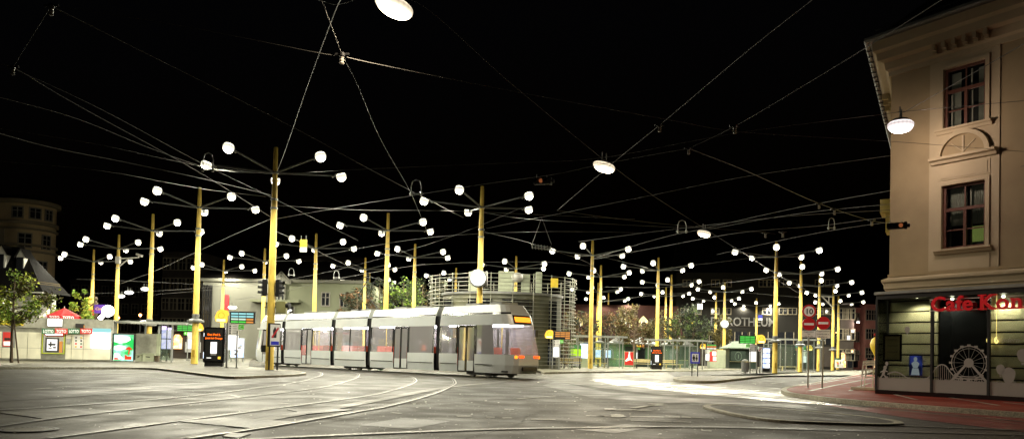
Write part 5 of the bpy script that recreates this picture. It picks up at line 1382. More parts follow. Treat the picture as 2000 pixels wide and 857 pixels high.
# lit vitrine and distant shop glow
p = Vector((gx(325, 56), 56, GZ)); t = thing('lit_vitrine', 'tall brightly lit magazine vitrine seen through the shelter glass', 'vitrine', p)
for (x, z0, z1, n) in ((-.22, .9, 2.55, 'poster_mix'), (.2, .9, 2.45, 'poster_mix')):
    mb = MB(); mb.box(x - .19, x + .19, -.05, .05, z0, z1); mb.build('lit_sheet', n, t)
mb = MB()
for x in (-.42, 0, .42): mb.box(x - .03, x + .03, -.08, .06, 0, 2.7)
mb.box(-.42, .42, -.08, .06, 1.6, 1.66); mb.box(-.42, .42, -.08, .06, .82, .88); mb.build('frame', 'dark_metal', t)
p = Vector((gx(345, 75), 75, GZ)); t = thing('market_stall', 'small warm glowing shop stall in the dark beyond the shelter', 'stall', p)
mb = MB(); mb.box(-.45, .35, -.02, .3, .9, 1.9); mb.prism_y([(-.5, 1.9), (.4, 1.9), (.1, 2.3), (-.2, 2.3)], -.02, .3); mb.build('lit_window', 'shop_warm', t)
mb = MB(); mb.box(-.9, 2.6, .32, 2.4, 0, 2.6); mb.box(-1.1, 2.8, -.5, 2.6, 2.6, 2.75); mb.build('stall_body', 'far_dark', t)
mb = MB(); mb.box(.8, 2.2, -.05, .3, .6, 1.6); mb.build('board', 'plastic_grey', t)

# ------------------------------------------------------------------ black advertising pillars
def pillar(u, Y, rz, lb, first=[None]):
    loc = (gx(u, Y), Y, GZ)
    if first[0]:
        return dup(first[0], loc, rz, lb, 'black advertising pillars')
    t = thing('advertising_pillar', lb, 'advertising pillar', loc, rz, 'black advertising pillars')
    mb = MB(); mb.box(-.56, .56, -.22, .22, .22, 2.18); mb.build('casing', 'black_gloss', t, bevel=.03)
    mb = MB(); mb.box(-.48, .48, -.18, .18, 0, .219); mb.build('foot', 'dark_metal', t)
    mb = MB(); mb.box(-.44, .44, -.234, -.221, .34, 2.08); po = mb.build('poster', 'sign_black', t, )
    text('Das iPad 2.', .155, 'orange_text', po, (0, -.237, 1.72), align='CENTER', ext=.001, bold=.006)
    text('Jetzt bei Orange', .135, 'orange_text', po, (0, -.237, 1.53), align='CENTER', ext=.001, bold=.005)
    mb = MB(); mb.box(-.17, .17, -.242, -.2345, .72, 1.36); mb.build('tablet_picture', 'white_lit_dim', po, bevel=.02)
    mb = MB(); mb.box(-.15, .15, -.24, -.2345, .62, .70); mb.build('tablet_reflection', 'plastic_grey', po)
    mb = MB(); mb.box(.24, .38, -.242, -.2345, .42, .56); mb.build('orange_square', 'yellow_lit', po)
    mb = MB(); mb.box(-.36, -.12, -.242, -.2345, .46, .50); mb.build('white_print', 'white_lit_dim', po)
    for z0, z1 in ((1.65, 1.85), (.45, .80)):
        mb = MB(); mb.box(-.55, -.52, -.232, -.2205, z0, z1); mb.build('edge_light', 'poster_blue', t)
    first[0] = t; bpy.context.view_layer.update(); return t
pillar(418, 42.8, R(8), 'large black advertising pillar with orange lettering and white tablet right of the second mast')
pillar(1282, 73, R(-4), 'far black advertising pillar behind the mast at the second glass shelter')

# ------------------------------------------------------------------ tram stop stands
def stop_stand(u, Y, rz, lb, mirror=False, letter='C', rows=('cyan_led', 'cyan_led', 'pale_led', 'green_led'), scale=1.0):
    t = thing('stop_stand', lb, 'tram stop sign', (gx(u, Y), Y, GZ), rz, 'tram stop stands with yellow sign and display'); t.scale = (scale,) * 3
    s_ = -1 if mirror else 1
    def bx(x0, x1, y0, y1, z0, z1, name, m, par=t, bev=0.0):
        a_, b_ = sorted((s_ * x0, s_ * x1)); mb = MB(); mb.box(a_, b_, y0, y1, z0, z1); return mb.build(name, m, par, bevel=bev)
    bx(-.30, -.22, -.05, .05, 0, 2.75, 'post', 'grey_metal'); bx(.22, .28, -.05, .05, 0, 1.95, 'post', 'grey_metal')
    bx(-.36, .34, -.12, .12, 0, .03, 'foot_plate', 'dark_metal')
    pa = bx(-.20, .30, -.03, .03, 1.75, 2.28, 'route_panel', 'poster_white')
    for i in range(4):
        z = 2.2 - i * .12; bx(-.17, -.08, -.036, -.0305, z - .04, z + .03, 'route_number', 'sign_black', pa); bx(0, .22, -.036, -.0305, z - .015, z + .01, 'route_name', 'plastic_grey', pa)
    bx(-.20, .30, -.04, .04, .95, 1.72, 'timetable', 'white_lit_dim')
    # yellow stop lens: rounded trapezoid
    pts = [(-.85, 2.42), (-.28, 2.36), (-.24, 2.85), (-.30, 3.02), (-.62, 3.06), (-.80, 2.92), (-.90, 2.66)]
    pts = [(s_ * x, z) for x, z in pts]
    mb = MB(); mb.prism_y(pts, -.16, .16); yl = mb.build('yellow_lens', 'yellow_lit', t, bevel=.03)
    mb = MB(); cx_, cz_ = s_ * -.56, 2.74
    for i in range(20):
        a0, a1 = 2 * PI * i / 20, 2 * PI * (i + 1) / 20
        mb.prism_y([(cx_ + r * math.cos(q), cz_ + r * math.sin(q)) for r, q in ((.14, a0), (.17, a0), (.17, a1), (.14, a1))], -.168, -.1605)
    mb.build('stop_ring', 'stop_green', yl)
    bx(-.80, -.34, -.166, -.1605, 2.42, 2.56, 'lens_glow', 'yellow_hot', yl)
    db = bx(-.16, 1.14, -.08, .08, 2.34, 2.98, 'display_board', 'black_matt', bev=.015)
    for i, m in enumerate(rows):
        z = 2.86 - i * .145
        for k in range(3):
            bx(-.08 + k * .39, .28 + k * .39, -.088, -.0815, z - .045, z + .045, 'display_row', ('orange_led_row' if (k == 2 and i > 1 and rows[0] != 'green_led') else m), db)
    bx(.30, .30 + .26, -.03, .03, 2.04, 2.30, 'platform_plate', 'stop_green')
    text(letter, .24, 'sign_white', t, (s_ * .43, -.034, 2.08), align='CENTER', ext=.002, name='platform_letter')
    return t
stop_stand(452, 40.5, R(6), 'near tram stop stand with cyan and green display board beside the black pillar', letter='C')
stop_stand(1085, 60, R(2), 'tram stop stand with amber display board just right of the tram rear', letter='G', rows=('orange_led_row',) * 3 + ('sign_black',))
stop_stand(1471, 60, R(-4), 'tram stop stand with bright green display board left of the large vending cabinet mast', True, 'G', ('green_led',) * 4)
stop_stand(1381, 96, R(-6), 'far tram stop stand with red and white display right of the pedestrian sign', False, 'G', ('green_led', 'orange_led_row', 'orange_led_row', 'white_lit_dim'))
stop_stand(1571, 92, R(-8), 'far tram stop stand between the masts behind the no-entry signs', True, 'G', ('cyan_led', 'green_led', 'green_led', 'poster_white'))
stop_stand(1318, 98, R(-4), 'far tram stop stand with amber display left of the pedestrian sign', True, 'G', ('yellow_lit', 'orange_led_row', 'yellow_lit', 'sign_black'))
stop_stand(1240, 92, R(-2), 'far tram stop stand behind the first glass shelter by the red poster', False, 'G', ('yellow_lit',) * 4)
stop_stand(372, 62, R(10), 'tram stop stand with green display partly hidden by the second mast', True, 'E', ('green_led',) * 4)
# blue lit poster behind the near stop
p = Vector((gx(463, 60), 60, GZ)); t = thing('poster_case', 'blue-white lit poster case behind the near stop stand', 'poster case', p, R(5))
mb = MB(); mb.box(-.55, .55, -.08, .08, .3, 1.9); mb.box(-.5, -.4, -.05, .05, 0, .3); mb.box(.4, .5, -.05, .05, 0, .3); mb.build('case', 'grey_metal', t)
mb = MB(); mb.box(-.5, .5, -.092, -.0805, .36, 1.84); po = mb.build('poster', 'poster_blue', t)
for i in range(14):
    mb = MB(); rr = random.Random(i); mb.ball((rr.uniform(-.3, .3), -.095, rr.uniform(.5, 1.3)), .10, .006, .08, 8, 5); mb.build('print_patch', 'sign_black' if i % 2 else 'plastic_grey', po)
# pedestrian sign board beside the nearest mast
Y = PXY[0][1] - 1.0
t = thing('framed_signboard', 'black framed signboard on a slim post beside the nearest mast', 'signboard', (gx(533, Y), Y, GZ), R(58))
mb = MB(); mb.box(-.36, .36, -.07, .07, 1.15, 2.32); mb.build('frame', 'dark_metal', t, bevel=.015)
mb = MB(); mb.box(-.30, .30, -.08, -.0705, 1.22, 2.26); fc = mb.build('face', 'poster_white', t)
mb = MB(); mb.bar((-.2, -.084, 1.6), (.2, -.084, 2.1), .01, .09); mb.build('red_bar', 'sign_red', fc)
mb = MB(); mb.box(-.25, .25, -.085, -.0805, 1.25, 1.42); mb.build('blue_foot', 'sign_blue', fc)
mb = MB(); mb.prism_y([(-.12, 1.6), (.08, 1.6), (.1, 1.95), (-.02, 2.15), (-.14, 1.95)], -.083, -.0805); mb.build('black_figure', 'sign_black', fc)
for x in (-.26, .26):
    mb = MB(); mb.box(x - .03, x + .03, -.03, .03, 0, 1.15); mb.build('post', 'dark_metal', t)
# traffic signal heads on the nearest mast
px_, py_ = PXY[0]
t = thing('traffic_signal', 'dark traffic signal heads strapped to the nearest yellow mast', 'traffic signal', (px_, py_, 0))
z1 = at_y(515, 562, py_).z
for (dx, rz) in ((-.36, R(-60)), (.36, R(70))):
    hd = bpy.data.objects.new('signal_head', None)
    mb = MB(); mb.box(-.13, .13, -.12, .12, -.42, .42); o = mb.build('signal_head', 'dark_metal', t, bevel=.02); o.location = (dx, -.05, z1); o.rotation_euler = (0, 0, rz)
    bpy.data.objects.remove(hd)
    for zz in (-.26, 0, .26):
        mb = MB(); n = 10
        for k in range(n):
            a0 = PI * (-.1) + 1.2 * PI * k / n; a1 = PI * (-.1) + 1.2 * PI * (k + 1) / n
            mb.poly([(.1 * math.cos(a0), -.121, zz + .1 * math.sin(a0)), (.1 * math.cos(a1), -.121, zz + .1 * math.sin(a1)), (.1 * math.cos(a1), -.31, zz + .1 * math.sin(a1)), (.1 * math.cos(a0), -.31, zz + .1 * math.sin(a0))])
        mb.build('visor', 'black_matt', o)
z2 = at_y(540, 600, py_).z
mb = MB(); mb.box(.30, .78, -.18, .18, z2 - .3, z2 + .3); o = mb.build('camera_box', 'olive_panel', t, bevel=.02)
mb = MB(); mb.cyl((.78, -.05, z2 + .1), (.98, -.1, z2 + .1), .13, .15, 10); mb.build('hood', 'black_matt', o)
for z in (z1 + .25, z1 - .3, z2):
    mb = MB(); mb.bar((-.35, 0, z), (.4, 0, z), .05, .05); mb.build('strap', 'dark_metal', t)
mb = MB(); mb.box(-.42, -.20, -.1, .1, 1.0, 1.35); mb.build('push_box', 'black_matt', t)
# white bracket with camera on a left mast
px_, py_ = PXY[3]; zt = at_y(234, 505, py_).z
t = thing('camera_bracket', 'white triangular bracket holding a surveillance camera left of the third mast', 'camera bracket', (px_, py_, 0))
mb = MB(); mb.box(-.18, .18, -.18, .18, zt - .45, zt + .2); mb.bar((.1, 0, zt), (1.9, 0, zt + .15), .10, .10); mb.bar((.1, 0, zt - .75), (1.0, 0, zt + .05), .08, .08); mb.build('bracket', 'window_white', t)
mb = MB(); mb.bar((1.75, -.1, zt + .45), (2.35, -.3, zt + .25), .2, .2); mb.cyl((1.9, 0, zt + .1), (1.9, 0, zt + .4), .05); mb.build('camera', 'window_white', t)
px_, py_ = PXY[30]; zt = at_y(1625, 588, py_).z
t = thing('mast_bracket', 'white triangular bracket reaching left between the two right masts', 'bracket', (px_, py_, 0))
mb = MB(); mb.bar((0, 0, zt + .6), (-1.9, 0, zt + .65), .14, .14); mb.bar((0, 0, zt - .9), (-1.5, 0, zt + .6), .12, .12); mb.bar((-.6, 0, zt - .3), (-.6, 0, zt + .6), .1, .1); mb.build('truss', 'window_white', t)
# clocks
def clock(i, v, r, lb, globe=False):
    px_, py_ = PXY[i]; z = at_y(POLES[i][0], v, py_).z
    t = thing('station_clock', lb, 'clock', (px_ - .1, py_ - .42, z), math.atan2(px_, -py_) + PI if False else 0, 'round lit clocks on masts')
    mb = MB(); mb.lathe([(r * .96, -.22), (r * 1.03, -.2), (r * 1.03, .12), (r * .9, .16)], 32, mtx=Matrix.Rotation(PI / 2, 3, 'X')); mb.build('casing', 'grey_metal', t, True)
    mb = MB(); mb.lathe([(r * .97, .0), (r * .8, .05), (r * .3, .08), (.01, .085)], 32, mtx=Matrix.Rotation(PI / 2, 3, 'X')); mb.v = [(x, y - .121, z_) for x, y, z_ in mb.v]; mb.build('dial', 'white_lit', t, True)
    mb = MB(); mb.box(-.05, .25, .15, .42, -.06, .06); mb.build('bracket', 'grey_metal', t)
    for sx in (-1,):
        mb = MB(); mb.lathe([(r * .9, -.1), (r * .95, -.08), (r * .95, .0), (r * .9, .02)], 24, mtx=Matrix.Rotation(PI / 2, 3, 'Y')); mb.v = [(x + sx * r * .0 + r * 1.0, y + .35, z_) for x, y, z_ in mb.v]; mb.build('side_dial', 'housing', t, True)
clock(12, 545, .53, 'large round white lit clock on the mast behind the tram')
clock(22, 633, .52, 'far round white lit clock on the mast with the yellow ticket boxes')
# hanging square signs
def hang_sign(u0, v0, u1, v1, Y, m, lb, m2=None):
    p = at_y((u0 + u1) / 2, v0, Y); k = Y / F; w_ = (u1 - u0) * k / 2; h = (v1 - v0) * k
    t = thing('hanging_sign', lb, 'hanging sign', p, R(-6), 'small square signs hung on the wires')
    mb = MB(); mb.box(-w_, w_, -.03, .03, -h if not m2 else -h * .62, 0); mb.build('plate', m, t)
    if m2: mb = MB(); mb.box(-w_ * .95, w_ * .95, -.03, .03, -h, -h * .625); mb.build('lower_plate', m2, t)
    mb = MB(); mb.cyl((-w_ * .7, 0, 0), (-w_ * .7, 0, .25), .012); mb.cyl((w_ * .7, 0, 0), (w_ * .7, 0, .25), .012); mb.build('hanger', 'grey_metal', t)
hang_sign(586, 468, 600, 492, 46, 'lime_sign' if False else 'sign_yellow', 'square yellow and white sign hanging right of the nearest mast', 'sign_white')
hang_sign(1362, 593, 1372, 604, 95, 'sign_white', 'white square box hanging at the top of a far mast'); hang_sign(1350, 626, 1357, 632, 95, 'sign_yellow', 'tiny yellow plate hanging over the far middle trees')
hang_sign(1481, 615, 1489, 625, 110, 'sign_blue', 'small blue and white plate hanging before the grey lettered building', 'sign_white')

# ================================================================== TREES AND PLANTS
def tree(name, lb, loc, h, cr, ch, mats, n, leaf, seed, trunk_r=.09, stems=5, base=None, group='trees around the square', stake=False):
    """h total height, crown radius cr, crown height ch; leaves are small bent blades gathered in clumps along real limbs"""
    rg = random.Random(seed); t = thing(name, lb, 'tree', loc, rg.uniform(0, 6), group)
    cz = h - ch / 2; tb = MB(); tips = []
    tb.tube([(0, 0, 0), (.02, .01, h * .25), (-.03, .03, h - ch * .75), (.02, -.02, h - ch * .35), (0, 0, h - ch * .08)], [trunk_r, trunk_r * .85, trunk_r * .7, trunk_r * .45, trunk_r * .15], 8)
    for i in range(stems * 4):
        z0 = h - ch * rg.uniform(.3, .98); a = rg.uniform(0, 2 * PI); f = math.sqrt(max(.05, 1 - ((z0 + ch * .12 - cz) / (ch / 2)) ** 2)) if abs(z0 + ch * .12 - cz) < ch / 2 else .3
        l = cr * f * rg.uniform(.55, 1.08); q = []
        for k in range(4):
            s_ = k / 3; q.append((math.cos(a + .3 * s_) * l * s_, math.sin(a + .3 * s_) * l * s_, z0 + ch * .22 * s_ ** 1.3))
        tb.tube(q, [trunk_r * .35, trunk_r * .26, trunk_r * .16, trunk_r * .06], 5)
        for s_ in (.45, .7, 1.0): tips.append((Vector(q[1]).lerp(Vector(q[3]), s_), rg.uniform(.16, .34) * cr))
    tips.append((Vector((0, 0, h - ch * .06)), .22 * cr))
    tb.build('trunk', 'bark', t, True)
    cm = [rg.choice(range(len(mats))) for _ in tips]
    cb = MB(); per = max(6, n // len(tips))
    for (c, r), m0 in zip(tips, cm):
        for i in range(per):
            d = Vector((rg.gauss(0, 1), rg.gauss(0, 1), rg.gauss(0, .8))); d = d.normalized() * r * rg.random() ** .45
            p = c + d; s_ = leaf * rg.uniform(.6, 1.3)
            a = Vector((rg.gauss(0, 1), rg.gauss(0, 1), rg.gauss(0, .6))).normalized(); b = a.cross(Vector((rg.gauss(0, 1), rg.gauss(0, 1), rg.gauss(0, 1)))).normalized()
            cb.m = m0 if rg.random() < .7 else rg.randrange(len(mats))
            nn = a.cross(b) * s_ * .18
            cb.poly([p - a * s_ * .5, p + b * s_ * .3 + nn, p + a * s_ * .5, p - b * s_ * .3 + nn])
    cb.build('crown', mats, t)
    if stake:
        sb = MB(); sb.cyl((-.75, .1, 0), (-.08, .0, 2.3), .04, .035, 7); sb.build('stake', 'bark', t, True)
    return t
tY = 41.0
tree('street_tree', 'young leafy tree with a support stake in front of the kiosk at the left edge', (gx(22, tY), tY, GZ), 4.9, 1.75, 3.2, ['leaf_light', 'leaf_green', 'leaf_olive'], 5200, .17, 11, .085, 6, stake=True)
tree('kiosk_shrub', 'slim bright green shrub behind the kiosk roof below the leftmost mast', (gx(160, 53), 53, GZ), 4.9, .85, 3.0, ['leaf_light', 'leaf_green'], 900, .2, 12, .05, 3)
tree('shrub', 'small bright shrub leaves at the edge of the white house behind the dish', (gx(94, 54), 54, GZ), 4.2, .5, 2.0, ['leaf_light', 'leaf_green'], 350, .16, 13, .04, 3)
TR = [('dark tree behind the tram left of the slim mast pair', 695, 90, 8.5, 2.2, 5.5, ['leaf_dark', 'leaf_rust'], 1500, .32), ('dark reddish tree behind the middle of the tram', 738, 92, 10.0, 3.0, 7, ['leaf_dark', 'leaf_olive', 'leaf_dark'], 2200, .34),
      ('brightest green tree behind the tram, its lit patch put into the leaf colour', 785, 84, 9.3, 2.6, 6, ['leaf_dark', 'leaf_green', 'leaf_dim'], 2400, .30), ('dark tree touching the left side of the rod-clad pavilion', 822, 95, 10.5, 3.0, 7.5, ['leaf_dark', 'leaf_dark', 'leaf_olive'], 2000, .34),  # green tree: side light put in as brighter leaf colours
      ('rust coloured tree right of the rod-clad pavilion', 1128, 86, 6.2, 2.2, 4.2, ['leaf_rust', 'leaf_olive', 'leaf_dark'], 1500, .3), ('large ochre autumn tree above the first glass shelter', 1238, 88, 7.2, 3.0, 5.0, ['leaf_olive', 'leaf_rust', 'leaf_olive', 'leaf_olive'], 3200, .28),
      ('dark tree left of the ochre autumn tree', 1192, 98, 7.0, 3.0, 5, ['leaf_dark', 'leaf_rust'], 1400, .34), ('dark tree behind the second glass shelter masts', 1290, 102, 7.5, 2.8, 5.5, ['leaf_dark', 'leaf_dark', 'leaf_olive'], 1500, .34),
      ('pointed green tree behind the second glass shelter', 1322, 92, 6.4, 1.5, 4.8, ['leaf_dim', 'leaf_dark', 'leaf_olive'], 1400, .26), ('dark green tree left of the pair of thin far masts', 1352, 96, 8.0, 2.6, 6, ['leaf_dark', 'leaf_dark', 'leaf_dim'], 1900, .32),
      ('yellow green tree behind the globe clock', 1409, 104, 7.4, 1.5, 5.2, ['leaf_olive', 'leaf_olive', 'leaf_olive'], 2200, .30), ('low reddish shrub between the pavilion and the first shelter', 1105, 80, 4.0, 1.5, 2.8, ['leaf_olive', 'leaf_rust', 'leaf_dim'], 900, .24)]
for i, (lb, u, Y, h, cr, ch, ms, n, lf) in enumerate(TR): tree('tree', lb, (gx(u, Y), Y, 0), h, cr, ch, ms, n, lf, 40 + i, .16)

# ================================================================== ROD-CLAD PAVILION
PY = 64.0; pc = Vector((gx(978, PY), PY, 0)); PRX = (gx(1122, PY) - gx(833, PY)) / 2; PRY = 4.6
pv = thing('rod_clad_pavilion', 'round pavilion wrapped in horizontal steel rods behind the rear of the tram', 'pavilion', pc)
zt = at_y(1000, 541, PY - 2).z
def ell(r, n, z, k=1.0, wob=0): return [(PRX * k * math.cos(2 * PI * i / n), PRY * k * math.sin(2 * PI * i / n), z + wob * math.sin(2 * PI * i / n * 3)) for i in range(n + 1)]
nr = 24
rr = random.Random(9)
for i in range(nr):
    z = .4 + (zt - .4) * i / (nr - 1)
    mb = MB(); mb.tube(ell(1, 48, z, rr.uniform(.985, 1.015), rr.uniform(-.03, .03)), .022, 5, False); mb.build('rod_ring', 'rod_steel', pv, True)
for i in range(22):
    a = 2 * PI * i / 22; mb = MB(); mb.cyl((PRX * .97 * math.cos(a), PRY * .97 * math.sin(a), 0), (PRX * .97 * math.cos(a), PRY * .97 * math.sin(a), zt + .1), .035, n=6); mb.build('rod_post', 'rod_steel', pv)
mb = MB(); e_ = [(p[0], p[1]) for p in ell(1, 28, 0, .80)[:-1]]; mb.prism(e_, 0, zt - 1.5); mb.build('inner_wall', 'pavilion_wall', pv)
mb = MB(); mb.prism([(x * 1.03, y * 1.03) for x, y in e_], zt - 1.49, zt - 1.3); mb.build('flat_roof', 'zinc', pv)
for a0, w_ in ((-70, 16), (-110, 20), (-150, 14), (-35, 10), (-85, 8)):
    a = R(a0); mb = MB(); x, y = PRX * .815 * math.cos(a), PRY * .815 * math.sin(a)
    ta = Vector((-PRX * math.sin(a), PRY * math.cos(a), 0)).normalized() * w_ * .05
    mb.poly([(x - ta.x, y - ta.y - .06, .4), (x + ta.x, y + ta.y - .06, .4), (x + ta.x, y + ta.y - .06, zt - 1.9), (x - ta.x, y - ta.y - .06, zt - 1.9)]); mb.build('glass_front', 'dark_pane', pv)
for x, w_, h in ((-2.4, .8, .8), (.3, 1.3, .9), (1.9, .7, .7), (3.0, .5, .9)):
    mb = MB(); mb.box(x - w_ / 2, x + w_ / 2, -.8, .3, zt - 1.29, zt - 1.29 + h + 1.0); mb.build('roof_plant', 'cabinet', pv, bevel=.03)
mb = MB(); mb.cyl((-1.7, -.5, zt - 1.3), (-1.7, -.5, zt + 1.7), .04, n=6); mb.build('antenna_mast', 'grey_metal', pv)
mb = MB(); mb.ball((1.2, -1, zt + .1), .5, .5, .4, 14, 8); mb.build('roof_dome', 'window_white', pv, True)
mb = MB(); x = PF and 0; p = at_y(1082, 550, PY - 4); mb.box(p.x - pc.x - .28, p.x - pc.x + .28, -PRY * 1.0 - .1, -PRY * 1.0, p.z - .5, p.z + .2); mb.build('yellow_plate', 'sign_yellow', pv)

# ================================================================== SHELTERS ON THE RIGHT
def glass_shelter(u0, u1, Y, rz, lb, roofv, depth=3.0, nposts=4, bench=True, dash=True):
    o = Vector((gx(u0, Y), Y, GZ)); FF = Frame(o, rz); x1 = FF.px(u1, 690)[0]; zr = FF.px((u0 + u1) / 2, roofv)[1]
    t = thing('glass_shelter', lb, 'glass shelter', o, rz, 'glass tram shelters')
    mb = MB(); mb.box(-.4, x1 + .4, -.5, -.38, zr - .02, zr + .14); mb.box(-.4, x1 + .4, depth, depth + .12, zr + .10, zr + .26)
    n = max(4, int(x1 / 1.1))
    for i in range(n + 1): mb.bar((x1 * i / n, -.4, zr + .02), (x1 * i / n, depth, zr + .14), .06, .08)
    mb.build('roof_frame', 'grey_metal', t)
    mb = MB(); mb.poly([(-.4, -.5, zr + .16), (x1 + .4, -.5, zr + .16), (x1 + .4, depth + .1, zr + .28), (-.4, depth + .1, zr + .28)]); mb.build('roof_glass', 'shelter_glass', t)
    for i in range(nposts):
        x = x1 * i / (nposts - 1)
        for y in (0, depth - .3):
            mb = MB(); mb.box(x - .045, x + .045, y - .045, y + .045, 0, zr); mb.build('post', 'grey_metal', t)
    for i in range(nposts - 1):
        xa, xb = x1 * i / (nposts - 1) + .08, x1 * (i + 1) / (nposts - 1) - .08
        mb = MB(); mb.box(xa, xb, depth - .30, depth - .285, .15, zr - .45); mb.build('back_glass', 'shelter_glass', t)
        for q0, q1 in ((zr - .44, zr - .38), (.09, .14)):
            mb = MB(); mb.box(xa, xb, depth - .33, depth - .26, q0, q1); mb.build('rail', 'grey_metal', t)
    if bench:
        mb = MB(); mb.box(x1 * .3, x1 * .7, depth - .9, depth - .5, .42, .48); mb.box(x1 * .35, x1 * .37, depth - .85, depth - .55, 0, .42); mb.box(x1 * .63, x1 * .65, depth - .85, depth - .55, 0, .42); mb.build('bench', 'bench_wood', t)
    return t
glass_shelter(1128, 1216, 73, R(-2), 'first glass shelter right of the tram, beside the nearest right mast', 658.5)
glass_shelter(1272, 1372, 78, R(-3), 'second glass shelter around the two middle masts', 665.5, nposts=5)
glass_shelter(1500, 1602, 84, R(-8), 'glass shelter between the masts behind the no-entry signs', 664, nposts=4)
glass_shelter(1388, 1440, 108, R(-4), 'far glass shelter behind the globe clock mast', 668, nposts=3)
glass_shelter(388, 446, 64, R(8), 'grey framed shelter with glass front behind the black advertising pillar', 644, nposts=3)
# phone hoods inside the first shelter
def phone(u, Y, lb):
    t = thing('phone_hood', lb, 'phone booth', (gx(u, Y), Y, GZ), 0, 'grey phone hoods')
    mb = MB()
    for i in range(10):
        a0, a1 = PI * i / 10, PI * (i + 1) / 10
        mb.prism_y([(.42 * math.cos(a0), 1.55 + .42 * math.sin(a0)), (.47 * math.cos(a0), 1.55 + .47 * math.sin(a0)), (.47 * math.cos(a1), 1.55 + .47 * math.sin(a1)), (.42 * math.cos(a1), 1.55 + .42 * math.sin(a1))], -.3, .3)
    mb.box(-.47, -.42, -.3, .3, .85, 1.549); mb.box(.42, .47, -.3, .3, .85, 1.549); mb.build('hood', 'grey_metal', t)
    mb = MB(); mb.box(-.25, .25, .05, .28, 1.0, 1.75); mb.build('telephone', 'poster_blue', t); mb = MB(); mb.box(-.6, .6, -.25, .3, .78, .84); mb.build('shelf', 'dark_metal', t)
    mb = MB(); mb.box(-.08, .08, -.1, .2, 0, .78); mb.build('post', 'grey_metal', t)
phone(1168, 76, 'grey rounded phone hood left of the yellow post in the first shelter'); phone(1188, 77, 'grey rounded phone hood right of the yellow post in the first shelter')
# green stall row behind the shelters
def stall(u0, u1, Y, h, m, lb, roofm='zinc', extras=()):
    o = Vector((gx(u0, Y), Y, GZ)); FF = Frame(o, 0); x1 = FF.px(u1, 690)[0]
    t = thing('market_stall', lb, 'market stall', o, 0, 'closed market stalls behind the shelters')
    mb = MB(); mb.box(0, x1, 0, 3, 0, h); mb.build('body', m, t)
    mb = MB(); mb.prism([(-.4, -.8), (x1 + .4, -.8), (x1 + .4, 3.3), (-.4, 3.3)], h + .003, h + .12); mb.build('roof', roofm, t)
    mb = MB(); mb.poly([(-.4, -.8, h + .124), (x1 + .4, -.8, h + .124), (x1 * .7, 1.4, h + 1.0), (x1 * .3, 1.4, h + 1.0)]); mb.poly([(-.4, 3.3, h + .124), (-.4, -.8, h + .124), (x1 * .3, 1.4, h + 1.0)]); mb.poly([(x1 + .4, -.8, h + .124), (x1 + .4, 3.3, h + .124), (x1 * .7, 1.4, h + 1.0)]); mb.build('hipped_top', roofm, t)
    n = max(2, int(x1 / 1.6))
    for i in range(n):
        a, b = x1 * i / n + .06, x1 * (i + 1) / n - .06
        mb = MB(); mb.box(a, b, -.04, -.003, .95, h - .25); s_ = mb.build('shutter', extras[i % len(extras)] if extras else m, t, bevel=.01)
        mb = MB(); mb.box(a, b, -.09, -.041, .86, .93); mb.build('counter', 'bench_wood', t)
    return t
stall(1196, 1243, 90, 2.6, 'stall_green', 'long green shuttered stall behind the first glass shelter', extras=('stall_green', 'board_green', 'stall_green'))
stall(1243, 1276, 92, 2.6, 'board_green', 'dark stall with open doorway right of the green stall', extras=('dark_pane', 'stall_green'))
stall(1305, 1345, 94, 2.7, 'canvas_green', 'grey green stall behind the second glass shelter', extras=('canvas_green', 'shelter_glass'))
stall(1424, 1478, 98, 2.5, 'board_green', 'dark green stall with round emblem board right of the globe clock', 'canvas_green', extras=('board_green',))
p = Vector((gx(1441, 97), 97, GZ)); t = thing('emblem_board', 'dark board with oval outline and figure one emblem on the stall', 'emblem board', p + Vector((0, -.1, 0)))
mb = MB(); mb.box(-.9, .9, -.02, .02, .9, 2.2); mb.build('board', 'board_green', t)
mb = MB()
for i in range(24):
    a0, a1 = 2 * PI * i / 24, 2 * PI * (i + 1) / 24
    mb.prism_y([(r * .42 * math.cos(q), 1.55 + r * .55 * math.sin(q)) for r, q in ((.94, a0), (1.04, a0), (1.04, a1), (.94, a1))], -.03, -.021)
mb.build('oval', 'canvas_green', t); text('1', .75, 'canvas_green', t, (-.17, -.03, 1.27), ext=.002)
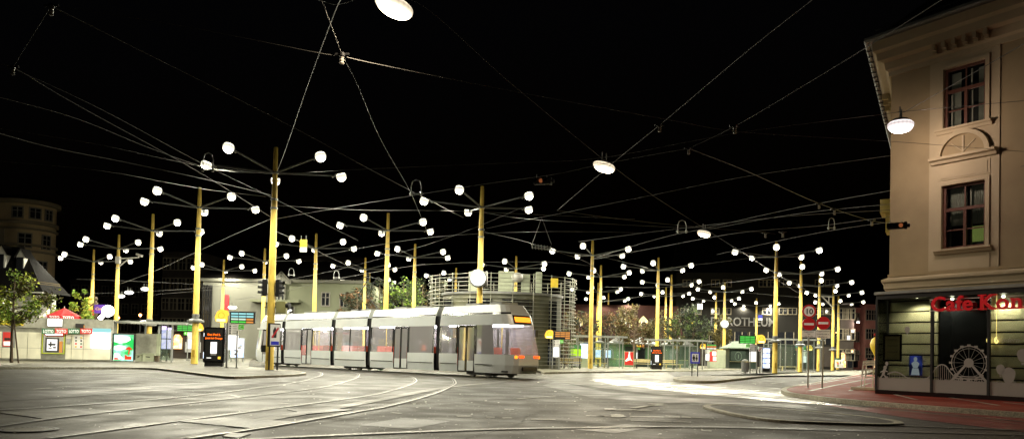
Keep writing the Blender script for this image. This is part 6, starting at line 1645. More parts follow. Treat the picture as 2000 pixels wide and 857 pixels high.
# newspaper boxes / lime sign, railing, benches near x 1100-1140
p = Vector((gx(1124, 74), 74, GZ)); t = thing('lime_display', 'lime green display stand beside the railing right of the tram', 'display stand', p)
mb = MB(); mb.box(-.5, .5, -.12, .12, 1.1, 1.75); mb.build('lit_sign', 'lime_sign', t)
mb = MB(); mb.box(-.55, .55, .13, .3, .0, 2.15); mb.build('back_board', 'stall_green', t); mb = MB(); mb.box(-.5, .5, -.1, .12, .1, 1.08); mb.build('rack', 'plastic_grey', t)
p = Vector((gx(1140, 74.5), 74.5, GZ)); t = thing('poster_stand', 'blue and white poster stand left of the nearest right mast', 'poster stand', p)
mb = MB(); mb.box(-.36, .36, -.05, .05, .9, 2.3); mb.build('poster', 'poster_blue', t); mb = MB(); mb.box(-.4, .4, -.04, .06, 0, .89); mb.build('frame', 'cabinet', t)
def bench(u, Y, rz, w_, lb, m='bench_wood'):
    t = thing('bench', lb, 'bench', (gx(u, Y), Y, GZ), rz, 'benches on the platforms')
    mb = MB()
    for i in range(3): mb.box(-w_ / 2, w_ / 2, -.30 + i * .17, -.16 + i * .17, .43, .47)
    mb.build('seat', m, t)
    mb = MB(); mb.box(-w_ / 2, w_ / 2, .24, .28, .62, .74); mb.box(-w_ / 2, w_ / 2, .26, .30, .78, .90); mb.build('backrest', m, t)
    for sx in (-1, 1):
        mb = MB(); x = sx * w_ * .38; mb.box(x - .03, x + .03, -.28, -.22, 0, .429); mb.box(x - .03, x + .03, .21, .25, 0, .9); mb.box(x - .03, x + .03, -.22, .21, .36, .42); mb.build('leg', 'dark_metal', t)
bench(1117, 66, 0, 1.75, 'wooden slatted bench between the tram rear and the nearest right mast'); bench(1257, 78, 0, 1.9, 'pale bench right of the red poster'); bench(1302, 76, 0, 1.8, 'pale bench under the second glass shelter'); bench(1106, 70, 0, 1.2, 'second dark bench behind the slatted bench by the railing')
t = thing('railing', 'dark barred railing just right of the tram rear', 'railing', (gx(1098, 72), 72, GZ))
mb = MB()
for i in range(15): mb.cyl((-1.2 + i * .17, 0, 0), (-1.2 + i * .17, 0, 1.05), .018, n=5)
mb.box(-1.25, 1.25, -.02, .02, 1.05, 1.10); mb.box(-1.25, 1.25, -.02, .02, .12, .16); mb.build('bars', 'dark_metal', t)
# red poster
p = Vector((gx(1228, 72), 72, GZ)); t = thing('poster_case', 'red poster with pale figure under the first glass shelter', 'poster case', p)
mb = MB(); mb.box(-.44, .44, -.04, .04, .32, 1.62); mb.box(-.46, -.42, -.04, .04, 0, 1.68); mb.box(.42, .46, -.04, .04, 0, 1.68); mb.build('frame', 'cabinet', t)
mb = MB(); mb.box(-.40, .40, -.05, -.0405, .36, 1.58); po = mb.build('poster', 'lotto_red', t)
mb = MB(); mb.prism_y([(-.06, 1.4), (.08, 1.4), (.14, 1.0), (.34, .72), (.1, .84), (-.3, .66), (-.36, .78), (-.10, 1.05)], -.056, -.0505); mb.ball((.02, -.054, 1.5), .08, .004, .09, 8, 5); mb.build('figure_print', 'lotto_white', po)
# ticket boxes on the globe clock mast
px_, py_ = PXY[22]
for dx, lb in ((-1.05, 'left yellow ticket box at the globe clock mast'), (-.25, 'middle yellow ticket box at the globe clock mast'), (.55, 'right yellow ticket box at the globe clock mast')):
    t = thing('ticket_box', lb, 'ticket box', (px_ + dx, py_ - .45, 0), 0, 'yellow ticket boxes')
    mb = MB(); mb.box(-.36, .36, -.16, .16, 1.75, 2.55); mb.build('casing', 'sign_yellow', t, bevel=.03)
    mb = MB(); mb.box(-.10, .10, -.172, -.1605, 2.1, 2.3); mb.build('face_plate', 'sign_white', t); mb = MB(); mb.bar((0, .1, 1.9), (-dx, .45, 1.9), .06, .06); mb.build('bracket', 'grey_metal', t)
# notice board red white
p = Vector((gx(1392, 96), 96, GZ)); t = thing('notice_case', 'grey case with red and white poster left of the globe clock mast', 'notice case', p)
mb = MB(); mb.box(-.55, 1.6, 0, .5, 0, 2.3); mb.build('casing', 'cabinet', t, bevel=.02); mb = MB(); mb.box(-.5, .45, -.03, -.003, .8, 2.2); po = mb.build('poster', 'lotto_red', t)
mb = MB(); mb.box(-.1, .40, -.036, -.0305, 1.55, 2.1); mb.box(.0, .42, -.036, -.0305, .9, 1.45); mb.build('poster_print', 'lotto_white', po)
# pedestrian sign
Y = 46.0; t = thing('pedestrian_sign', 'blue square pedestrian zone sign with two walking figures on two short posts', 'road sign', (gx(1357, Y), Y, GZ), R(-8))
zb, zt_ = at_y(1357, 709, Y).z - GZ, at_y(1357, 687, Y).z - GZ; hw = (zt_ - zb) / 2 * .80
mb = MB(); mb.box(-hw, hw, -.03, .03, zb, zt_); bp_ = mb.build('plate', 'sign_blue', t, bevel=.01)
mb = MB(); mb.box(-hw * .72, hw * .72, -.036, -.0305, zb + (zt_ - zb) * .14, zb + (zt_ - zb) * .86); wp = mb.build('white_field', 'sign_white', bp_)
hh = (zt_ - zb) * .5
for sx, fem in ((-.30, 0), (.32, 1)):
    mb = MB(); x = sx * hw; z0 = zb + (zt_ - zb) * .22
    if fem: pts = [(x - .03, z0), (x + .03, z0), (x + .03, z0 + hh * .30), (x + .075, z0 + hh * .32), (x + .03, z0 + hh * .75), (x - .03, z0 + hh * .75), (x - .075, z0 + hh * .32), (x - .03, z0 + hh * .30)]
    else: pts = [(x - .07, z0), (x - .02, z0), (x, z0 + hh * .3), (x + .02, z0), (x + .07, z0), (x + .05, z0 + hh * .4), (x + .09, z0 + hh * .45), (x + .06, z0 + hh * .78), (x - .06, z0 + hh * .78), (x - .09, z0 + hh * .45), (x - .05, z0 + hh * .4)]
    mb.prism_y(pts, -.040, -.0365); mb.ball((x, -.0385, z0 + hh * .92), .04, .002, .045, 10, 6); mb.build('figure', 'sign_black', wp)
for x in (-hw * .62, hw * .62):
    mb = MB(); mb.cyl((x, .05, 0), (x, .05, zt_ - .02), .03, n=8); mb.build('post', 'dark_metal', t)
# trash bin
Y = 59; t = thing('litter_bin', 'round slatted grey litter bin left of the green display stand post', 'litter bin', (gx(1455, Y), Y, GZ))
mb = MB(); mb.lathe([(.22, .12), (.28, .85), (.29, .9), (.25, .9), (.2, .2)], 20); mb.build('bin', 'grey_metal', t, True)
mb = MB()
for i in range(20):
    a = 2 * PI * i / 20; mb.bar((.235 * math.cos(a), .235 * math.sin(a), .13), (.295 * math.cos(a), .295 * math.sin(a), .86), .03, .03)
mb.build('slats', 'plastic_grey', t); mb = MB(); mb.lathe([(.3, 0), (.3, .03), (.05, .04), (.05, .119), (.1, .119)], 16); mb.build('foot', 'dark_metal', t); mb = MB(); mb.lathe([(.27, .94), (.26, 1.0), (.1, 1.10), (.02, 1.11)], 16); mb.box(-.28, -.25, -.02, .02, .88, .96); mb.box(.25, .28, -.02, .02, .88, .96); mb.build('hood', 'housing', t, True)
# vending cabinet
Y = 64; t = thing('vending_cabinet', 'blue-white lit vending cabinet left of the large mast', 'vending machine', (gx(1497, Y), Y, GZ), R(-10))
mb = MB(); mb.box(-.42, .36, -.3, .4, .05, 2.15); mb.build('casing', 'plastic_grey', t, bevel=.03)
for i in range(4):
    mb = MB(); mb.box(-.34, .20, -.318, -.3005, .45 + i * .42, .80 + i * .42); mb.build('lit_window', 'vending_blue', t)
mb = MB(); mb.box(.23, .33, -.315, -.3005, .5, 1.9); mb.build('key_panel', 'black_gloss', t); mb = MB(); mb.box(-.34, .2, -.315, -.3005, .15, .38); mb.build('delivery_flap', 'dark_metal', t)
# small no-smoking style sign
Y = 60; t = thing('small_sign', 'small white sign with red bar on a thin post left of the vending cabinet', 'sign', (gx(1484, Y), Y, GZ))
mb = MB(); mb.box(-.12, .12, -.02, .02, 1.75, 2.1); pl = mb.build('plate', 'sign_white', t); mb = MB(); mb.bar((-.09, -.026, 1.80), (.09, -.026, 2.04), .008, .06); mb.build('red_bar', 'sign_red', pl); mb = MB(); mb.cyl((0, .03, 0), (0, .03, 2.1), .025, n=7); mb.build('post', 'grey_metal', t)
# speed limit and no-entry signs
def round_plate(mb, r, y, z, n=32): mb.prism_y([(r * math.cos(2 * PI * i / n), z + r * math.sin(2 * PI * i / n)) for i in range(n)], y - .004, y)
def road_sign(u, vb, parts, name, lb, rz):
    p = at_z(u, vb, GZ); Y = p.y; t = thing(name, lb, 'road sign', p, rz); k = Y / F
    top = 0
    for kind, v, sz in parts:
        z = at_y(u, v, Y).z - GZ; top = max(top, z)
        if kind in ('10', 'no'):
            r = sz * k
            mb = MB(); mb.prism_y([(r * math.cos(2 * PI * i / 32), z + r * math.sin(2 * PI * i / 32)) for i in range(32)], -.035, -.005); mb.build('disc_back', 'grey_metal', t)
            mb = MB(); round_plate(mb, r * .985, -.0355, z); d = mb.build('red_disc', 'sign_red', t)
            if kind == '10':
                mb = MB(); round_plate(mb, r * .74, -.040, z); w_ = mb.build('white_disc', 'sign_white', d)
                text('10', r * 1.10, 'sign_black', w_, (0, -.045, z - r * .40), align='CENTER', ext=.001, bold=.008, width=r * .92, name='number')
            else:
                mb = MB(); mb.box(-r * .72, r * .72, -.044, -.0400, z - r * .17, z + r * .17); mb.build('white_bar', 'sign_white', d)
        else:
            hw_, hh_ = sz; hw_ *= k; hh_ *= k
            mb = MB(); mb.box(-hw_, hw_, -.03, -.008, z - hh_, z + hh_); pl = mb.build('supplementary_plate', 'poster_white', t)
            ls = kind.split('|')
            for i, l in enumerate(ls):
                text(l, hh_ * 1.45 / len(ls), 'sign_black', pl, (0, -.033, z + hh_ - (i + .78) * 2 * hh_ / len(ls)), align='CENTER', ext=.001, name='plate_text')
    mb = MB(); mb.cyl((0, .03, 0), (0, .03, top + .05), .032, n=10); mb.build('post', 'grey_metal', t)
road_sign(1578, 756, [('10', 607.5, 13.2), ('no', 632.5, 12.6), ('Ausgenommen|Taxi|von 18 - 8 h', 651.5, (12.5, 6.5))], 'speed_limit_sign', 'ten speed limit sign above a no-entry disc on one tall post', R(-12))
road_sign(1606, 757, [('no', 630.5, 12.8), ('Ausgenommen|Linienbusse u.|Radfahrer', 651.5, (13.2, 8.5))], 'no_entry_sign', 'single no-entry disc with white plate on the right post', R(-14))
# traffic light at right mast
px_, py_ = PXY[31]; t = thing('traffic_signal', 'slim traffic signal with a warm lit lens left of the rightmost mast', 'traffic signal', (px_ - .45, py_ - .2, 0))
mb = MB(); z0 = at_y(1632, 668, py_).z; mb.box(-.14, .14, -.12, .12, z0 - .1, z0 + 1.0); mb.box(-.14, .14, -.12, .12, z0 + 1.3, z0 + 2.3); mb.build('head', 'dark_metal', t, bevel=.02)
mb = MB(); mb.cyl((0, -.12, z0 + 1.5), (0, -.15, z0 + 1.5), .12, n=12); mb.build('signal_lens', 'shop_warm', t); mb = MB(); mb.bar((0, 0, z0 + .3), (.5, .2, z0 + .3), .05, .05); mb.build('strap', 'dark_metal', t)
# sandwich board
px_, py_ = PXY[31]; t = thing('sandwich_board', 'white advertising board with green top at the foot of the rightmost mast', 'advertising board', (px_ - .3, py_ - 1.2, GZ), R(-10))
mb = MB(); mb.box(-.62, .62, -.04, .04, .25, 1.75); mb.build('board', 'poster_white', t); mb = MB(); mb.box(-.62, .62, -.05, -.0405, 1.5, 1.75); mb.build('green_header', 'stall_green', t)
for i in range(5):
    rr = random.Random(i); mb = MB(); mb.ball((rr.uniform(-.35, .35), -.044, rr.uniform(.5, 1.2)), .16, .004, .13, 10, 6); mb.build('print_patch', ['canvas_green', 'sign_yellow', 'plastic_grey', 'lotto_red', 'leaf_green'][i], t)
for x in (-.55, .55):
    mb = MB(); mb.box(x - .03, x + .03, -.04, .3, 0, .249); mb.build('foot', 'dark_metal', t)
# stacked chairs beside the porch
for i, (u, Y, lb) in enumerate(((1701, 29.5, 'stack of pale folded café chairs leaning beside the glass porch'), (1694, 31, 'second stack of pale café chairs half hidden behind the first'))):
    t = thing('chair_stack', lb, 'chair stack', (gx(u, Y), Y, GZ), R(-30), 'stacked café chairs')
    for k in range(4):
        mb = MB(); z = k * .10
        mb.tube([(-.22, -.25 + k * .04, .0 + z * .2), (-.2, -.1 + k * .04, .46 + z), (-.2, .22 + k * .04, .48 + z), (-.2, .30 + k * .04, .92 + z * .5)], .016, 6)
        mb.tube([(.22, -.25 + k * .04, .0 + z * .2), (.2, -.1 + k * .04, .46 + z), (.2, .22 + k * .04, .48 + z), (.2, .30 + k * .04, .92 + z * .5)], .016, 6)
        mb.box(-.2, .2, -.2 + k * .04, .22 + k * .04, .455 + z, .475 + z); mb.tube([(-.2, .30 + k * .04, .92 + z * .5), (0, .34 + k * .04, .96 + z * .5), (.2, .30 + k * .04, .92 + z * .5)], .02, 6); mb.build('chair', 'plastic_grey' if k % 2 else 'window_white', t, True)
mb = MB(); mb.box(-.55, .45, -.18, .18, 0, .11); o = mb.build('concrete_foot', 'window_white', None, bevel=.02); o.location = (gx(1693, 28.5), 28.5, GZ); o.rotation_euler = (0, 0, R(-25)); tag(o, 'white parasol base block lying beside the stacked chairs', 'parasol base')
# yellow balloon sign behind the porch corner
p = at_y(1716, 678, 40); t = thing('balloon_sign', 'yellow hot-air balloon shaped sign peeping out behind the porch corner', 'balloon sign', p)
mb = MB(); mb.lathe([(.10, -.55), (.16, -.5), (.36, -.1), (.42, .15), (.34, .42), (.15, .56), (.02, .58)], 18); mb.build('envelope', 'sign_yellow', t, True); mb = MB(); mb.box(-.10, .10, -.1, .1, -.85, -.66); mb.build('basket', 'sign_blue', t)
mb = MB()
for sx in (-.09, .09): mb.cyl((sx, 0, -.66), (sx * 1.2, 0, -.5), .01, n=4)
mb.build('rope', 'dark_metal', t); p = at_y(1714, 653, 40); t2 = thing('red_pennant', 'red pennant above the yellow balloon sign', 'pennant', p); mb = MB(); mb.prism_y([(-.2, 0), (.1, -.35), (.1, .35)], -.01, .01); mb.build('cloth', 'parasol_red', t2); mb = MB(); mb.cyl((.1, 0, -2.3), (.1, 0, .4), .015, n=5); mb.build('staff', 'dark_metal', t2)

# ================================================================== BACKGROUND BUILDINGS
def wins(par, xs, z0, z1, w_, y, frame='far_frame', pane='dark_pane', lit=()):
    for i, x in enumerate(xs):
        mb = MB(); f_ = .12
        mb.box(x - w_ / 2 - f_, x - w_ / 2, y - .10, y - .003, z0 - f_, z1 + f_); mb.box(x + w_ / 2, x + w_ / 2 + f_, y - .10, y - .003, z0 - f_, z1 + f_); mb.box(x - w_ / 2, x + w_ / 2, y - .10, y - .003, z1, z1 + f_); mb.box(x - w_ / 2, x + w_ / 2, y - .16, y - .003, z0 - f_, z0)
        mb.box(x - .05, x + .05, y - .07, y - .003, z0, z1); mb.box(x - w_ / 2, x + w_ / 2, y - .065, y - .003, z0 + (z1 - z0) * .62, z0 + (z1 - z0) * .66)
        f = mb.build('window', frame, par); mb = MB(); mb.poly([(x - w_ / 2, y - .03, z0), (x + w_ / 2, y - .03, z0), (x + w_ / 2, y - .03, z1), (x - w_ / 2, y - .03, z1)]); mb.build('pane', 'dim_window' if i in lit else pane, f)
# station building (centre left)
SY_ = 95; so_ = Vector((gx(392, SY_), SY_, 0)); srz = R(-4); BF = Frame(so_, srz)
b_ = thing('station_building', 'low pale green building with triangular gable portal behind the front of the tram', 'building', so_, srz)
x1 = BF.px(716, 600)[0]; ze = BF.px(450, 548)[1]
xm = BF.px(535, 600)[0]; xn = BF.px(566, 600)[0]
a, b, c, e = BF.rect(392, 556, 414, 640)
gw = [a, b, max(c, .3), e]
hs = []
mb = MB(); mb.m = 0; mb.box(0, xm - .8, 0, 8, 0, ze); mb.m = 1; mb.box(xm - .8, x1, .12, 8, 0, ze); mb.build('wall', ['station_white', 'station_green'], b_)
mb = MB(); mb.sweep([(-.5, 0), (x1 + .2, 0)], [(0, ze - .1), (.35, ze - .1), (.45, ze + .25), (0, ze + .3)]); mb.build('eave', 'station_white', b_)
mb = MB(); mb.poly([(-.6, -.5, ze + .31), (x1 + .4, -.5, ze + .31), (x1 - 1, 4, ze + 3.0), (1.5, 4, ze + 3.0)]); mb.poly([(-.6, 8, ze + .31), (-.6, -.5, ze + .31), (1.5, 4, ze + 3.0)]); mb.build('roof', 'tile_roof', b_)
mb = MB(); mb.box(a + .3, b, -.12, -.003, c, e); gwn = mb.build('grid_window', 'dark_pane', b_)
for i in range(5):
    mb = MB(); x = a + .3 + (b - a - .3) * i / 4; mb.box(x - .06, x + .06, -.18, -.121, c, e); mb.build('mullion', 'far_grey', gwn)
for z in (c + (e - c) * .35, c + (e - c) * .7):
    mb = MB(); mb.box(a + .3, b, -.175, -.1215, z - .05, z + .05); mb.build('transom', 'far_grey', gwn)
a, b, c, e = BF.rect(438.5, 576, 448, 606); mb = MB(); mb.box(a, b, -.2, -.12, c, e); mb.build('red_banner', 'sign_red', b_)
# portal
gc = (xm + xn) / 2; zg0 = BF.px(548, 553)[1]; zg1 = BF.px(548, 531)[1]; gwid = (BF.px(570, 555)[0] - BF.px(529, 555)[0]) / 2
mb = MB()
for k, s_ in enumerate((1, .78, .56, .34)):
    for sg in (-1, 1): mb.bar((gc + sg * gwid * s_, -.5 - .01 * k, zg0), (gc, -.5 - .01 * k, zg0 + (zg1 - zg0) * s_), .12, .16)
mb.bar((gc - gwid, -.52, zg0), (gc + gwid, -.52, zg0), .14, .16)
mb.build('gable_lattice', 'station_white', b_)
a, b, c, e = BF.rect(536, 556, 557, 588)
mb = MB(); mb.box(a, b, -.14, -.003, c, e); pw = mb.build('portal_window', 'dark_pane', b_)
for i in range(4):
    mb = MB(); x = a + (b - a) * i / 3; mb.box(x - .1, x + .1, -.24, -.141, c, e); mb.build('mullion', 'station_white', pw)
mb = MB(); mb.box(a, b, -.235, -.1415, c + 1.0, c + 1.2); mb.build('transom', 'station_white', pw)
a, b, c, e = BF.rect(496, 586, 590, 591); mb = MB(); mb.box(a, b, -1.2, -.003, c, e); mb.build('canopy', 'station_green', b_)
a, b, c, e = BF.rect(530, 598, 575, 640); mb = MB(); mb.box(a, b, -.1, -.003, max(c, .2), e); dw = mb.build('entrance', 'dark_pane', b_)
for i in range(6):
    mb = MB(); x = a + (b - a) * i / 5; mb.box(x - .07, x + .07, -.17, -.101, max(c, .2), e); mb.build('mullion', 'station_white', dw)
rr = random.Random(4)
for i in range(7):
    mb = MB(); x = b - .2 - rr.random() * 1.2; z = e - .3 - rr.random() * 1.6; mb.ball((x, -.19, z), .16, .02, .13, 8, 5); mb.build('lit_ornament', 'white_lit_dim', dw)
for (u0, v0, u1, v1) in ((629, 572, 643, 596), (665, 574, 678, 598)):
    a, b, c, e = BF.rect(u0, v0, u1, v1, .12)
    wins(b_, [(a + b) / 2], c, e, (b - a), .12)
# left round corner building
CY = 112; cx_, cr_ = gx(45, CY), 3.6
b_ = thing('round_corner_building', 'tall cream building with a rounded corner bay at the far left', 'building', (cx_, CY, 0))
zt_ = at_y(40, 392, CY - 3).z; n = 28
mb = MB(); ring = [(cr_ * math.cos(t), cr_ * math.sin(t)) for t in [R(-100 + 190 * i / n) for i in range(n + 1)]]
fp = [(-30, -3.54 + 0)] + [(-.62, -3.54)] + ring[1:] + [(-30, 6)]
mb.prism(fp, 0, zt_); mb.build('wall', 'far_cream', b_)
for v, dep, hh_ in ((398, .55, .6), (437, .35, .5), (448, .3, .3), (480, .3, .35), (492, .25, .3)):
    z = at_y(40, v, CY - 3).z; mb = MB(); mb.sweep([(-30, -3.54)] + [(-.62, -3.54)] + ring[1:], [(0, z), (dep, z + .1), (dep, z + hh_), (0, z + hh_)]); mb.build('cornice', 'far_plaster', b_)
mb = MB(); zr = zt_ + .01; mb.prism([(x * 1.05, y * 1.05) for x, y in fp], zr, zr + .25); mb.prism([(x * .8 - .4, y * .6 + 1) for x, y in fp], zr + .251, zr + 1.2); mb.build('roof', 'tile_roof', b_)
def round_win(ang, z0, z1, w_):
    a = R(ang); x, y = cr_ * math.cos(a), cr_ * math.sin(a)
    fr = MB(); f_ = .16
    for (x0, x1, q0, q1) in ((-w_ / 2 - f_, -w_ / 2, z0 - f_, z1 + f_), (w_ / 2, w_ / 2 + f_, z0 - f_, z1 + f_), (-w_ / 2, w_ / 2, z1, z1 + f_), (-w_ / 2, w_ / 2, z0 - f_, z0), (-.06, .06, z0, z1), (-w_ / 2, w_ / 2, z0 + (z1 - z0) * .66, z0 + (z1 - z0) * .70)): fr.box(x0, x1, -.14, .02, q0, q1)
    f = fr.build('window', 'far_frame', b_); f.location = (x, y, 0); f.rotation_euler = (0, 0, a + PI / 2)
    g_ = MB(); g_.poly([(-w_ / 2, -.10, z0), (w_ / 2, -.10, z0), (w_ / 2, -.10, z1), (-w_ / 2, -.10, z1)]); g_.build('pane', 'dark_pane', f)
zz = lambda v: at_y(50, v, CY - 3.4).z
for an, w_ in ((-78, 1.25), (-44, 1.3), (-14, 1.0)): round_win(an, zz(424), zz(405), w_)
for an, w_ in ((-62, 1.5), (-18, 1.1)): round_win(an, zz(481), zz(456), w_)
for an, w_ in ((-62, 1.5), (-25, 1.1)): round_win(an, zz(535), zz(508), w_)
for x in (-2.6, -5.2, -8): wins(b_, [x], zz(424), zz(398), 1.3, -3.54); wins(b_, [x], zz(481), zz(454), 1.4, -3.54)
for x in (-1.4, -3.9, -6.5):
    mb = MB(); mb.box(x - .4, x + .4, -3.70, -3.543, zz(486), zz(448)); mb.build('pilaster', 'far_plaster', b_)
# white dormer house behind the tree
DY_ = 72; do = Vector((gx(-20, DY_), DY_, 0)); DF = Frame(do, R(0)); dh = thing('dormer_house', 'white walled house with dark tiled roof and two white dormers behind the tree', 'house', do)
xe = DF.px(109, 600, 3)[0]; ze = DF.px(109, 571)[1]
mb = MB(); mb.box(-6, xe, 0, 3, 0, ze); mb.build('wall', 'wall_white', dh)
for i in range(7):
    z = .6 + i * .75
    if z + .5 < ze: mb = MB(); mb.box(xe - (.7 if i % 2 else 1.0), xe + .03, -.05, -.003, z, z + .62); mb.build('quoin', 'wall_white', dh)
zr = DF.px(20, 455, 4)[1]
mb = MB(); xe2 = DF.px(139, 571, 3.6)[0]
mb.poly([(-6, -.9, ze), (xe2, -.9, ze - .1), (DF.px(46, 500, 2)[0], 2, zr - 1.6), (-6, 2, zr - 1.6)]); mb.poly([(xe2, -.9, ze - .1), (xe2, 3.6, ze - .1), (DF.px(46, 500, 2)[0], 2, zr - 1.6)])
mb.poly([(-6, -.9, ze - .03), (-6, -.9, ze - .25), (xe2, -.9, ze - .35), (xe2, -.9, ze - .13)]); rf = mb.build('roof', 'tile_roof', dh)
mb = MB(); mb.bar((-6, -.95, ze), (xe2, -.95, ze - .1), .14, .12); mb.build('gutter', 'window_white', rf)
mb = MB(); mb.bar((DF.px(60, 550)[0], -.4, DF.px(60, 548)[1]), (DF.px(122, 556)[0], -.4, DF.px(122, 556)[1]), .05, .05); mb.bar((DF.px(60, 552)[0], -.42, DF.px(60, 552)[1]), (DF.px(122, 560)[0], -.42, DF.px(122, 559)[1]), .05, .05); mb.build('snow_guard', 'plaster_tan', rf)
for (ua, ub, vt, vb, vs) in ((32, 47, 485, 530, 501), (-8, 11, 478, 524, 495)):
    a, b = DF.px(ua, 510, .6)[0], DF.px(ub, 510, .6)[0]; z0, zs, zt_ = DF.px(ua, vb, .6)[1], DF.px(ua, vs, .6)[1], DF.px(ua, vt, .6)[1]
    mb = MB(); mb.prism_y([(a, z0 - .8), (b, z0 - .8), (b, zs), ((a + b) / 2, zt_), (a, zs)], .6, 2.0); d = mb.build('dormer', 'wall_white', dh)
    mb = MB(); m_ = (a + b) / 2
    for sg in (-1, 1): mb.poly([(m_, .45, zt_ + .06), (m_, 2.0, zt_ + .06), (m_ + sg * ((b - a) / 2 + .2), 2.0, zs - .12), (m_ + sg * ((b - a) / 2 + .2), .45, zs - .12)])
    mb.build('dormer_roof', 'tile_roof', d)
    mb = MB(); mb.box(m_ - .30, m_ + .30, .52, .597, z0, zs - .05); mb.build('window', 'dark_pane', d)
a, b, c, e = DF.rect(99, 582, 102, 600); wins(dh, [(a + b) / 2 - .3], c, e, .5, 0)
# very dark blocks behind the square
def block(u0, u1, Y, vt, m, lb, rows, ncol, rz=0, roof=2.0, ww=1.1, wh=1.9, lit=(), roofm='tile_roof', frame='far_plaster'):
    o = Vector((gx(u0, Y), Y, 0)); FF = Frame(o, rz); x1 = FF.px(u1, 620)[0]; zt_ = FF.px((u0 + u1) / 2, vt)[1]
    t = thing('town_house', lb, 'building', o, rz, 'dark houses around the square')
    mb = MB(); mb.box(0, x1, 0, 9, 0, zt_); mb.build('wall', m, t)
    mb = MB(); mb.poly([(-.3, -.4, zt_ + .003), (x1 + .3, -.4, zt_ + .003), (x1 + .3, 4, zt_ + roof), (-.3, 4, zt_ + roof)]); mb.build('roof', roofm, t)
    mb = MB(); mb.sweep([(0, 0), (x1, 0)], [(0, zt_ - .5), (.25, zt_ - .4), (.4, zt_ - .05), (0, zt_ - .05)]); mb.build('cornice', m, t)
    for r_ in range(rows):
        z0 = zt_ - 1.1 - wh - r_ * 3.4
        if z0 < .8: break
        wins(t, [x1 * (i + .5) / ncol for i in range(ncol)], z0, z0 + wh, ww, 0, frame, 'dark_pane', [i for (q, i) in lit if q == r_])
    return t, x1, zt_
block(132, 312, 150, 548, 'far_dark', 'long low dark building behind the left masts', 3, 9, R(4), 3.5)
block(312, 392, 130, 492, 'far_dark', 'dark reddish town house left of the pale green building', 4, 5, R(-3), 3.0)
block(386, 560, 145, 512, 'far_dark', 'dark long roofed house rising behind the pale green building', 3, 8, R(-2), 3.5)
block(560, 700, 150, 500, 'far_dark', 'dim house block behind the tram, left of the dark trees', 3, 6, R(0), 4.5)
# row of houses with yellow dormers
t, x1, zt_ = block(1100, 1330, 118, 658, 'far_dark', 'low dark house row with yellow dormers behind the shelters', 1, 10, R(-2), 5.2, roofm='tile_roof_red')
for u in (1130, 1198, 1226, 1257):
    FF = Frame(t.location, R(-2)); x, z = FF.px(u, 632, 1.0)
    mb = MB(); mb.prism_y([(x - .65, z - 1.2), (x + .65, z - 1.2), (x + .65, z + .5), (x, z + 1.2), (x - .65, z + .5)], 1.0, 3.0); d = mb.build('dormer', 'plaster_yellow', t); mb = MB(); mb.box(x - .38, x + .38, .93, .997, z - .9, z + .35); w_ = mb.build('window', 'window_white', d); mb = MB(); mb.box(x - .26, x + .26, .91, .929, z - .8, z + .25); mb.build('pane', 'dark_pane', w_)
# grey lettered building
GY = 132; go = Vector((gx(1318, GY), GY, 0)); grz = R(-7); GF = Frame(go, grz)
g = thing('auction_building', 'large grey building with roof letters DOROTHEUM behind the right masts', 'building', go, grz)
x1 = GF.px(1640, 600)[0]; zt_ = GF.px(1480, 533)[1]
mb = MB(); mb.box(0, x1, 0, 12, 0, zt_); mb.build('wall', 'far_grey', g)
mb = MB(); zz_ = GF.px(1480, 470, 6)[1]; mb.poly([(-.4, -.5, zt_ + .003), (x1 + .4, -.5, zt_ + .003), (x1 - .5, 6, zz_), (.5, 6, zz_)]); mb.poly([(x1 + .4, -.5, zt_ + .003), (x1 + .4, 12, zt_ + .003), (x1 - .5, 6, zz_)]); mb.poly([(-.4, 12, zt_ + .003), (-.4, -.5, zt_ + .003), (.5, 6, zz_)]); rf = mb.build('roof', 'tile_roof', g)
for i in range(18):
    mb = MB(); x = x1 * (i + .5) / 18; mb.bar((x, -.5, zt_ + .1), (x * .97 + .3, 5.6, zz_), .12, .1); mb.build('standing_seam', 'tile_roof', rf)
for (v0, v1, us_) in ((547, 559, (1341, 1362, 1397, 1420, 1490, 1505, 1530, 1548, 1600, 1620)), (602, 613, (1337, 1362, 1397, 1420, 1498, 1530, 1548, 1600, 1620))):
    for u in us_:
        x = GF.px(u, 580)[0]; z1, z0 = GF.px(u, v0)[1], GF.px(u, v1)[1]; wins(g, [x], z0, z1, 1.25, 0, 'far_plaster')
for u0, u1 in ((1335, 1375), (1385, 1425), (1435, 1478), (1500, 1550), (1600, 1635)):
    a, b, c, e = GF.rect(u0, 648, u1, 672); mb = MB(); mb.box(a, b, -.06, -.003, c, e); sw = mb.build('shop_window', 'dark_pane', g)
    for k in range(4): mb = MB(); x = a + (b - a) * k / 3; mb.box(x - .06, x + .06, -.10, -.061, c, e); mb.build('mullion', 'far_plaster', sw)
    mb = MB(); mb.box(a, b, -.06, -.003, .4, max(c - .4, .8)); mb.build('stall_riser', 'far_dark', g)
a = GF.px(1387, 627)[0]; b = GF.px(1513, 627)[0]; z = GF.px(1450, 636)[1]; hgt = GF.px(1450, 619)[1] - z
text('DOROTHEUM', hgt * 1.38, 'letter_grey', g, (a, -.25, z), ext=.06, bold=.02, width=b - a, name='roof_lettering')
mb = MB(); mb.box(a, b, -.16, -.05, z - .1, z - .02); mb.build('letter_rail', 'far_dark', g)
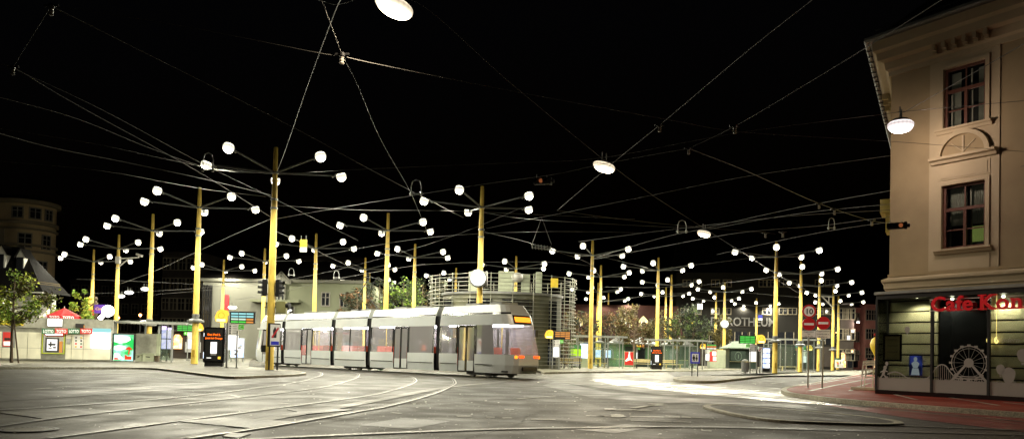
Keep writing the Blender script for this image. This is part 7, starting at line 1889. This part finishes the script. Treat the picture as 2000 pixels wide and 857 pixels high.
# far street on the right
for i, (u0, u1, Y, vt, m, lb) in enumerate(((1640, 1668, 128, 590, 'far_dark', 'dark house at the left corner of the far street'), (1664, 1692, 140, 600, 'far_pink', 'reddish town house in the far street under the pinkish lamp'), (1690, 1722, 138, 594, 'far_pink', 'reddish town house furthest right in the far street'))):
    t, x1, zt_ = block(u0, u1, Y, vt, m, lb, 3, 3, R(-10 + i * 8), 3.0, ww=.9, wh=1.7)
    for k in range(2):
        mb = MB(); a = x1 * (.1 + .48 * k); b = a + x1 * .34; mb.box(a, b, -.05, -.003, .4, 2.6); s_ = mb.build('shop_front', 'shop_warm' if (i + k) % 3 == 0 else 'dark_pane', t)
        mb = MB(); mb.box(a - .1, b + .1, -.5, -.06, 2.7, 2.95); mb.build('awning', 'far_plaster', t)
def lit_sign(u, v, Y, w_, h, m, lb):
    p = at_y(u, v, Y); t = thing('lit_sign', lb, 'lit sign', p); mb = MB(); mb.box(-w_, w_, -.08, .08, -h, h); mb.build('face', m, t, bevel=.02); mb = MB(); mb.box(-w_ - .5, -w_ - .002, -.03, .03, -.04, .04); mb.build('bracket', 'dark_metal', t)
lit_sign(1665.5, 646, 120, .22, .22, 'white_lit_dim', 'small white cube sign high in the far street'); lit_sign(1657.5, 659, 118, .22, .32, 'white_lit_dim', 'white pointed sign at the dark corner house of the far street')
lit_sign(1664.5, 685, 120, .15, .2, 'shop_warm', 'small warm shop sign in the far street'); lit_sign(1646, 700, 116, .18, .9, 'shop_warm', 'narrow warm lit shop window strip in the far street')
# distant lamps left
def post_lamp(u, v, Y, m, lb, r=.16):
    p = at_y(u, v, Y); t = thing('post_lamp', lb, 'street lamp', (p.x, p.y, 0), 0, 'distant street lamps'); mb = MB(); mb.ball((0, 0, p.z), r, r, r, 10, 7); mb.build('globe', m, t, True); mb = MB(); mb.cyl((0, 0, 0), (0, 0, p.z - r), .05, n=7); mb.build('post', 'dark_metal', t)
post_lamp(274, 615, 90, 'orange_lamp', 'distant orange lamp between the third mast and the globe sign'); post_lamp(231, 620, 95, 'orange_lamp', 'second distant orange lamp beside the globe sign'); post_lamp(1216, 627, 105, 'pink_lens', 'distant pale lamp above the ochre autumn tree', .2)
for u, v, lb in ((252, 571, 'far hanging lamp right of the camera bracket'), (235, 578, 'small far hanging lamp just under the camera bracket'), (284, 564, 'far hanging lamp beside the third mast'), (454, 600, 'reddish far hanging lamp right of the slim mast at the stop stand')):
    street_lamp(u, v, at_y(u, v, 85).z, R(90), 'white_lit', lb, 1.0)

bpy.context.view_layer.update()
for n_, m_ in MATS.items():
    if n_ not in ('tram_light', 'globe_lit'): m_.cycles.emission_sampling = 'NONE'
